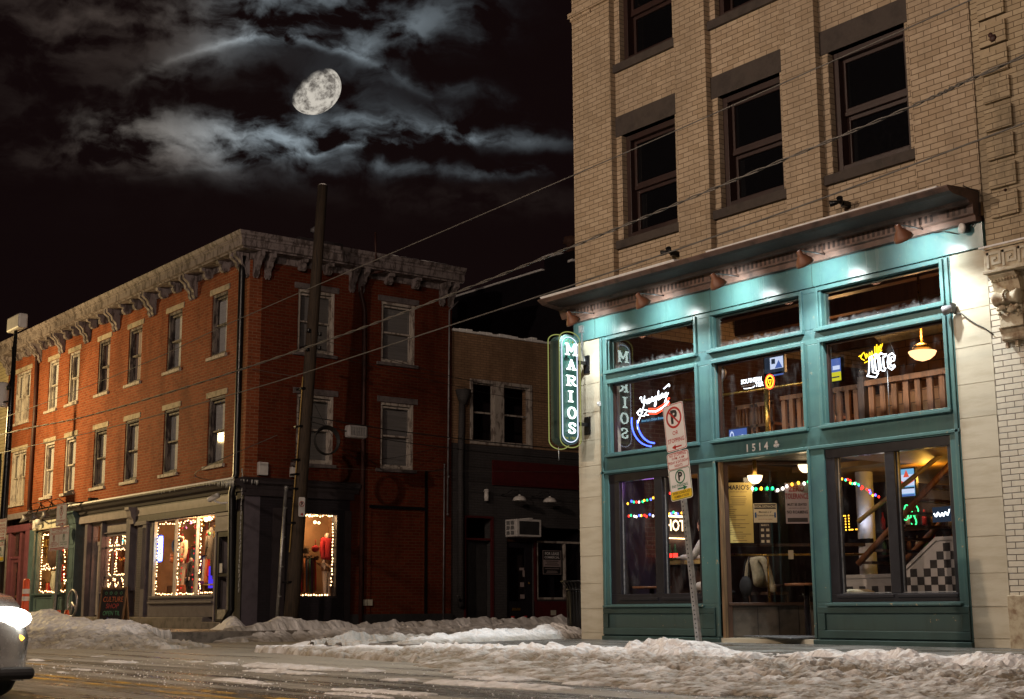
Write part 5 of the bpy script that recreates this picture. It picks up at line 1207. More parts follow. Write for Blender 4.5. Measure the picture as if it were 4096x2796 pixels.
def post(name, par, base, top, w=.055):
    mb = MB(); b, t = Vector(base), Vector(top); d = t-b
    n = int(d.length/.045)
    ex, ey = w/2, .02
    vs = []
    for p in (b, t): vs += [p+Vector((sx*ex, sy*ey, 0)) for sx, sy in ((-1, -1), (1, -1), (1, 1), (-1, 1))]
    mb.add(vs, [(0,1,5,4), (1,2,6,5), (2,3,7,6), (3,0,4,7), (0,3,2,1), (4,5,6,7)])
    o = mb.build(name, 'galvanised', par)
    h = MB()
    for i in range(n):
        p = b+d*((i+.5)/n); k = arc(p.x, p.z, .0095, .0095, 0, 2*PI, 6)[:-1]
        h.add([(x, p.y-ey-.001, z) for x, z in k], [tuple(range(6))])
    h.build('bolt_holes', 'sign_black', o)
    return o
ps = thing('parking_sign', 'leaning perforated post with no parking and pay parking plates before the bar', 'street sign', (-10.44, 10.42, 0))
post('post', ps, (-10.44, 10.43, -.05), (-10.73, 10.43, 2.60))
mrot = -.105
SG = (lambda o, k: (lambda a, b, c: Vector((o[0]+a*math.cos(k)-c*math.sin(k)*-1*-1, o[1]-b, o[2]+c*math.cos(k)+a*math.sin(k)))))
def tilted(o, k):
    c_, s_ = math.cos(k), math.sin(k)
    return lambda a, b, c: Vector((o[0]+a*c_-c*s_, o[1]-b, o[2]+a*s_+c*c_))
f1 = tilted((-10.665, 10.40, 2.09), .11)
p1 = plate(f1, -.155, .155, .005, .515, ps, 'white plate with struck out P and red left arrow')
mb = MB(f1); border(mb, -.148, .148, .012, .508, .001, 0); circle_p(mb, 0, .365, .118, .001, 0, True); mb.mi = 0
mb.text('OR', 0, .001, .195, .062, .012).text('STOPPING', 0, .001, .115, .066, .012, sx=.82); arrow(mb, .075, -.075, .045, .001, .016); mb.build('lettering', PAINT, p1)
f2 = tilted((-10.61, 10.40, 1.57), .11)
p2 = plate(f2, -.165, .165, .0, .515, ps, 'white and yellow pay parking plate with green P and arrow')
mb = MB(f2); mb.mi = 4; mb.plate(rrect(-.16, .16, .005, .10), .0005, .001)
border(mb, -.158, .158, .335, .508, .0015, 0); border(mb, -.158, .158, .008, .33, .0015, 1)
circle_p(mb, .005, .245, .075, .0015, 1); mb.mi = 0
mb.text('NO STOPPING', 0, .0015, .482, .044, .012, sx=.9).text('10 PM - 4 AM', 0, .0015, .445, .038, .012, sx=.9).text('FRIDAY & SATURDAY', 0, .0015, .405, .042, .01, sx=.75).text('NIGHTS', 0, .0015, .365, .04, .01, sx=.85)
mb.mi = 1; mb.text('PAY PARKING', -.01, .0015, .152, .044, .012, sx=.88); arrow(mb, -.05, .10, .12, .0015, .016)
mb.mi = 2; mb.text('ENTER LICENSE PLATE', 0, .002, .075, .034, .01, sx=.75).text('NUMBER AT KIOSK', 0, .002, .038, .034, .01, sx=.75); mb.build('lettering', PAINT, p2)
ls_ = thing('parking_sign', 'pair of parking plates on a post standing in snow near the chalkboard', 'street sign', (-29.34, 10.42, .1))
post('post', ls_, (-29.38, 10.43, .1), (-29.1, 10.43, 2.68), .06)
f3 = tilted((-29.13, 10.40, 2.20), .0)
p3 = plate(f3, -.30, .30, 0, .46, ls_, 'no parking or stopping plate with right arrow')
mb = MB(f3); border(mb, -.29, .29, .01, .45, .001, 0, .012); circle_p(mb, 0, .32, .105, .001, 0, True); mb.mi = 0
mb.text('OR', 0, .001, .175, .06, .012, sx=1.6).text('STOPPING', 0, .001, .105, .065, .012, sx=1.6); arrow(mb, -.15, .16, .045, .001, .018); mb.build('lettering', PAINT, p3)
f4 = tilted((-29.2, 10.40, 1.70), 0)
p4 = plate(f4, -.58, .58, 0, .485, ls_, 'wide plate split between a struck out P and a P')
mb = MB(f4); border(mb, -.57, .57, .01, .475, .001, 0, .012); mb.mi = 0
mb.box(-.57, .57, .0, .001, .335, .341).box(-.004, .004, 0, .001, .07, .335)
circle_p(mb, -.29, .262, .07, .001, 0, True); circle_p(mb, .29, .262, .07, .001, 1); mb.mi = 0
mb.text('NO PARKING', 0, .001, .437, .065, .014, sx=2.2).text('10 PM - 4 AM', 0, .001, .395, .035, .012, sx=2).text('FRIDAY & SATURDAY NIGHTS', 0, .001, .36, .036, .012, sx=1.9)
mb.text('30 MINUTE', -.29, .001, .165, .036, .012, sx=2).text('LOADING ZONE', -.29, .001, .13, .036, .012, sx=1.9).text('8 AM - 6 PM', -.29, .001, .095, .036, .012, sx=1.9)
mb.mi = 1; mb.text('PAY PARKING', .29, .001, .155, .036, .012, sx=1.9).text('6 PM - 10 PM', .29, .001, .11, .036, .012, sx=1.9)
mb.mi = 0; arrow(mb, .35, -.50, .045, .001, .018); mb.build('lettering', PAINT, p4)

# black lamp post with its boxes and plates at the left edge
lpz = thing('lamp_post', 'black steel post carrying two pale boxes and loading zone plates', 'post', (-32.9, 10.4, .05))
mb = MB(); mb.tube([(-32.9, 10.4, .0), (-32.9, 10.4, 2.5), (-32.87, 10.4, 5.0), (-32.83, 10.4, 7.1)], [.10, .085, .07, .04], 12); mb.build('pole', 'black_metal', lpz)
mb = MB(); mb.box(-33.24, -32.36, 10.30, 10.52, 6.98, 7.33); mb.build('top_box', 'plastic_white', lpz, .04)
mb = MB(); mb.lathe([(.14, 0), (.15, .02), (.15, .54), (.12, .58)], (-33.26, 10.3, 5.2), 14); mb.build('drum_antenna', 'plastic_white', lpz)
mb = MB(); mb.tube([(-33.1, 10.35, 5.6), (-32.85, 10.4, 5.9), (-32.95, 10.38, 6.6)], .02, 5).tube([(-33.15, 10.3, 5.3), (-32.85, 10.4, 5.3)], .02, 5).ball((-32.8, 10.3, 5.6), .06, 8, 6); mb.build('cable', 'rubber', lpz)
f5 = tilted((-32.62, 10.28, 2.05), 0)
p5 = plate(f5, -.40, .34, .0, .48, lpz, 'loading zone plate')
mb = MB(f5); border(mb, -.39, .33, .01, .47, .001, 0, .012); mb.mi = 0
mb.text('NO PARKING', 0, .001, .425, .055, .012, sx=1.6).text('30 MINUTE', -.05, .001, .335, .07, .014, sx=1.7).text('LOADING', -.02, .001, .26, .08, .014, sx=1.8).text('ZONE', .05, .001, .185, .08, .014, sx=1.8).text('8 AM - 6 PM', -.02, .001, .115, .055, .012, sx=1.6); arrow(mb, -.1, .22, .05, .001, .02); mb.build('lettering', PAINT, p5)
f6 = tilted((-32.66, 10.28, 1.56), 0)
p6 = plate(f6, -.40, .31, .0, .475, lpz, 'pay parking plate with yellow foot')
mb = MB(f6); mb.mi = 4; mb.box(-.39, .30, 0, .001, .01, .10); border(mb, -.39, .30, .01, .465, .0015, 1, .012); circle_p(mb, .05, .245, .085, .0015, 1); mb.mi = 0
mb.text('10 PM - 4 AM', 0, .0015, .425, .05, .012, sx=1.5).text('FRIDAY & SATURDAY', 0, .0015, .375, .045, .012, sx=1.5); mb.mi = 1; mb.text('PAY PARKING', .0, .0015, .135, .045, .012, sx=1.7); mb.build('lettering', PAINT, p6)

# utility pole
up = thing('utility_pole', 'tall leaning wooden utility pole with a cable coil and a snow capped top', 'utility pole', (-25.6, 13.95, 0))
PB, PT = Vector((-25.6, 13.95, -.1)), Vector((-25.6, 14.5, 9.50))
pp = lambda z: PB+(PT-PB)*((z+.1)/9.6)
mb = MB(); mb.tube([PB, pp(1), pp(2.5), pp(5), pp(7.5), PT], [.16, .152, .145, .132, .118, .108], 14); mb.build('pole', 'wood_pole', up)
mb = MB(); mb.ball(tuple(PT+Vector((0, 0, .0))), .10, 10, 6, (1, 1, .55)); mb.build('snow_cap', 'snow', up)
mb = MB(); o_ = Vector((-25.25, 14.5, 3.88))
for k in range(4): mb.tube([o_+Vector((.02*k, (.27+.008*k)*math.cos(t), (.27+.008*k)*math.sin(t)+.01*k)) for t in [i*PI/12 for i in range(24)]], .016, 6, True)
mb.build('cable_coil', 'rubber', up)
mb = MB(); mb.box(-25.35, -25.15, 14.98, 15.46, 4.0, 4.27); sb = mb.build('splice_box', 'box_grey', up, .05)
mb = MB()
for i in range(7): mb.box(-25.149, -25.14, 15.03+i*.06, 15.06+i*.06, 4.05, 4.23)
mb.build('rib', 'galvanised', sb)
for z in (1.0, 2.2, 2.9, 3.2, 3.5, 4.2, 5.0, 5.9): mb = MB(); q = pp(z); mb.box(q.x-.16, q.x+.1, q.y-.19, q.y-.11, z-.02, z+.02); mb.build('bracket', 'black_metal', up)
mb = MB()
for i in range(60):
    z = rr.uniform(2.6, 5.2); q = pp(z); t = rr.uniform(PI*.7, PI*1.6); mb.tube([q+Vector((.14*math.cos(t), .14*math.sin(t), 0)), q+Vector((.19*math.cos(t), .19*math.sin(t), .01))], .009, 4)
mb.build('nails', 'black_metal', up)['kind'] = 'stuff'
for dy, z in ((-.14, 6.2), (.14, 6.15), (.15, 5.85), (-.14, 5.8)): mb = MB(); q = pp(z); mb.lathe([(.03, 0), (.05, .02), (.03, .05), (.05, .07), (.02, .09)], (q.x+.1, q.y+dy, z), 8); mb.build('insulator', 'black_metal', up)
mb = MB(); mb.tube([pp(5.25)+Vector((.03, -.16, 0)), pp(4.6)+Vector((.05, -.17, 0)), pp(3.5)+Vector((.05, -.17, 0)), pp(1.6)+Vector((.05, -.18, 0))], .014, 6); mb.build('yellow_strip', 'wood_yellow', up)  # thin yellow strip down one side of the pole
mb = MB(); mb.tube([(-25.75, 13.72, .05), (-25.75, 13.86, 2.9)], .035, 8).tube([(-25.75, 13.86, 2.9), (-25.75, 13.87, 2.96)], .045, 8)
for z in (.7, 1.3, 1.9, 2.5): mb.tube([(-25.75, 13.74+z*.045, z), (-25.75, 13.74+z*.045, z+.03)], .045, 8)
mb.build('conduit', 'galvanised', up)
f7 = frame((-25.40, 0, 0), (0, 1, 0), (1, 0, 0))
p7 = plate(f7, 13.97, 14.12, 2.32, 2.72, up, 'small struck out P plate nailed to the pole')
mb = MB(f7); circle_p(mb, 14.045, 2.58, .06, .002, 0, True); mb.mi = 0; arrow(mb, 14.08, 14.01, 2.37, .002, .02); mb.build('lettering', PAINT, p7)

# litter bin
lb = thing('litter_bin', 'black slatted steel litter bin behind the bar corner pier', 'bin', (-17.0, 14.75, 0))
C0 = Vector((-17.25, 14.62, 0))
mb = MB()
for k in range(30):
    t = 2*PI*k/30; u_ = Vector((math.cos(t), math.sin(t), 0)); s_ = Vector((-math.sin(t), math.cos(t), 0))*.013
    a = [C0+u_*.235+Vector((0, 0, .06)), C0+u_*.25+Vector((0, 0, .70)), C0+u_*.27+Vector((0, 0, .78)), C0+u_*.34+Vector((0, 0, .87))]
    for p, q in zip(a, a[1:]): mb.add([p-s_, p+s_, q+s_, q-s_], [(0,1,2,3)])
mb.build('slats', 'black_metal', lb)
for r_, z in ((.24, .06), (.255, .74), (.335, .87)): mb = MB(); mb.tube([C0+Vector((r_*math.cos(t), r_*math.sin(t), z)) for t in [k*PI/14 for k in range(28)]], .014, 5, True); mb.build('hoop', 'black_metal', lb)
mb = MB(); mb.lathe([(.20, .05), (.22, .72), (.21, .72), (.19, .06)], C0, 20, caps=False); mb.lathe([(.19, .05), (.0, .05)], C0, 20, caps=False); mb.build('liner', 'rubber', lb)

# chalkboard, wheel-shaped rack, cones, delineator
ab = thing('chalkboard', 'folding chalkboard reading culture shop open til 8 pm on the pavement', 'sandwich board', (-30.1, 12.0, .05))
FBU, FBN = Vector((.86, .51, 0)), Vector((.51, -.86, 0))
FB = (lambda a, b, c: Vector((-30.12, 11.95, .07))+FBU*a+FBN*(b-c*.14)+Vector((0, 0, c)))
mb = MB(FB); mb.box(-.30, .30, -.02, 0, .11, .84); mb.build('slate', 'slate_board', ab)
mb = MB(FB); mb.box(-.345, -.30, -.03, .012, 0, .90).box(.30, .335, -.03, .012, 0, .90).box(-.30, .30, -.03, .012, .84, .89).box(-.30, .30, -.03, .012, .08, .12); mb.build('board_frame', 'door_wood', ab, .004)
FB2 = (lambda a, b, c: Vector((-30.12, 11.95, .07))+FBU*a+FBN*(b-.27+c*.16)+Vector((0, 0, c)))
mb = MB(FB2); mb.box(-.34, -.29, -.02, .02, 0, .88).box(.29, .33, -.02, .02, 0, .88).box(-.29, .29, -.01, .01, .1, .86); mb.build('back_leg', 'door_wood', ab)
for tx, c, s_, m_ in (('CULTURE', .62, .16, 'chalk_orange'), ('SHOP', .475, .15, 'chalk_red'), ('OPEN TIL', .32, .14, 'chalk_green'), ('8 pm', .19, .12, 'chalk_blue')):
    mb = MB(FB); mb.text(tx, .0, .003, c, s_, .004, sx=.78 if len(tx) > 5 else .9, shear=.08); mb.build('chalk_writing', m_, ab)
mb = MB(FB)
for i, a in enumerate((-.2, -.07, .06, .2)):
    mb.tube([(a+.03*math.cos(t), .004, .76+.028*math.sin(t)) for t in [k*PI/4 for k in range(8)]], .007, 4, True)
mb.build('chalk_flower', 'chalk_green', ab)
rk = thing('wheel_rack', 'round steel bicycle rack with a forked spoke in front of the teal shop', 'bike rack', (-31.2, 11.5, .1))
mb = MB(); c = Vector((-31.22, 11.5, .62))
mb.tube([c+Vector((.29*math.cos(t), 0, .29*math.sin(t))) for t in [k*PI/16 for k in range(32)]], .024, 8, True); mb.build('hoop', 'galvanised', rk)
mb = MB()
for t in (R(90+120), R(-30), R(255)): mb.tube([c+Vector((0, 0, .02)), c+Vector((.14*math.cos(t)+.02, 0, .14*math.sin(t))), c+Vector((.28*math.cos(t), 0, .28*math.sin(t)))], .02, 6)
mb.tube([c+Vector((0, 0, -.28)), c+Vector((0, 0, -.6))], .024, 6); mb.build('spoke', 'galvanised', rk)
for x, y, lb_ in ((-30.33, 10.88, 'small orange cone poking out of the snow bank nearer the sign post'), (-29.88, 10.9, 'small orange cone poking out of the snow bank below the wheel rack')):
    t = thing('traffic_cone', lb_, 'cone', (x, y, .1), 'orange cones sunk in the snow')
    mb = MB(); mb.lathe([(.13, .0), (.10, .03), (.045, .40), (.03, .41)], (x, y, .06), 14); mb.build('cone_body', 'cone_orange', t)
t = thing('delineator', 'tall orange delineator tube with white bands by the plum doorway', 'bollard', (-32.5, 10.9, .1))
mb = MB(); mb.lathe([(.13, 0), (.10, .06), (.085, .1), (.075, 1.12), (.05, 1.16)], (-32.55, 10.9, .02), 14); mb.build('tube', 'cone_orange', t)
mb = MB(); mb.lathe([(.083, .66), (.083, .76)], (-32.55, 10.9, .02), 14, caps=False).lathe([(.081, .82), (.081, .93)], (-32.55, 10.9, .02), 14, caps=False); mb.build('white_band', 'reflective', t)

# triple lamps over the teal shop
tl = thing('triple_lamp', 'iron bar with three hooded lamps reaching over the teal shop window', 'lamp', (-37, 13.0, 3.1))
mb = MB(); mb.tube([(-35.3, 13.35, 3.22), (-36.2, 12.95, 3.2), (-38.6, 12.9, 3.14), (-39.7, 13.35, 3.16)], .022, 6).box(-35.36, -35.2, 13.3, 13.5, 3.12, 3.32)
for x in (-38.4, -37.62, -36.8): mb.tube([(x, 12.9, 3.17), (x, 12.85, 3.32), (x+.3, 12.95, 3.36), (x+.5, 13.1, 3.2)], .014, 5).tube([(x, 12.88, 3.3), (x-.02, 12.75, 3.02)], .014, 5)
mb.build('bar', 'black_metal', tl)
for x in (-38.4, -37.62, -36.8):
    mb = MB(); mb.lathe([(.03, .16), (.045, .1), (.16, .0), (.15, .0), (.03, .09)], (x, 12.72, 2.87), 14, (-.15, -.35, 1), caps=False); mb.build('shade', 'dull_pipe', tl)
mb = MB(FR); mb.box(-39.5, -39.3, .02, .2, 2.72, 2.95).lathe([(.08, 0), (.09, .14)], (-39.08, .12, 2.90), 12, (.4, 1, -.2)); tag(mb.build('spot_lamp', 'plastic_white'), 'pale round spotlight at the left end of the teal shop sign', 'lamp')
cc = thing('cctv_camera', 'white tube security camera under the icicles of the corner shop', 'camera', (-27.7, 13.2, 2.75))
mb = MB(FR); mb.lathe([(.05, -.16), (.06, -.15), (.06, .10), (.05, .12)], (-27.75, .32, 2.82), 12, (-.8, .45, -.35)); mb.build('camera_body', 'white_enamel', cc)
mb = MB(FR); mb.tube([(-27.72, .3, 2.76), (-27.6, .2, 2.70), (-27.4, .05, 2.72)], .02, 6).box(-27.45, -27.3, .02, .06, 2.64, 2.8); mb.build('mount', 'white_enamel', cc)

# car at the left edge: only its nose is in view
car = thing('car', 'silver car nosing in from the left edge with blazing headlamp and amber light', 'car', (-11.8, 2.6, -.15))
def carsec(x, w, z0, z1, zs):                               # cross section: (y, z) loop
    return [(x, -w, z0), (x, -w*1.02, zs), (x, -w*.93, z1-.04), (x, -w*.6, z1), (x, 0, z1+.015), (x, w*.6, z1), (x, w*.93, z1-.04), (x, w*1.02, zs), (x, w, z0)]
secs = [(-9.62, .62, .16, .50, .36), (-9.66, .74, .14, .60, .38), (-9.80, .84, .13, .68, .42), (-10.1, .89, .13, .74, .45), (-10.7, .91, .13, .80, .5), (-11.0, .91, .13, .84, .5), (-13.4, .91, .13, .92, .5), (-13.8, .86, .2, .90, .5), (-13.95, .7, .3, .8, .5)]
vs = []
for s_ in secs: vs += [(x, 2.46+y, z-.15) for x, y, z in carsec(*s_)]
fs = [(9*i+j, 9*i+j+1, 9*i+9+j+1, 9*i+9+j) for i in range(len(secs)-1) for j in range(8)]+[tuple(range(9)), tuple(range(9*len(secs)-9, 9*len(secs)))]
mb = MB(); mb.add(vs, fs, True); mb.build('car_body', 'car_paint', car)
cs = [(-11.1, .78, .83), (-11.85, .62, 1.30), (-12.9, .60, 1.34), (-13.6, .72, .92)]
mb = MB(); vs = []
for x, w, z in cs: vs += [(x, 2.46-w, z-.15), (x, 2.46+w, z-.15)]
mb.add(vs+[(-11.1, 2.46-.82, .6), (-11.1, 2.46+.82, .6), (-13.6, 2.46-.82, .6), (-13.6, 2.46+.82, .6)], [(0,1,3,2), (2,3,5,4), (4,5,7,6), (0,2,4,6,10,8), (1,9,11,7,5,3), (8,9,1,0), (6,7,11,10)]); mb.build('cabin', 'black_glass', car)
for s_ in (-1, 1):
    y = 2.46+s_*.66
    mb = MB(); mb.ball((-9.70, y, .40), .085, 14, 8, (.7, 2.1, .95)); h = mb.build('headlamp', 'headlamp', car)
    mb = MB(); mb.ball((-9.70, y+s_*.0, .27), .05, 10, 6, (.6, 2.8, .7)); mb.build('indicator', 'indicator', car)
mb = MB(); mb.box(-9.66, -9.58, 2.15, 3.05, .12, .30); mb.build('grille', 'black_metal', car, .02)
mb = MB(); mb.box(-9.7, -9.56, 1.9, 3.3, -.0, .08); mb.build('bumper', 'charcoal', car, .03)
for x in (-10.45, -13.0):
    for s_ in (-1, 1):
        w = MB(); w.lathe([(.20, -.1), (.30, -.1), (.32, -.06), (.32, .06), (.30, .1), (.20, .1)], (x, 2.46+s_*.83, .17), 20, (0, 1, 0)); wo = w.build('wheel', 'rubber', car)
        w = MB(); w.lathe([(.0, .105*s_), (.2, .10*s_)], (x, 2.46+s_*.83, .17), 16, (0, 1, 0), caps=False); w.build('rim', 'dull_pipe', wo)
lamp('headlamp_beam', (-9.5, 3.12, .40), 260, (1, .93, .72), .05, 70, (1, .25, -.16), blend=.9)
# ------------------------------------------------------------------ fairy lights
BM = {}
def bulbs(name, label, pts, n, cols, group, r=.0118, wob=.024, cord='wood_dark'):
    P = [Vector(p) for p in pts]; L = [0]; n = int(n*.95) if cols[0] == 'bulb_warm' else n
    for p, q in zip(P, P[1:]): L.append(L[-1]+(q-p).length)
    t = thing(name, label, 'string lights', P[0], group)
    at = []
    for i in range(n):
        s_ = L[-1]*(i+.5)/n; k = max(j for j in range(len(L)-1) if L[j] <= s_); f = (s_-L[k])/(L[k+1]-L[k])
        p = P[k].lerp(P[k+1], f)+Vector((rr.uniform(-wob, wob), rr.uniform(-.006, .006), rr.uniform(-wob, wob))); at.append(p)
    m = MB(); m.tube([P[0]]+at+[P[-1]], .003, 3); m.build('cord', cord, t)
    for i, p in enumerate(at):
        c = cols[i % len(cols)] if len(cols) < 3 else rr.choice(cols)
        if (c, r) not in BM:
            b = MB(); b.ball((0, 0, 0), r, 6, 4, (1, 1, 1.25)); o = b.build('bulb', c); BM[(c, r)] = o.data; D.objects.remove(o)
        o = D.objects.new('bulb', BM[(c, r)]); COL.objects.link(o); o.parent = t; o.location = p-P[0]
    return t
def F_(a, b, c): return FR(a, b, c)
GW = 'fairy lights in the shop windows'
bulbs('fairy_lights', 'warm fairy lights along the top of the clothes shop window', [F_(-31.6, -.16, 2.45), F_(-31.0, -.16, 2.47), F_(-30.5, -.16, 2.44), F_(-29.4, -.16, 2.46), F_(-28.42, -.16, 2.47)], 34, ['bulb_warm'], GW, wob=.03)
bulbs('fairy_lights', 'warm fairy lights down the left side of the clothes shop window by the OPEN sign', [F_(-31.62, -.14, 2.42), F_(-31.62, -.14, .82)], 24, ['bulb_warm'], GW)
bulbs('fairy_lights', 'warm fairy lights down the first bar of the clothes shop window', [F_(-30.44, -.16, 2.45), F_(-30.48, -.16, 1.6), F_(-30.46, -.16, .82)], 24, ['bulb_warm'], GW, wob=.03)
bulbs('fairy_lights', 'warm fairy lights down the second bar of the clothes shop window', [F_(-29.28, -.16, 2.45), F_(-29.3, -.16, 1.6), F_(-29.28, -.16, .82)], 28, ['bulb_warm'], GW, wob=.04)
bulbs('fairy_lights', 'warm fairy lights along the sill of the clothes shop window', [F_(-31.6, -.16, .82), F_(-28.42, -.16, .82)], 36, ['bulb_warm'], GW, wob=.015)
bulbs('fairy_lights', 'string of red heart lights hanging behind the clothes shop mannequins', [F_(-30.36, -.2, 2.4), F_(-30.36, -.2, .9)], 10, ['heart_red'], GW, .02)
bulbs('fairy_lights', 'dim red heart lights in the middle of the clothes shop window', [F_(-29.75, -.22, 2.35), F_(-29.8, -.22, .9)], 10, ['heart_red'], GW, .018)
bulbs('fairy_lights', 'warm fairy lights round the upper rows of the small paned window', [F_(-34.9, -.27, 2.28), F_(-34.9, -.27, 2.08), F_(-34.6, -.27, 2.08), F_(-34.45, -.27, 2.28), F_(-34.45, -.27, 2.08), F_(-34.1, -.27, 2.08), F_(-34.1, -.27, 2.28), F_(-33.95, -.27, 2.28), F_(-33.9, -.27, 2.08), F_(-33.7, -.27, 2.08), F_(-33.58, -.27, 2.28), F_(-33.36, -.27, 2.28), F_(-33.36, -.27, 2.1)], 52, ['bulb_warm'], GW)
bulbs('fairy_lights', 'warm fairy lights round the middle panes of the small paned window', [F_(-33.36, -.27, 1.97), F_(-34.9, -.27, 1.97), F_(-34.9, -.27, 1.34), F_(-34.56, -.27, 1.34), F_(-34.42, -.27, 1.95), F_(-34.42, -.27, 1.34), F_(-33.70, -.27, 1.34), F_(-33.54, -.27, 1.34), F_(-33.54, -.27, 1.95), F_(-33.36, -.27, 1.36)], 80, ['bulb_warm'], GW)
bulbs('fairy_lights', 'warm fairy lights round the bottom panes of the small paned window', [F_(-34.9, -.27, 1.23), F_(-34.9, -.27, 1.0), F_(-34.6, -.27, 1.23), F_(-34.45, -.27, 1.23), F_(-34.45, -.27, 1.0), F_(-34.15, -.27, 1.23), F_(-33.95, -.27, 1.23), F_(-33.95, -.27, 1.0), F_(-33.7, -.27, 1.0), F_(-33.55, -.27, 1.23), F_(-33.36, -.27, 1.23), F_(-33.36, -.27, 1.0)], 52, ['bulb_warm'], GW)
bulbs('fairy_lights', 'warm fairy lights framing the glass and transom of the grey panelled door', [F_(-35.62, -.36, 1.24), F_(-35.62, -.36, 1.94), F_(-35.28, -.36, 1.94), F_(-35.62, -.36, 1.94), F_(-35.62, -.36, 1.22), F_(-35.26, -.36, 1.22)], 26, ['bulb_warm'], GW)
bulbs('fairy_lights', 'warm fairy lights in the transom over the grey panelled door', [F_(-35.12, -.36, 2.58), F_(-35.78, -.36, 2.58), F_(-35.72, -.36, 2.27), F_(-35.14, -.36, 2.27)], 18, ['bulb_warm'], GW)
bulbs('fairy_lights', 'warm fairy lights up the left side of the teal shop window', [F_(-38.3, -.16, 2.6), F_(-39.6, -.16, 2.55), F_(-39.64, -.16, .98)], 40, ['bulb_warm'], GW, .0135, .025)
bulbs('fairy_lights', 'two warm garlands across the teal shop window under the gold lettering', [F_(-39.6, -.18, 1.72), F_(-38.9, -.18, 1.70), F_(-38.15, -.18, 1.82), F_(-38.5, -.18, 1.66), F_(-39.0, -.18, 1.60), F_(-39.6, -.18, 1.62)], 32, ['bulb_warm'], GW, .0135, .035)
bulbs('fairy_lights', 'warm fairy lights along the sill of the teal shop window', [F_(-39.6, -.16, .98), F_(-38.2, -.16, .97), F_(-37.1, -.16, .98)], 26, ['bulb_warm'], GW, .0135, .025)
bulbs('fairy_lights', 'warm fairy lights on the right hand pane of the teal shop window', [F_(-37.85, -.16, 2.1), F_(-37.8, -.16, 1.7), F_(-37.9, -.2, 1.2), F_(-37.5, -.2, 1.35), F_(-37.7, -.2, 1.6)], 26, ['bulb_warm'], GW, .0135, .04)
def S_(a, b, c): return SI(a, b, c)
bulbs('fairy_lights', 'warm fairy lights along the top of the side display window', [S_(15.0, -.14, 2.47), S_(15.78, -.14, 2.49)], 16, ['bulb_warm'], GW, .014, .025)
bulbs('fairy_lights', 'warm fairy lights down the right edge of the side display window', [S_(15.77, -.14, 2.36), S_(15.77, -.14, 1.6), S_(15.75, -.14, .95)], 22, ['bulb_warm'], GW, .013, .015)
bulbs('fairy_lights', 'warm fairy lights along the sill of the side display window', [S_(14.95, -.14, .76), S_(15.7, -.14, .76)], 12, ['bulb_warm'], GW, .014, .01)
MIXC = ['bulb_red', 'bulb_green', 'bulb_blue', 'bulb_yellow', 'bulb_white']; GB = 'coloured string lights inside the bar'
bulbs('string_lights', 'upper sagging string of coloured lights behind the dark folding window', [(-15.58, 14.12, 2.00), (-15.35, 14.15, 1.995), (-15.05, 14.2, 2.04), (-14.55, 14.3, 2.10)], 20, MIXC, GB, .016, .02)
bulbs('string_lights', 'lower string of coloured lights above the HOT sign inside the bar', [(-15.58, 14.12, 1.80), (-15.3, 14.2, 1.78), (-14.95, 14.3, 1.81), (-14.5, 14.35, 1.80)], 24, MIXC, GB, .016, .02)
bulbs('string_lights', 'coloured string lights across the porch glass over the notices', [VB(.30, .03, 2.02), VB(.7, .03, 1.99), VB(.85, .03, 2.04), VB(1.2, .03, 2.12)], 13, MIXC, GB, .02, .015)
bulbs('string_lights', 'slanting coloured string lights in the right hand folding window', [(-11.95, 14.5, 2.12), (-11.62, 14.5, 2.02), (-11.25, 14.5, 1.80)], 26, MIXC, GB, .015, .025)

# ------------------------------------------------------------------ clothes shop window
def dummy(t, x, y, z0, h, turn, top, bottom, sleeve=None, cuffs=None, arms=True, legs='mannequin'):
    c, s = math.cos(turn), math.sin(turn)
    def P(a, b, z, r): return (x+a*c-b*s, y+a*s+b*c, z0+z*h, r*h if not isinstance(r, tuple) else (r[0]*h, r[1]*h))
    J = [P(0, 0, .50, (.105, .075)), P(0, 0, .60, (.09, .07)), P(0, 0, .72, (.11, .08)), P(0, 0, .82, (.10, .06)), P(.11, 0, .81, .045), P(-.11, 0, .81, .045), P(.15, -.01, .66, .038), P(-.15, -.01, .66, .038), P(.14, -.06, .52, .032), P(-.14, -.06, .52, .032)]
    skin('top', J, [(0,1),(1,2),(2,3),(3,4),(3,5),(4,6),(5,7),(6,8),(7,9)], top, t)
    m = MB(); m.tube([P(0, 0, .81, 0)[:3], P(0, 0, .88, 0)[:3], P(0, 0, .90, 0)[:3]], [.035*h, .035*h, .02*h], 10); m.build('neck', 'mannequin', t)
    J = [P(0, 0, .50, (.10, .075)), P(.05, 0, .46, .06), P(-.05, 0, .46, .06), P(.055, 0, .27, .042), P(-.055, -.02, .27, .042), P(.055, 0, .05, .028), P(-.055, -.03, .05, .028), P(.06, -.06, .012, .022), P(-.06, -.09, .012, .022)]
    skin('legs', J, [(0,1),(0,2),(1,3),(2,4),(3,5),(4,6),(5,7),(6,8)], legs, t)
    for q in (-1, 1): m = MB(); m.ball(P(.14*q, -.07, .485, 0)[:3], .028*h, 8, 6, (.8, .8, 1.5)); m.build('hand', 'mannequin', t)
    if bottom:
        m = MB(); n = 14
        lo, hi = (.36, .52) if bottom != 'cloth_black' else (.33, .52)
        vs = [P(.115*math.cos(2*PI*i/n), .085*math.sin(2*PI*i/n), hi, 0)[:3] for i in range(n)]+[P((.135+.01*(i % 2))*math.cos(2*PI*i/n), .11*math.sin(2*PI*i/n), lo, 0)[:3] for i in range(n)]
        m.add(vs, [(i, (i+1) % n, n+(i+1) % n, n+i) for i in range(n)], True); m.build('skirt', bottom, t)
t = thing('mannequin', 'headless mannequin in a cream and black varsity jacket with orange cuffs', 'mannequin', (-31.0, 14.0, .75))
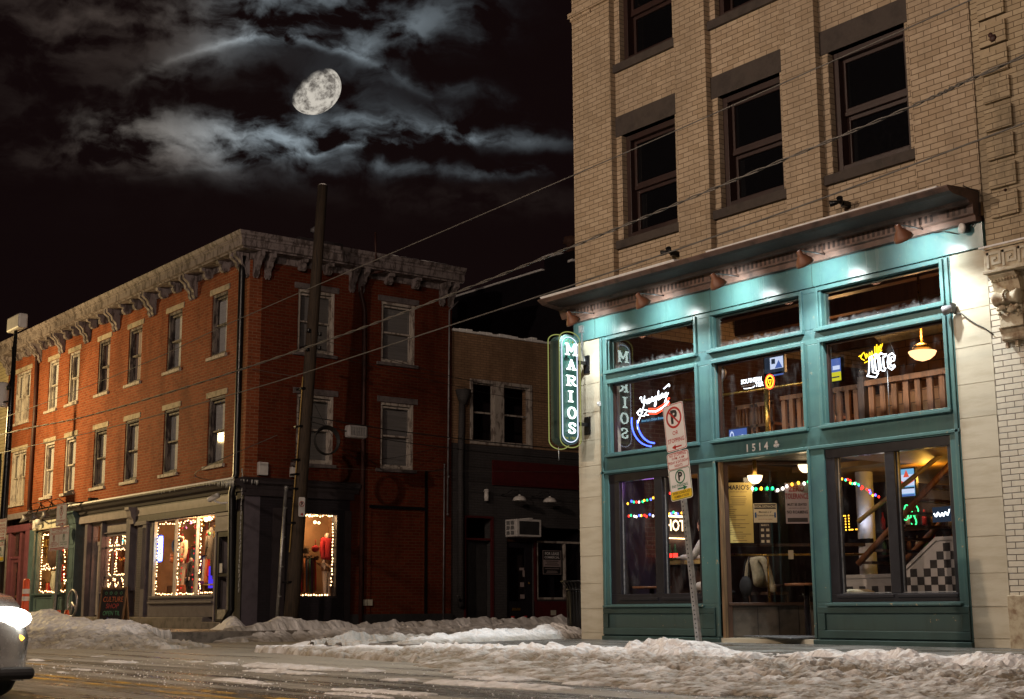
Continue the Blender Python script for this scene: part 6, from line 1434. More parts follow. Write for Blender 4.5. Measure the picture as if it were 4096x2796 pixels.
dummy(t, -31.05, 14.0, .82, 1.5, .3, 'cloth_cream', None, legs='cloth_cream')
m = MB(); m.ball((-31.22, 13.93, 1.95), .13, 10, 8, (.9, .8, 1.4)).ball((-31.02, 13.93, 2.09), .09, 10, 6, (1.5, .8, .6)); m.build('dark_sleeve', 'cloth_black', t)
m = MB(); m.ball((-31.26, 13.86, 1.62), .07, 8, 6).ball((-30.82, 13.9, 1.6), .055, 8, 6).ball((-31.28, 13.86, 1.72), .05, 8, 6); m.build('cuff', 'cloth_orange', t)
t = thing('mannequin', 'headless mannequin in a plaid jacket and black skirt in the middle of the window', 'mannequin', (-30.2, 13.85, .75))
dummy(t, -30.25, 13.88, .60, 1.15, -.2, 'cloth_plaid', 'cloth_black', legs='cloth_black')
t = thing('hanging_coat', 'grey coat hanging high behind the plaid mannequin', 'coat', (-30.3, 14.4, 1.7), 'coats hung in the clothes shop')
def coat(t, x, y, z0, z1, w, m_):
    m = MB(); n = 10
    vs = []
    for k, (f, z) in enumerate(((.45, z1), (.9, z1-.08), (.85, (z0+z1)/2), (1.1, z0))):
        vs += [(x+w/2*f*math.cos(2*PI*i/n), y+.07*f*math.sin(2*PI*i/n), z) for i in range(n)]
    m.add(vs, [(k*n+i, k*n+(i+1) % n, k*n+n+(i+1) % n, k*n+n+i) for k in range(3) for i in range(n)], True); m.build('coat_body', m_, t)
    for q in (-1, 1): m = MB(); m.tube([(x+q*w*.42, y, z1-.07), (x+q*w*.55, y-.02, (z0+z1)/2+.02), (x+q*w*.56, y-.02, z0+.08)], [.06, .055, .045], 8); m.build('coat_sleeve', m_, t)
coat(t, -30.4, 14.45, 1.62, 2.36, .36, 'cloth_grey')
t = thing('hanging_coat', 'long dark coat hanging under the red pennant', 'coat', (-29.55, 14.3, 1.3), 'coats hung in the clothes shop')
coat(t, -29.75, 14.3, 1.15, 2.34, .36, 'cloth_grey')
t = thing('hanging_coat', 'brown coat hanging by the brick side of the clothes window', 'coat', (-30.9, 14.8, 1.7), 'coats hung in the clothes shop')
coat(t, -31.5, 14.8, 1.75, 2.35, .4, 'cloth_brown')
m = MB(FR); m.plate([(-29.0, 2.52), (-28.62, 2.52), (-28.66, 1.98)], -.40, -.38); tag(m.build('pennant', 'cloth_red'), 'red triangular pennant in the top corner of the clothes shop', 'pennant')
m = MB(FR)
for a, c in ((-29.2, 2.15), (-29.0, 2.0)):
    m.plate([(a+(.13 if k % 2 == 0 else .05)*math.sin(k*PI/5), c+(.13 if k % 2 == 0 else .05)*math.cos(k*PI/5)) for k in range(10)], -.46, -.45)
tag(m.build('paper_stars', 'gold_leaf'), 'pair of gold paper stars hung between coat and pennant', 'decoration')
m = MB(); m.box(-29.6, -28.8, 14.5, 14.9, 1.57, 1.72); m.add([(-29.7, 14.5, 1.05), (-28.8, 14.5, 1.15), (-28.8, 14.5, 1.38), (-29.55, 14.5, 1.36)], [(0,1,2,3)]); m.box(-30.3, -29.95, 14.35, 14.4, .95, 1.45).box(-30.3, -29.9, 14.4, 14.45, 1.55, 1.7)
tag(m.build('blue_display', 'blue_glow'), 'blue lit shelves glowing at the back of the clothes shop', 'shelf')
t = thing('display_table', 'small wooden table with knick-knacks in the clothes shop window', 'table', (-29.2, 14.0, .75))
m = MB(); m.box(-29.75, -29.05, 13.9, 14.3, 1.0, 1.03); m.build('tabletop', 'wood_yellow', t)
for x in (-29.7, -29.1):
    for y in (13.95, 14.25): m = MB(); m.box(x-.02, x+.02, y-.02, y+.02, .75, 1.0); m.build('leg', 'wood_yellow', t)
m = MB()
for i in range(9): m.ball((rr.uniform(-29.0, -28.5), rr.uniform(13.85, 14.2), .75+rr.uniform(.04, .35)), rr.uniform(.03, .08), 8, 6)
tag(m.build('knick_knacks', 'cloth_plaid'), 'heap of small ornaments in the clothes shop corner', 'ornaments', kind='stuff')
t = thing('suitcase', 'old brown suitcase standing in the clothes window below the OPEN sign', 'suitcase', (-31.3, 13.9, .75))
m = MB(); m.box(-31.5, -31.1, 13.85, 14.05, .76, 1.02); m.build('case', 'cloth_brown', t, .02)
m = MB(); m.tube([(-31.36, 13.95, 1.02), (-31.36, 13.95, 1.06), (-31.24, 13.95, 1.06), (-31.24, 13.95, 1.02)], .012, 5); m.build('handle', 'brass', t)
t = thing('open_sign', 'upright neon sign reading OPEN in green on white in the clothes window', 'sign', (-31.44, 13.66, 1.6))
m = MB(FR); m.plate(rrect(-31.58, -31.36, 1.60, 2.17, .05), -.165, -.15); m.build('light_box', 'open_white', t)
f8 = lambda a, b, c: FR(-31.47+c, b, 1.885-a)
m = MB(f8); m.text('OPEN', 0, -.145, 0, .17, .03, sx=1.02); m.build('lettering', 'sign_green', t)
m = MB(FR); m.tube([F_(a, -.148, c)-F_(0, 0, 0)+Vector((0, 0, 0)) if False else (a, -.148, c) for a, c in rrect(-31.60, -31.34, 1.58, 2.19, .06)], .008, 5, True); m.build('blue_tube', 'neon_blue', t)
m = MB(FR); m.ball((-28.98, -.2, 2.46), .05, 10, 8).ball((-29.15, -.2, 2.45), .05, 10, 8); tag(m.build('spot_bulbs', 'bulb_warm'), 'two dazzling bare spot bulbs at the top of the clothes window', 'lamp')
# mid shop and teal shop ornaments
t = thing('poinsettia', 'large red paper star in the small paned window', 'decoration', (-33.95, 14.0, 1.4))
m = MB(FR)
for k in range(11): a = 2*PI*k/11; m.add([(-33.9+.03*math.cos(a+1.3), -.32, 1.72+.03*math.sin(a+1.3)), (-33.9+.28*math.cos(a), -.34, 1.72+.22*math.sin(a)), (-33.9+.03*math.cos(a-1.3), -.32, 1.72+.03*math.sin(a-1.3))], [(0,1,2)])
m.build('star_points', 'petal_red', t)
m = MB(FR)
for k in range(14): m.ball((rr.uniform(-34.7, -33.4), -.45-rr.random()*.2, rr.uniform(.98, 1.6)), rr.uniform(.04, .1), 8, 6)
tag(m.build('toys', 'cloth_red'), 'jumble of red toys behind the small panes', 'ornaments', kind='stuff')
m = MB(FR); m.lathe([(.07, 0), (.07, .01)], (-34.12, -.28, 2.18), 8, (0, 1, 0)); tag(m.build('teal_ornament', 'neon_cyan'), 'small teal glowing ornament in the upper small panes', 'decoration')
t = thing('vase', 'white vase of red flowers in the teal shop window', 'vase', (-38.9, 13.95, .9))
m = MB(); m.lathe([(.12, 0), (.2, .25), (.16, .5), (.19, .62), (.15, .6), (.10, .1)], (-39.1, 13.95, .92), 16); m.build('vase_body', 'cream_band', t)
m = MB()
for k in range(26): a = rr.uniform(0, 6.28); q = rr.uniform(.05, .42); m.ball((-38.75+q*math.cos(a)*1.1, 13.9, 1.45+q*math.sin(a)*.6), rr.uniform(.04, .075), 7, 5)
m.build('flowers', 'petal_red', t)
m = MB(); m.lathe([(.26, 0), (.18, .25), (.2, .26), (.10, .5), (.12, .51), (.0, .8)], (-38.2, 14.1, 1.2), 10); tag(m.build('little_tree', 'leaf_green'), 'little green tree between the vase and the chalk slate', 'tree')
m = MB(FR); m.box(-37.45, -37.1, -.3, -.27, 1.0, 1.4); tag(m.build('small_slate', 'slate_board'), 'small framed slate in the corner of the teal shop window', 'sign')

# side display: mannequin in red, scarves, paper star, apple
t = thing('mannequin', 'headless mannequin in a red jumper and brown skirt in the side display window', 'mannequin', (-27.62, 15.95, .7))
dummy(t, -27.62, 15.94, .72, 1.58, PI/2+.1, 'cloth_red', 'cloth_brown')
t = thing('scarf_rack', 'rack of long coloured scarves under a tinsel garland beside the red mannequin', 'scarves', (-27.6, 15.35, .7))
m = MB(); m.tube([(-27.6, 15.1, 1.55), (-27.6, 15.66, 1.55)], .015, 6).tube([(-27.6, 15.38, .70), (-27.6, 15.38, 1.55)], .015, 6); m.build('rail', 'wood_dark', t)
for i in range(12):
    y = 15.12+i*.045; m = MB(); m.tube([(-27.58, y, 1.56), (-27.55, y, 1.2), (-27.54, y+rr.uniform(-.02, .02), .78+rr.uniform(0, .1))], [.02, .026, .03], 5); m.build('scarf', ['scarf_teal', 'scarf_purple', 'cloth_brown', 'cloth_red', 'cloth_brown', 'cloth_orange', 'scarf_blue', 'tinsel_brown'][i % 8], t)
m = MB()
for k in range(60): m.ball((-27.55+rr.uniform(-.05, .05), rr.uniform(15.05, 15.7), 1.58+rr.uniform(-.04, .04)), .025, 5, 4)
m.build('garland', 'tinsel_brown', t)
m = MB(); m.ball((-27.5, 15.57, 1.78), .085, 14, 10, (1, 1, .95)).tube([(-27.5, 15.57, 1.84), (-27.5, 15.575, 1.98)], .008, 5); tag(m.build('red_heart', 'cloth_red'), 'shiny red heart ornament held by the red mannequin', 'decoration')
m = MB(SI)
for k in range(10): a = 2*PI*k/10; m.add([(15.3+.03*math.cos(a+1.3), -.5, 1.72+.03*math.sin(a+1.3)), (15.3+.15*math.cos(a), -.5, 1.72+.15*math.sin(a)), (15.3+.03*math.cos(a-1.3), -.5, 1.72+.03*math.sin(a-1.3))], [(0,1,2)])
tag(m.build('paper_star', 'mannequin'), 'pale paper star beside the red heart in the side display', 'decoration')
m = MB(); m.ball((-27.45, 15.62, 2.35), .03).ball((-27.45, 15.52, 2.36), .035).ball((-27.3, 15.3, 2.49), .03); tag(m.build('display_bulbs', 'bulb_warm'), 'bright bare bulbs over the red mannequin', 'lamp')

# ------------------------------------------------------------------ inside the bar: neon signs
NP = lambda a, b, c: Vector((a, 13.70+b, c))
def neon(mb, polys, r=.007, off=(0, 0), s=1.0, ox=0.0, oz=0.0, sh=0.0):
    for P in polys: mb.tube([(ox+s*(x+sh*z), 0, oz+s*z) for x, z in P], r, 5)
def curve(P, n=6):                                          # smooth a polyline
    P = [P[0]]+list(P)+[P[-1]]; out_ = []
    for i in range(1, len(P)-2):
        for k in range(n):
            t = k/n; q = []
            for d in (0, 1):
                a, b, c, e = P[i-1][d], P[i][d], P[i+1][d], P[i+2][d]
                q.append(.5*(2*b+(c-a)*t+(2*a-5*b+4*c-e)*t*t+(3*b-a-3*c+e)*t**3))
            out_.append(tuple(q))
    return out_+[P[-2]]
t = thing('beer_neon', 'white script neon beer sign with red ribbons and a blue crescent', 'neon sign', (-14.5, 13.7, 3.1))
m = MB(NP)
scr = [[(0, .9), (.25, 1.0), (.3, .55), (.55, .45), (.7, 1.0), (.55, .1), (.3, -.3), (.1, -.1)], [(.75, .3), (.85, .6), (.95, .3), (1.05, .2), (1.2, .6)], [(1.15, .35), (1.3, .6), (1.35, .4), (1.2, .2), (1.4, .2), (1.55, .5)],
 [(1.55, .2), (1.65, .6), (1.8, .55), (1.85, .2), (2.0, .35)], [(2.15, .55), (2.0, .4), (2.1, .2), (2.25, .6), (2.2, -.2), (2.0, -.3), (2.1, 0), (2.5, .4)], [(2.45, .2), (2.6, 1.0), (2.55, .2), (2.7, .25)], [(2.75, .55), (2.75, .2), (2.9, .3)], [(2.9, .2), (3.0, .6), (3.15, .55), (3.2, .2), (3.3, .35)],
 [(3.5, .55), (3.35, .4), (3.45, .2), (3.6, .6), (3.55, -.2), (3.35, -.3), (3.6, .1), (3.9, .5)], [(3.3, 1.0), (3.7, 1.15), (4.0, 1.25), (4.05, 1.0)]]
for p in scr: m.tube([(-14.80+.155*x, 0, 3.30+.155*z+.02*x) for x, z in curve(p, 4)], .0075, 4)
for p in ([(-14.84, 3.26), (-14.74, 3.24), (-14.80, 3.19), (-14.70, 3.18)], [(-14.82, 3.20), (-14.86, 3.24), (-14.78, 3.29)], [(-14.72, 3.27), (-14.63, 3.25), (-14.7, 3.2), (-14.62, 3.18)]): m.tube([(a, 0, c) for a, c in p], .009, 4)
m.tube([(-14.61, 0, 3.235), (-14.45, 0, 3.215), (-14.3, 0, 3.26), (-14.2, 0, 3.33)], .012, 5); m.tube([(-14.80, 0, 3.17), (-14.86, 0, 3.08), (-14.85, 0, 3.0)], .009, 4); m.build('white_tube', 'neon_cool', t)
m = MB(NP)
for dz in (.035, -.035): m.tube([(-14.61, 0, 3.235+dz), (-14.45, 0, 3.215+dz), (-14.3, 0, 3.26+dz), (-14.18, 0, 3.34+dz)], .010, 5)
m.build('red_tube', 'neon_red', t)
m = MB(NP); m.tube([(a, 0, c) for a, c in arc(-14.52, 3.12, .46, .40, PI*.95, PI*1.46, 12)], .010, 5).tube([(a, 0, c) for a, c in arc(-14.46, 3.13, .40, .37, PI*1.0, PI*1.46, 12)], .012, 5); m.build('blue_tube', 'neon_blue', t)
m = MB(NP); m.box(-14.78, -14.25, -.01, .005, 3.075, 3.135); m.build('strip_panel', 'screen_dark', t)
m = MB(lambda a, b, c: NP(a, -b, c)); m.text("America's Oldest Brewery", -14.50, .014, 3.105, .052, .006, sx=.92); m.build('strip_lettering', 'screen_teal', t)
t = thing('brewery_neon', 'white block letter neon sign with a red ring in the middle window', 'neon sign', (-12.6, 13.7, 3.3))
MN = lambda a, b, c: NP(a, -b, c)
m = MB(MN); m.text('SOUTHERN', -12.60, .01, 3.415, .083, .012, sx=.86).text('TIER', -12.46, .01, 3.345, .083, .012, sx=.86); m.tube([(-12.74, .01, 3.325), (-12.68, .01, 3.318), (-12.58, .01, 3.32), (-12.54, .01, 3.335)], .005, 4); m.build('lettering', 'neon_cool', t)
m = MB(MN); m.text('BREWING COMPANY', -12.66, .01, 3.358, .028, .004, sx=.9); m.build('small_lettering', 'plastic_white', t)
m = MB(NP); m.tube([(a, 0, c) for a, c in arc(-12.285, 3.36, .062, .078, 0, 2*PI, 22)[:-1]], .011, 5, True); m.build('ring_tube', 'neon_orange', t)
m = MB(NP); m.tube([(a, 0, c) for a, c in arc(-12.285, 3.36, .077, .094, 0, 2*PI, 22)[:-1]], .007, 5, True); m.build('outer_ring', 'neon_red', t)
m = MB(NP); m.tube([(-12.31, 0, 3.385), (-12.30, 0, 3.34), (-12.285, 0, 3.33), (-12.27, 0, 3.34), (-12.26, 0, 3.385), (-12.31, 0, 3.385)], .006, 4).tube([(-12.285, 0, 3.33), (-12.285, 0, 3.305)], .006, 4); m.build('emblem', 'neon_amber', t)
t = thing('lager_neon', 'white outlined Lite neon sign under yellow script in the right upper window', 'neon sign', (-10.5, 13.7, 3.3))
m = MB(NP)
for P in ([(-10.735, 3.43), (-10.79, 3.47), (-10.74, 3.53), (-10.71, 3.45), (-10.70, 3.51), (-10.67, 3.45), (-10.655, 3.52), (-10.63, 3.47)], [(-10.62, 3.53), (-10.61, 3.47), (-10.585, 3.49)], [(-10.57, 3.58), (-10.575, 3.49), (-10.55, 3.50)], [(-10.54, 3.60), (-10.545, 3.50), (-10.52, 3.51)], [(-10.52, 3.53), (-10.495, 3.56), (-10.515, 3.57), (-10.525, 3.52), (-10.49, 3.53)], [(-10.485, 3.59), (-10.48, 3.54), (-10.455, 3.60)], [(-10.74, 3.40), (-10.6, 3.44), (-10.47, 3.52)], [(-10.82, 3.49), (-10.78, 3.50)]):
    m.tube([(a, 0, c-.01) for a, c in curve(P, 3)], .0065, 4)
m.build('yellow_script', 'neon_amber', t)
m = MB(NP)
OUT = [[(-10.66, 3.44), (-10.68, 3.25), (-10.71, 3.225), (-10.58, 3.19), (-10.54, 3.23), (-10.62, 3.255), (-10.625, 3.46), (-10.66, 3.44)],
 [(-10.585, 3.42), (-10.575, 3.275), (-10.54, 3.255), (-10.525, 3.27), (-10.53, 3.42), (-10.585, 3.42)], [(-10.59, 3.46), (-10.56, 3.475), (-10.53, 3.46), (-10.56, 3.445), (-10.59, 3.46)],
 [(-10.51, 3.46), (-10.48, 3.475), (-10.46, 3.455), (-10.41, 3.45), (-10.425, 3.425), (-10.46, 3.42), (-10.455, 3.29), (-10.43, 3.28), (-10.45, 3.25), (-10.50, 3.265), (-10.505, 3.42), (-10.525, 3.43), (-10.51, 3.46)],
 [(-10.36, 3.35), (-10.30, 3.355), (-10.285, 3.41), (-10.32, 3.45), (-10.375, 3.43), (-10.395, 3.35), (-10.385, 3.28), (-10.34, 3.25), (-10.29, 3.285), (-10.30, 3.305), (-10.34, 3.29), (-10.36, 3.32), (-10.345, 3.40), (-10.315, 3.40)]]
for P in OUT: m.tube([(a, 0, c) for a, c in P], .0095, 5)
m.build('white_tube', 'neon_cool', t)
m = MB(); m.tube([(-10.3, 13.72, 3.45), (-10.38, 13.72, 3.64)], .003, 4).tube([(-10.5, 13.72, 3.47), (-10.5, 13.72, 3.66)], .003, 4).tube([(-10.42, 13.72, 3.25), (-10.41, 13.7, 2.68)], .005, 4); m.build('hanging_wire', 'galvanised', t)
# screens
def screen(label, x0, x1, y, z0, z1, items):
    t = thing('television', label, 'screen', ((x0+x1)/2, y, z0), 'screens inside the bar')
    m = MB(); m.box(x0-.02, x1+.02, y, y+.05, z0-.02, z1+.02); m.build('casing', 'black_paint', t)
    for i, (nm, pts) in enumerate(items):
        m = MB(); m.face([(x0+(x1-x0)*p, y-.002-.0015*i, z0+(z1-z0)*q) for p, q in pts]); m.build('picture', nm, t)
Q = lambda a, b, c, d: [(a, c), (b, c), (b, d), (a, d)]
screen('small screen with a white peak high in the middle bar window', -14.44, -14.06, 16.0, 3.98, 4.27, [('screen_dark', Q(0, 1, 0, 1)), ('screen_white', Q(.3, 1, .18, .8)), ('screen_blue', [(.55, .2), (.95, .2), (.76, .62)]), ('screen_dark', Q(.38, .58, .45, .72)), ('screen_blue', Q(.3, 1, -.2, -.12))])
screen('blue screen at the foot of the middle bar window', -14.28, -13.93, 15.0, 2.80, 3.02, [('screen_blue', Q(0, 1, 0, 1)), ('screen_white', [(.35+.32*math.cos(t_)*.5+.4, .2+.4*math.sin(t_)) for t_ in [k*PI/8 for k in range(9)]]), ('screen_white', [(.16+.12*math.cos(t_), .55+.35*math.sin(t_)) for t_ in [k*PI/6 for k in range(12)]]), ('screen_blue', [(.17+.07*math.cos(t_), .55+.22*math.sin(t_)) for t_ in [k*PI/6 for k in range(12)]])])
screen('blue and yellow lit screen left of the wooden balusters', -13.25, -12.97, 16.0, 3.69, 4.02, [('screen_blue', Q(0, 1, .3, 1)), ('screen_yellow', Q(0, 1, 0, .4)), ('screen_white', Q(.05, .4, .48, .66)), ('screen_white', Q(.48, .95, .5, .68)), ('screen_dark', Q(.1, .9, .14, .2))])
screen('bright sports screen behind the stair in the right hand folding window', -11.74, -11.36, 15.4, 1.88, 2.24, [('screen_teal', Q(0, 1, 0, 1)), ('screen_white', Q(0, 1, .38, .8)), ('screen_red', [(.3, .5), (.62, .36), (1, .55), (1, .66), (.65, .5), (.4, .6)]), ('screen_red', [(.55, .7), (.68, .98), (.8, .7)]), ('screen_dark', [(.2, .4), (.32, .42), (.36, .85), (.24, .9)]), ('screen_dark', Q(0, 1, .27, .33)), ('screen_white', Q(0, 1, .10, .27)), ('screen_blue', Q(0, 1, 0, .07))])
# pendant, balustrade, rail, stools, speaker
t = thing('pendant_lamp', 'glowing amber bowl lamp hanging in the right upper window', 'lamp', (-11.19, 15.5, 3.65))
m = MB(); m.lathe([(.02, 0), (.10, .025), (.16, .075), (.185, .125), (.18, .13), (.15, .08)], (-11.19, 15.5, 3.665), 20, caps=False); m.build('bowl', 'pendant', t)
m = MB(); m.tube([(-11.19, 15.5, 3.9), (-11.19, 15.5, 4.85)], .018, 6).lathe([(.13, 0), (.10, .05), (.03, .08)], (-11.19, 15.5, 3.83), 14); m.build('stem', 'brass', t)
lamp('pendant_light', (-11.19, 15.45, 3.95), 34, (1, .5, .2), .1)
t = thing('balustrade', 'brown wooden gallery balustrade with flat balusters behind the right upper window', 'balustrade', (-10.8, 14.6, 2.62))
m = MB(); m.box(-11.5, -9.1, 14.56, 14.66, 3.27, 3.34).box(-11.5, -9.1, 14.58, 14.64, 2.72, 2.76); m.build('handrail', 'wood_warm', t)
for i in range(13): m = MB(); a = -11.36+i*.18; m.box(a-.04, a+.04, 14.59, 14.63, 2.62, 3.27); m.build('baluster', 'wood_warm', t)
m = MB(); m.box(-11.54, -11.44, 14.55, 14.67, 2.62, 3.40).ball((-11.49, 14.61, 3.45), .06); m.build('newel', 'wood_dark', t)
m = MB(); m.box(-13.1, -11.54, 14.80, 14.87, 3.30, 3.36); m.build('side_rail', 'wood_warm', t)
for i in range(11): m = MB(); x = -13.05+i*.14; m.box(x-.035, x+.035, 14.81, 14.85, 2.62, 3.30); m.build('baluster', 'wood_warm', t)
m = MB(); m.tube([(-15.5, 14.95, 3.56), (-12.5, 15.05, 3.54)], .025, 8); tag(m.build('brass_rail', 'brass'), 'brass rail running behind the upper bar windows', 'rail')
m = MB(); m.tube([(-13.52, 15.0, 2.62), (-13.52, 15.0, 3.52)], .04, 8); tag(m.build('brass_post', 'brass'), 'stout brass post under the red ring neon', 'post')
for i, x in enumerate((-14.35, -13.95, -13.1, -12.75)):
    t = thing('bar_chair', ['slat backed wooden chair at the far left of the gallery', 'slat backed wooden chair left of the brass post', 'slat backed wooden chair right of the brass post', 'slat backed wooden chair under the red glow'][i], 'chair', (x, 15.5, 2.62), 'chairs on the bar gallery')
    for q in (-.15, .15):
        for w in (0, .3): m = MB(); m.box(x+q-.02, x+q+.02, 15.4+w, 15.44+w, 2.62, 3.42 if not w else 3.08); m.build('leg', 'wood_warm', t)
    m = MB(); m.box(x-.2, x+.2, 15.4, 15.76, 3.08, 3.12); m.build('seat', 'wood_warm', t)
    m = MB(); m.box(x-.17, x+.17, 15.4, 15.43, 3.38, 3.44)
    for k in range(4): m.box(x-.11+k*.07, x-.08+k*.07, 15.405, 15.425, 3.12, 3.38)
    m.build('backrest', 'wood_warm', t)
m = MB(); m.lathe([(.0, 0), (.12, .005), (.13, .03), (.12, .06)], (-14.41, 15.0, 3.88), 20, (0, -1, 0)); tag(m.build('wall_speaker', 'galvanised'), 'round grey speaker in the dark corner of the middle window', 'speaker')
# lower left window: HOT board, counter, bottles, guest
t = thing('hot_sign', 'backlit HOT letters on a board over the bar shelf', 'sign', (-15.6, 15.15, 1.52))
m = MB(LW); m.box(14.86, 15.42, .005, .03, 1.53, 1.83); m.build('board', 'shop_dark', t)
m = MB(LW); m.text('HOT', 15.15, .035, 1.685, .24, .015, sx=.82); m.build('lettering', 'globe_warm', t)
m = MB(LW); m.box(14.86, 15.42, .03, .06, 1.82, 1.845).box(14.86, 15.42, .02, .08, 1.49, 1.50); m.build('light_strip', 'bulb_warm', t)
lamp('shelf_light', (-15.45, 15.15, 1.90), 1.2, (1, .6, .35), .05)
t = thing('bar_counter', 'dark wooden counter inside the lower left window', 'counter', (-15.0, 14.95, .05))
m = MB(); m.box(-15.6, -14.55, 14.75, 15.2, 1.08, 1.14); m.build('counter_top', 'wood_yellow', t)
m = MB(); m.box(-15.6, -14.6, 14.85, 15.15, .05, 1.08); m.build('counter_front', 'wood_dark', t)
for i, (x, lb_) in enumerate(((-15.45, 'slim bottle on the counter nearer the brick wall'), (-15.33, 'slim bottle on the counter nearer the guest'))):
    t = thing('bottle', lb_, 'bottle', (x, 14.85, 1.14), 'bottles on the bar counter')
    m = MB(); m.lathe([(.035, 0), (.035, .13), (.014, .19), (.014, .25), (.0, .252)], (x, 14.85, 1.142), 10); m.build('glass_body', 'leaf_green', t)
    m = MB(); m.lathe([(.0355, .05), (.0355, .11)], (x, 14.85, 1.142), 10, caps=False); m.build('bottle_label', 'bulb_red', t)
m = MB(LW); m.box(14.85, 14.97, .0, .01, 1.06, 1.14); tag(m.build('wall_notice', 'paper_cream'), 'small pale card on the wall left of the counter', 'notice')
pe = thing('person', 'guest in a white knitted jumper leaning on the bar counter, seen from behind glass', 'person', (-14.25, 14.65, .05))
J = [(-14.15, 14.62, .82, (.16, .13)), (-14.2, 14.62, 1.0, (.14, .12)), (-14.3, 14.62, 1.22, (.16, .13)), (-14.38, 14.62, 1.40, (.13, .10)), (-14.44, 14.62, 1.50, .055), (-14.36, 14.44, 1.36, .07), (-14.5, 14.40, 1.16, .055), (-14.78, 14.48, 1.17, .042), (-14.87, 14.52, 1.17, .03), (-14.36, 14.80, 1.36, .07), (-14.55, 14.88, 1.16, .055), (-14.8, 14.86, 1.18, .042), (-14.88, 14.84, 1.18, .03),
 (-14.28, 14.53, .76, .09), (-14.6, 14.52, .74, .075), (-14.62, 14.5, .38, .055), (-14.68, 14.5, .30, .04), (-14.28, 14.72, .76, .09), (-14.6, 14.73, .74, .075), (-14.62, 14.74, .38, .055), (-14.68, 14.74, .30, .04)]
skin('body', J[:5]+J[5:13]+J[13:], [(0,1),(1,2),(2,3),(3,4),(3,5),(5,6),(6,7),(7,8),(3,9),(9,10),(10,11),(11,12),(0,13),(13,14),(14,15),(15,16),(0,17),(17,18),(18,19),(19,20)], 'cloth_white', pe)
m = MB(); m.ball((-14.49, 14.62, 1.62), .098, 14, 10, (1.05, .86, 1.22)).ball((-14.595, 14.62, 1.60), .022, 6, 5).ball((-14.48, 14.53, 1.61), .026, 6, 5, (.8, .4, 1.2)).ball((-14.48, 14.71, 1.61), .026, 6, 5, (.8, .4, 1.2)).ball((-14.57, 14.62, 1.55), .03, 6, 5, (.5, 1, .3)); m.build('head', 'skin', pe)
m = MB(); m.ball((-14.45, 14.62, 1.66), .112, 14, 10, (1.05, .95, 1.05)).ball((-14.40, 14.62, 1.56), .08, 10, 8, (.8, 1, 1.3)); m.build('hair', 'hair', pe)
for y in (14.52, 14.84):
    m = MB(); m.ball((-14.92, y, 1.165), .04, 8, 6, (1.1, .9, .5))
    for k in range(4): m.tube([(-14.94, y-.03+.02*k, 1.17), (-14.985, y-.032+.021*k, 1.172), (-15.01, y-.032+.021*k, 1.155)], [.009, .008, .006], 5)
    m.tube([(-14.91, y+.035, 1.165), (-14.94, y+.055, 1.16), (-14.965, y+.05, 1.155)], [.010, .009, .007], 5); m.build('hand', 'skin', pe)
t = thing('bar_stool', 'round bar stool under the guest in the white jumper', 'stool', (-14.15, 14.62, .05))
m = MB(); m.lathe([(.17, 0), (.18, .03), (.16, .05)], (-14.15, 14.62, .63), 16); m.build('seat', 'cloth_black', t)
for dx in (-.13, .13):
    for dy in (-.13, .13): m = MB(); m.tube([(-14.15+dx*.7, 14.62+dy*.7, .63), (-14.15+dx*1.2, 14.62+dy*1.2, .05)], .014, 6); m.build('leg', 'black_metal', t)
# porch: globes, notices, rails, jacket on a chair, mat
for i, (x, y, z, lb_) in enumerate(((-12.72, 13.82, 2.13, 'glowing white bowl lamp on the porch ceiling over the yellow menu'), (-12.50, 14.58, 2.30, 'glowing bowl lamp half hidden by the right door post'))):
    t = thing('porch_lamp', lb_, 'lamp', (x, y, z), 'bowl lamps in the porch')
    m = MB(); m.lathe([(.0, -.075), (.045, -.065), (.085, -.025), (.10, .03), (.10, .035), (.0, .036)], (x, y, z), 18); m.build('bowl', 'globe_warm', t)
    m = MB(); m.lathe([(.03, .036), (.03, max(.05, 2.37-z))], (x, y, z), 8); m.build('stem', 'brass', t)
    lamp('porch_light', (x, y-.03, z-.13), 1.4, (1, .7, .38), .06)
def poster(name, label, a0, a1, c0, c1, paper, lines, extra=None):
    t = thing(name, label, 'poster', VB((a0+a1)/2, 0, c0), 'notices on the porch glass')
    m = MB(VB); m.box(a0, a1, -.024, -.02, c0, c1); m.build('sheet', paper, t)
    by = {}
    for tx, a, c, s_, bo, sx, m_ in lines: by.setdefault(m_, []).append((tx, a, c, s_, bo, sx))
    for m_, L in by.items():
        m = MB(VB)
        for tx, a, c, s_, bo, sx in L:
            if tx is None: m.box(a, a+sx, -.02, -.0185, c, c+s_)
            else: m.text(tx, a, -.018, c, s_, bo, sx=sx)
        m.build('lettering', m_, t)
    return t
mid = .165
rows = [("MARIO'S", mid, 2.02, .085, .025, .9, 'print_dark'), ('SOUTH SIDE SALOON', mid, 1.965, .026, .015, .9, 'print_brown')]
zz = 1.90
for k in range(22):
    w = rr.uniform(.08, .36) if k > 3 else rr.uniform(.14, .25)
    rows.append((None, mid-w/2 if k < 4 or k > 17 else -.04, zz, .008, 0, w, 'print_brown')); zz -= .026 if k % 5 else .034
poster('menu_poster', 'tall yellow menu poster on the porch glass left of the other notices', -.06, .35, 1.29, 2.09, 'paper_yellow', rows)
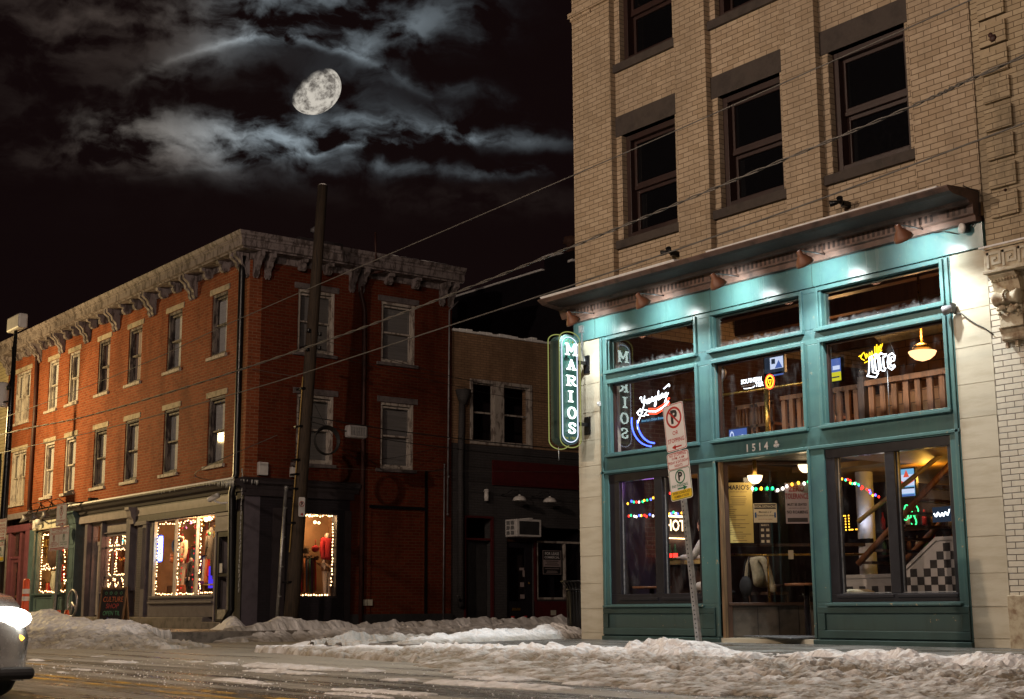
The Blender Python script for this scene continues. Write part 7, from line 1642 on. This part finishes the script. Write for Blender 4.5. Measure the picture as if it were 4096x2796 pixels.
dn = poster('distancing_notice', 'cream notice asking to practice social distancing', .36, .67, 1.555, 1.81, 'paper_cream', [(None, .37, 1.735, .065, 0, .29, 'print_dark'), ('PLEASE PRACTICE', .515, 1.785, .036, .015, .85, 'print_dark'), ('Maintain a 6\'', .515, 1.695, .038, .01, .9, 'print_dark'), ('Distance from others', .515, 1.65, .034, .01, .82, 'print_dark'), ('we are all in this together', .515, 1.60, .02, .005, .9, 'print_red'), (None, .375, 1.62, .07, 0, .022, 'scarf_blue'), (None, .635, 1.62, .07, 0, .022, 'scarf_blue')])
m = MB(VB); m.text('SOCIAL DISTANCING', .515, -.016, 1.766, .042, .015, sx=.72); m.build('notice_title', 'paper_cream', dn)
poster('rules_notice', 'small black pictogram notice under the distancing notice', .43, .58, 1.26, 1.55, 'print_dark', [("MARIO'S", .505, 1.52, .035, .02, .8, 'paper_cream')]+[(None, .45+.07*(k % 2), 1.44-.075*(k//2), .035, 0, .04, 'paper_cream') for k in range(6)])
poster('tolerance_notice', 'grey zero tolerance notice in red and black letters', .79, 1.10, 1.54, 2.08, 'paper_grey', [('ZERO', .945, 2.0, .11, .02, .75, 'print_red'), ('TOLERANCE', .945, 1.90, .10, .02, .55, 'print_red'), ('MUST BE SEATED', .945, 1.79, .05, .02, .68, 'print_dark'), ('masks must be worn unless seated', .945, 1.745, .022, .01, .75, 'print_dark'), ('NO ROAMING', .945, 1.69, .058, .02, .75, 'print_dark'), (None, .81, 1.56, .055, 0, .27, 'print_dark')])
m = MB(VB); m.tube([(-.1, -.3, 1.14), (1.9, -.3, 1.14)], .016, 8).tube([(.575, -.3, .5), (.575, -.3, 1.14)], .014, 8); tag(m.build('porch_rail', 'brass'), 'brass hand rail and post behind the porch glass', 'rail')
m = MB(VB); m.box(-.1, 1.9, -.34, -.30, 1.25, 1.29); tag(m.build('drink_ledge', 'wood_dark'), 'dark wooden ledge behind the porch glass under the notices', 'shelf')
m = MB(VB); m.box(.85, .92, -.28, -.275, 1.08, 1.20); tag(m.build('access_sign', 'paper_cream'), 'little wheelchair access card on the dark porch wall', 'sign')
t = thing('bar_chair', 'high backed chair behind the porch glass carrying a white jacket', 'chair', (-13.75, 15.0, .05))
CX, CY = -13.72, 14.95
m = MB(); m.box(CX-.2, CX+.2, CY-.05, CY+.35, .62, .66); m.build('seat', 'wood_dark', t)
for q in (-.18, .18):
    for w in (-.03, .33): m = MB(); m.box(CX+q-.018, CX+q+.018, CY+w-.018, CY+w+.018, .05, 1.15 if w < 0 else .62); m.build('leg', 'wood_dark', t)
m = MB(); m.box(CX-.19, CX+.19, CY-.05, CY-.02, 1.0, 1.17); m.build('backrest', 'wood_dark', t)
t = thing('jacket', 'white fleece jacket hung over the chair behind the porch glass', 'jacket', (CX, CY, .6))
J = [(CX-.03, CY-.03, 1.17, (.10, .06)), (CX, CY-.03, 1.02, (.15, .08)), (CX+.04, CY-.03, .84, (.19, .08)), (CX+.07, CY-.03, .70, (.22, .07)), (CX+.14, CY-.05, 1.08, .06), (CX+.29, CY-.06, .64, .05), (CX-.17, CY-.05, 1.06, .05), (CX-.24, CY-.06, .66, .045)]
skin('jacket_body', J, [(0,1),(1,2),(2,3),(0,4),(4,5),(0,6),(6,7)], 'fleece', t)
t = thing('handbag', 'black handbag hanging on the white jacket', 'bag', (CX-.12, CY-.2, .6))
m = MB(); m.ball((CX-.10, CY-.2, .74), .12, 12, 8, (.95, .5, 1.2)); m.build('bag_body', 'cloth_black', t)
m = MB(); m.tube([(CX-.17, CY-.2, .84), (CX-.13, CY-.16, 1.1), (CX-.1, CY-.12, 1.18), (CX-.05, CY-.2, .84)], .008, 5); m.build('bag_strap', 'cloth_black', t)
m = MB(); m.add([(-12.85, 13.62, .077), (-11.75, 13.30, .06), (-11.62, 13.95, .077), (-12.35, 14.2, .079), (-12.85, 13.62, .089), (-11.75, 13.30, .072), (-11.62, 13.95, .089), (-12.35, 14.2, .091)], [(4,5,6,7), (0,1,5,4), (1,2,6,5), (2,3,7,6), (3,0,4,7)]); tag(m.build('door_mat', 'mat_black'), 'black rubber mat dusted with snow in the bar doorway', 'mat')
# lower right window
t = thing('marquee_letters', 'row of small bulb lit letters at the back of the bar', 'sign', (-12.95, 15.9, 1.5))
for i, P in enumerate(([(0, 0), (0, .18), (.07, .18)], [(.12, 0), (.12, .2), (.18, .2), (.18, 0)], [(.24, .2), (.24, .0), (.30, 0)], [(.42, .24), (.42, 0), (.36, 0)])):
    m = MB()
    for (x0, z0), (x1, z1) in zip(P, P[1:]):
        n = max(2, int(math.hypot(x1-x0, z1-z0)/.035))
        for k in range(n+1): m.ball((-13.12+x0+(x1-x0)*k/n, 15.9, 1.52+z0+(z1-z0)*k/n), .011, 6, 4)
    m.build('letter', 'bulb_yellow', t)
t = thing('lit_column', 'pale column washed by a downlight inside the bar', 'column', (-12.4, 15.6, .05))
m = MB(); m.lathe([(.12, 0), (.12, 2.24)], (-12.42, 15.7, .05), 16, caps=False); m.build('shaft', 'plastic_white', t)
lamp('column_light', (-12.3, 15.5, 1.62), 1.6, (.75, .8, 1), .03)
m = MB(); m.box(-12.56, -12.2, 15.48, 15.56, 1.30, 1.36); tag(m.build('downlight_bar', 'black_metal'), 'black twin downlight fixed to the pale column', 'lamp')
t = thing('green_neon', 'green looping neon sign beside the stair', 'neon sign', (-11.3, 15.2, 1.5))
m = MB()
for P in ([(-11.42, 1.60), (-11.38, 1.74), (-11.33, 1.72), (-11.35, 1.58), (-11.40, 1.56), (-11.42, 1.62)], [(-11.34, 1.74), (-11.30, 1.60), (-11.33, 1.58)], [(-11.28, 1.70), (-11.22, 1.74), (-11.18, 1.66), (-11.25, 1.60), (-11.28, 1.66), (-11.22, 1.52), (-11.27, 1.47), (-11.30, 1.51)]): m.tube([(x, 15.2, z) for x, z in curve(P, 4)], .008, 4)
for P in ([(-11.53, 1.77), (-11.49, 1.77)], [(-11.51, 1.77), (-11.51, 1.70)], [(-11.51, 1.64), (-11.51, 1.55), (-11.48, 1.55)]): m.tube([(x, 15.2, z) for x, z in P], .008, 4)
m.build('green_tube', 'neon_green', t)
t = thing('white_neon', 'small white script neon at the right end of the lower right window', 'neon sign', (-10.7, 15.0, 1.5))
m = MB(); m.tube([(x, 15.0, z) for x, z in curve([(-10.80, 1.60), (-10.77, 1.56), (-10.74, 1.61), (-10.71, 1.56), (-10.68, 1.60), (-10.66, 1.56), (-10.63, 1.61), (-10.60, 1.57), (-10.57, 1.64)], 4)], .008, 4); m.build('white_tube', 'neon_cool', t)
m = MB(); m.box(-10.84, -10.52, 15.02, 15.04, 1.49, 1.68); m.build('back_panel', 'screen_dark', t)
t = thing('bar_stool', 'round stool seat showing at the foot of the lower right window', 'stool', (-11.4, 14.0, .05))
m = MB(); m.lathe([(.19, 0), (.2, .03), (.12, .06), (0, .065)], (-11.25, 14.0, .60), 18); m.build('seat', 'cloth_cream', t)
m = MB(); m.tube([(-11.25, 14.0, .05), (-11.25, 14.0, .6)], .03, 8); m.build('leg', 'black_metal', t)
# clutter inside the bar
for i, (x, z, w, h_) in enumerate(((-14.9, 3.3, .5, .4), (-14.0, 3.45, .4, .5), (-13.0, 3.3, .55, .42), (-12.1, 3.5, .4, .5))):
    t = thing('picture_frame', ['wide framed picture at the left end of the gallery wall', 'tall framed picture next on the gallery wall', 'wide framed picture past the brass post on the gallery wall', 'tall framed picture nearest the balusters'][i], 'picture', (x, 20.28, z), 'framed pictures on the gallery wall')
    m = MB(); ring(m, x-w/2, x+w/2, z, z+h_, .04, 20.26, 20.29) if False else m.box(x-w/2, x+w/2, 20.26, 20.29, z, z+h_); m.build('frame', 'wood_dark', t)
    m = MB(); m.box(x-w/2+.05, x+w/2-.05, 20.25, 20.258, z+.05, z+h_-.05); m.build('print', ['paper_cream', 'paper_grey', 'paper_yellow', 'cloth_plaid'][i], t)
BL = ['dark green bottle', 'amber bottle', 'clear pale bottle', 'red labelled bottle']
m = MB(); m.box(-14.4, -12.6, 18.42, 18.6, 1.22, 1.26).box(-14.4, -12.6, 18.42, 18.6, 1.62, 1.66); tag(m.build('back_shelf', 'wood_dark'), 'two long back bar shelves full of bottles behind the lit column', 'shelf')
for k in range(22):
    z = 1.26 if k < 11 else 1.66; x = -14.3+(k % 11)*.16
    m = MB(); m.lathe([(.04, 0), (.04, .16), (.015, .22), (.015, .28), (0, .282)], (x, 18.5, z), 8)
    tag(m.build('bottle', ['leaf_green', 'brass', 'plastic_white', 'cloth_red', 'wood_warm'][(k*3) % 5]), 'bottle standing in the rows on the back bar shelves', 'bottle', 'bottles on the back bar shelves')
lamp('back_bar_light', (-13.5, 18.2, 2.1), 5, (1, .62, .3), .1)
for i, (x, y, lb_) in enumerate(((-12.2, 14.15, 'small round bar table inside the lower right window beside the column'), (-14.9, 13.95, 'small round bar table low in the lower left window'))):
    t = thing('bar_table', lb_, 'table', (x, y, .05), 'round bar tables')
    m = MB(); m.lathe([(.28, 0), (.28, .03)], (x, y, .72), 20); m.build('tabletop', 'wood_warm', t)
    m = MB(); m.lathe([(.2, 0), (.04, .03), (.035, .68)], (x, y, .05), 10); m.build('leg', 'black_metal', t)
# more stock in the shop windows
t = thing('clothes_rail', 'rail of coloured clothes at the back of the clothes shop', 'clothes rail', (-30.6, 14.95, .75))
m = MB(); m.tube([(-32.6, 14.95, 2.0), (-29.0, 14.95, 2.0)], .018, 6); m.build('rail', 'dull_pipe', t)
GC = ['cloth_red', 'scarf_teal', 'cloth_cream', 'scarf_purple', 'cloth_orange', 'cloth_plaid', 'scarf_blue', 'cloth_brown', 'cloth_white']
for i in range(26):
    x = -32.5+i*.135; h_ = rr.uniform(.55, .95); m = MB()
    m.wedge(x-.045, x+.045, [(14.95-.17, 1.98-h_), (14.95+.17, 1.98-h_), (14.95+.13, 1.93), (14.95, 1.99), (14.95-.13, 1.93)]); m.build('garment', GC[(i*5) % 9], t)
def baubles(label, x0, x1, y0, y1, z0, z1, n, mats_):
    t = thing('baubles', label, 'baubles', ((x0+x1)/2, y0, z0), 'hanging baubles in the shop windows')
    for k in range(n):
        m = MB(); p = (rr.uniform(x0, x1), rr.uniform(y0, y1), rr.uniform(z0, z1)); r = rr.uniform(.025, .05); m.ball(p, r, 9, 7); m.tube([(p[0], p[1], p[2]+r), (p[0], p[1], z1+.1)], .002, 3); m.build('bauble', mats_[k % len(mats_)], t)
BC = ['petal_red', 'brass', 'leaf_green', 'chrome', 'scarf_purple']
baubles('bright baubles hanging high in the clothes shop window', -31.5, -28.6, 13.8, 14.1, 2.1, 2.5, 16, BC)
baubles('red and gold baubles hanging in the teal shop window', -39.6, -37.2, 13.75, 14.1, 2.05, 2.6, 18, ['petal_red', 'brass', 'petal_red', 'chrome'])
baubles('red and green baubles behind the small panes', -34.9, -33.4, 13.8, 14.2, 1.0, 2.25, 26, ['petal_red', 'petal_red', 'leaf_green', 'brass'])
for x, z, w, h_, m_, lb_ in ((-39.4, .92, .25, .3, 'cloth_red', 'red wrapped box at the left foot of the teal shop window'), (-37.75, .92, .3, .22, 'scarf_teal', 'teal wrapped box at the right foot of the teal shop window'), (-30.85, .75, .3, .28, 'cloth_orange', 'orange box on the floor of the clothes shop window'), (-29.85, .75, .22, .35, 'scarf_purple', 'purple box beside the plaid mannequin')):
    t = thing('gift_box', lb_, 'box', (x, 13.85, z)); m = MB(); m.box(x-w/2, x+w/2, 13.78, 13.98, z, z+h_); m.build('carton', m_, t, .006)
    m = MB(); m.box(x-.02, x+.02, 13.775, 13.985, z, z+h_+.004); m.build('ribbon', 'gold_leaf', t)
# ------------------------------------------------------------------ overhead cables
def cable(label, pts, r=.011, m_='rubber', twist=False):
    r *= .72
    P = [Vector(p) for p in curve3(pts)]
    mb = MB()
    if twist:
        Q = []; A = []
        for i in range(len(P)-1):
            for k in range(8):
                Q.append(P[i].lerp(P[i+1], k/8))
        for ph in (0, PI): mb.tube([p+Vector((0, r*.9*math.cos(ph+i*.55), r*.9*math.sin(ph+i*.55))) for i, p in enumerate(Q)], r*.8, 4)
    else: mb.tube(P, r, 5)
    return tag(mb.build('overhead_cable', m_), label, 'cable', 'cables strung over the street')
def curve3(pts, n=6):
    P = [Vector(p) for p in pts]; P = [P[0]]+P+[P[-1]]; out_ = []
    for i in range(1, len(P)-2):
        a, b, c, e = P[i-1:i+3]
        for k in range(n):
            t = k/n; out_.append(.5*(2*b+(c-a)*t+(2*a-5*b+4*c-e)*t*t+(3*b-a-3*c+e)*t**3))
    return out_+[P[-2]]
plain('wire_grey', (.12, .11, .10), .5, .4, var=.3)
Yc = 9.9
cable('topmost pale cable rising from the lamp post over the chimneys to the upper right', [(-44, Yc, 4.75), (-32, Yc, 4.74), (-24.35, Yc, 4.85), (-19.9, Yc, 5.06), (-11.7, Yc, 5.32), (-8.58, Yc, 5.44), (-5.94, Yc, 5.55), (-1, Yc, 5.8)], .010, 'wire_grey')
cable('thick twisted cable crossing the pole below its top windows', [(-44, Yc, 4.5), (-31.9, Yc, 4.37), (-26.9, Yc, 4.21), (-22.3, Yc, 4.19), (-17.8, Yc, 4.25), (-14.8, Yc, 4.34), (-11.7, Yc, 4.49), (-9.5, Yc, 4.62), (-7.1, Yc, 4.77), (-6, Yc, 4.87), (-1, Yc, 5.2)], .015, 'wire_grey', True)
cable('lowest long cable crossing the brick front above the shop ledge', [(-44, Yc, 4.1), (-31.85, Yc, 3.95), (-25.6, Yc, 3.85), (-19.6, Yc, 3.85), (-16.2, Yc, 3.92), (-11.7, Yc, 4.04), (-8.4, Yc, 4.17), (-6.0, Yc, 4.31), (-1, Yc, 4.6)], .012, 'wire_grey')
cable('short sagging cable from the shop cornice up to the leaning pole', [(-28.2, 13.3, 3.24), (-27.3, 12.6, 3.33), (-25.7, 13.6, 4.0)], .011, 'wire_grey')
cable('stub of cable tied from the corner pipe to the pole', [(-26.9, 13.6, 5.55), (-25.62, 14.0, 5.25)], .008, 'wire_grey')
cable('upper side street cable leaving the pole above the splice box', [(-25.5, 14.2, 4.42), (-25.2, 14.6, 4.33), (-25.2, 16.9, 4.2), (-25.2, 21, 4.14), (-25.4, 30, 4.3)], .016)
cable('second side street cable just under the splice box', [(-25.5, 14.2, 4.32), (-25.2, 15.2, 4.1), (-25.2, 16.9, 3.97), (-25.2, 21, 3.9), (-25.4, 30, 4.1)], .014)
cable('thin cable from the pole to the pale double window', [(-25.5, 14.3, 5.9), (-26.0, 16.5, 5.75), (-26.9, 19.7, 5.85)], .008)
cable('thin cable passing over the top of the pale double window', [(-25.5, 14.3, 6.1), (-25.2, 17.7, 5.55), (-25.2, 20.4, 5.40), (-25.2, 30, 5.3)], .008)
cable('thin cable passing across the middle of the pale double window', [(-25.5, 14.3, 5.8), (-25.2, 17.7, 5.35), (-25.2, 20.4, 5.2), (-25.2, 30, 5.1)], .008)
cable('slack wire looping from the pole across the side wall windows', [(-25.5, 14.2, 4.9), (-26.2, 15.8, 3.7), (-26.8, 18.6, 4.2)], .007)
cable('drooping wire from the cable coil along the brick side wall', [(-25.3, 14.7, 4.3), (-26.0, 16.2, 3.55), (-26.9, 17.4, 3.45), (-26.9, 18.7, 3.7)], .007)
cable('nearly level thin wire low across the side street', [(-25.5, 14.1, 3.35), (-25.3, 17, 3.42), (-25.2, 24, 3.75)], .006, 'wire_grey')
cable('black bundled cable hugging the brick above the bar cornice', [(-12.9, 13.2, 5.22), (-11, 13.2, 5.6), (-8.8, 13.2, 6.0), (-6, 13.2, 6.4)], .009) if False else None

# ------------------------------------------------------------------ street lamps and shop lights
def street_lamp(label, x, y, h, dx, dy, energy, col, head=True, spot=None):
    t = thing('street_lamp', label, 'street lamp', (x, y, 0), 'street lamps')
    m = MB(); m.tube([(x, y, -.1), (x, y, h)], [.11, .06], 10).tube([(x, y, h-.1), (x+dx*.5, y+dy*.5, h+.2), (x+dx, y+dy, h+.15)], .04, 6); m.build('pole', 'black_metal', t)
    m = MB(); m.ball((x+dx, y+dy, h+.12), .22, 12, 8, (1, 1, .4)); m.build('lamp_head', 'charcoal', t)
    m = MB(); m.ball((x+dx, y+dy, h+.05), .16, 12, 8, (1, 1, .4)); m.build('lens', 'street_lens', t)
    lamp('street_lamp_light', (x+dx, y+dy, h-.12), energy, col, .12)
    return t
street_lamp('street lamp lighting the left end of the brick front', -37.75, 11.6, 5.7, -.9, -2.9, 2600, (1, .70, .30))
m = MB(); m.box(-37.95, -37.6, 11.45, 11.75, 2.3, 4.4); tag(m.build('shadow_box', 'charcoal'), 'tall unseen box on the lamp pole, added to shadow the brick front', 'cabinet')  # unseen box added to cast the broad shadow on the brick front
street_lamp('street lamp on the near kerb lighting the bar front', -5.5, -1.6, 8.5, 0, 1.2, 2100, (1, .77, .62))
street_lamp('street lamp far up the near kerb', -15.5, -1.6, 8.5, 0, 1.2, 3100, (1, .77, .58))
def glow(name, loc, e, col=(1, .58, .26), size=.15): lamp(name, loc, e, col, size)
glow('clothes_shop_light', (-30.6, 14.1, 2.42), 95); glow('clothes_shop_light', (-29.0, 14.0, 2.30), 80, (1, .66, .36), .08)
glow('teal_shop_light', (-38.9, 14.1, 2.45), 80, (1, .50, .16)); glow('paned_shop_light', (-34.3, 14.3, 2.2), 40, (1, .42, .22))
glow('side_display_light', (-27.5, 15.5, 2.40), 40, (1, .6, .28), .05)
glow('blue_shop_light', (-29.2, 14.7, 1.3), 4, (.15, .1, 1))
glow('gallery_light', (-13.6, 16.8, 4.2), 42, (1, .52, .20)); glow('gallery_low_light', (-12.9, 15.6, 2.95), 9, (1, .48, .18))
glow('amber_ceiling_light', (-11.3, 15.6, 2.12), 16, (1, .52, .08), .06); glow('amber_ceiling_light', (-9.8, 14.6, 2.12), 9, (1, .52, .08), .06)
glow('purple_bar_light', (-14.9, 14.0, 2.2), 4, (.5, .2, .9)); glow('front_half_wall_light', (-10.6, 13.9, 2.1), 1.6, (1, .85, .75))

# ------------------------------------------------------------------ render settings
SC.view_settings.view_transform = 'Standard'; SC.view_settings.look = 'None'; SC.view_settings.exposure = 0
cy = SC.cycles
cy.use_denoising = True; cy.max_bounces = 6; cy.diffuse_bounces = 3; cy.glossy_bounces = 3; cy.transparent_max_bounces = 24; cy.transmission_bounces = 4
cy.sample_clamp_indirect = 3.0; cy.sample_clamp_direct = 12.0; cy.caustics_reflective = False; cy.caustics_refractive = False; cy.use_light_tree = True
bpy.context.view_layer.update()
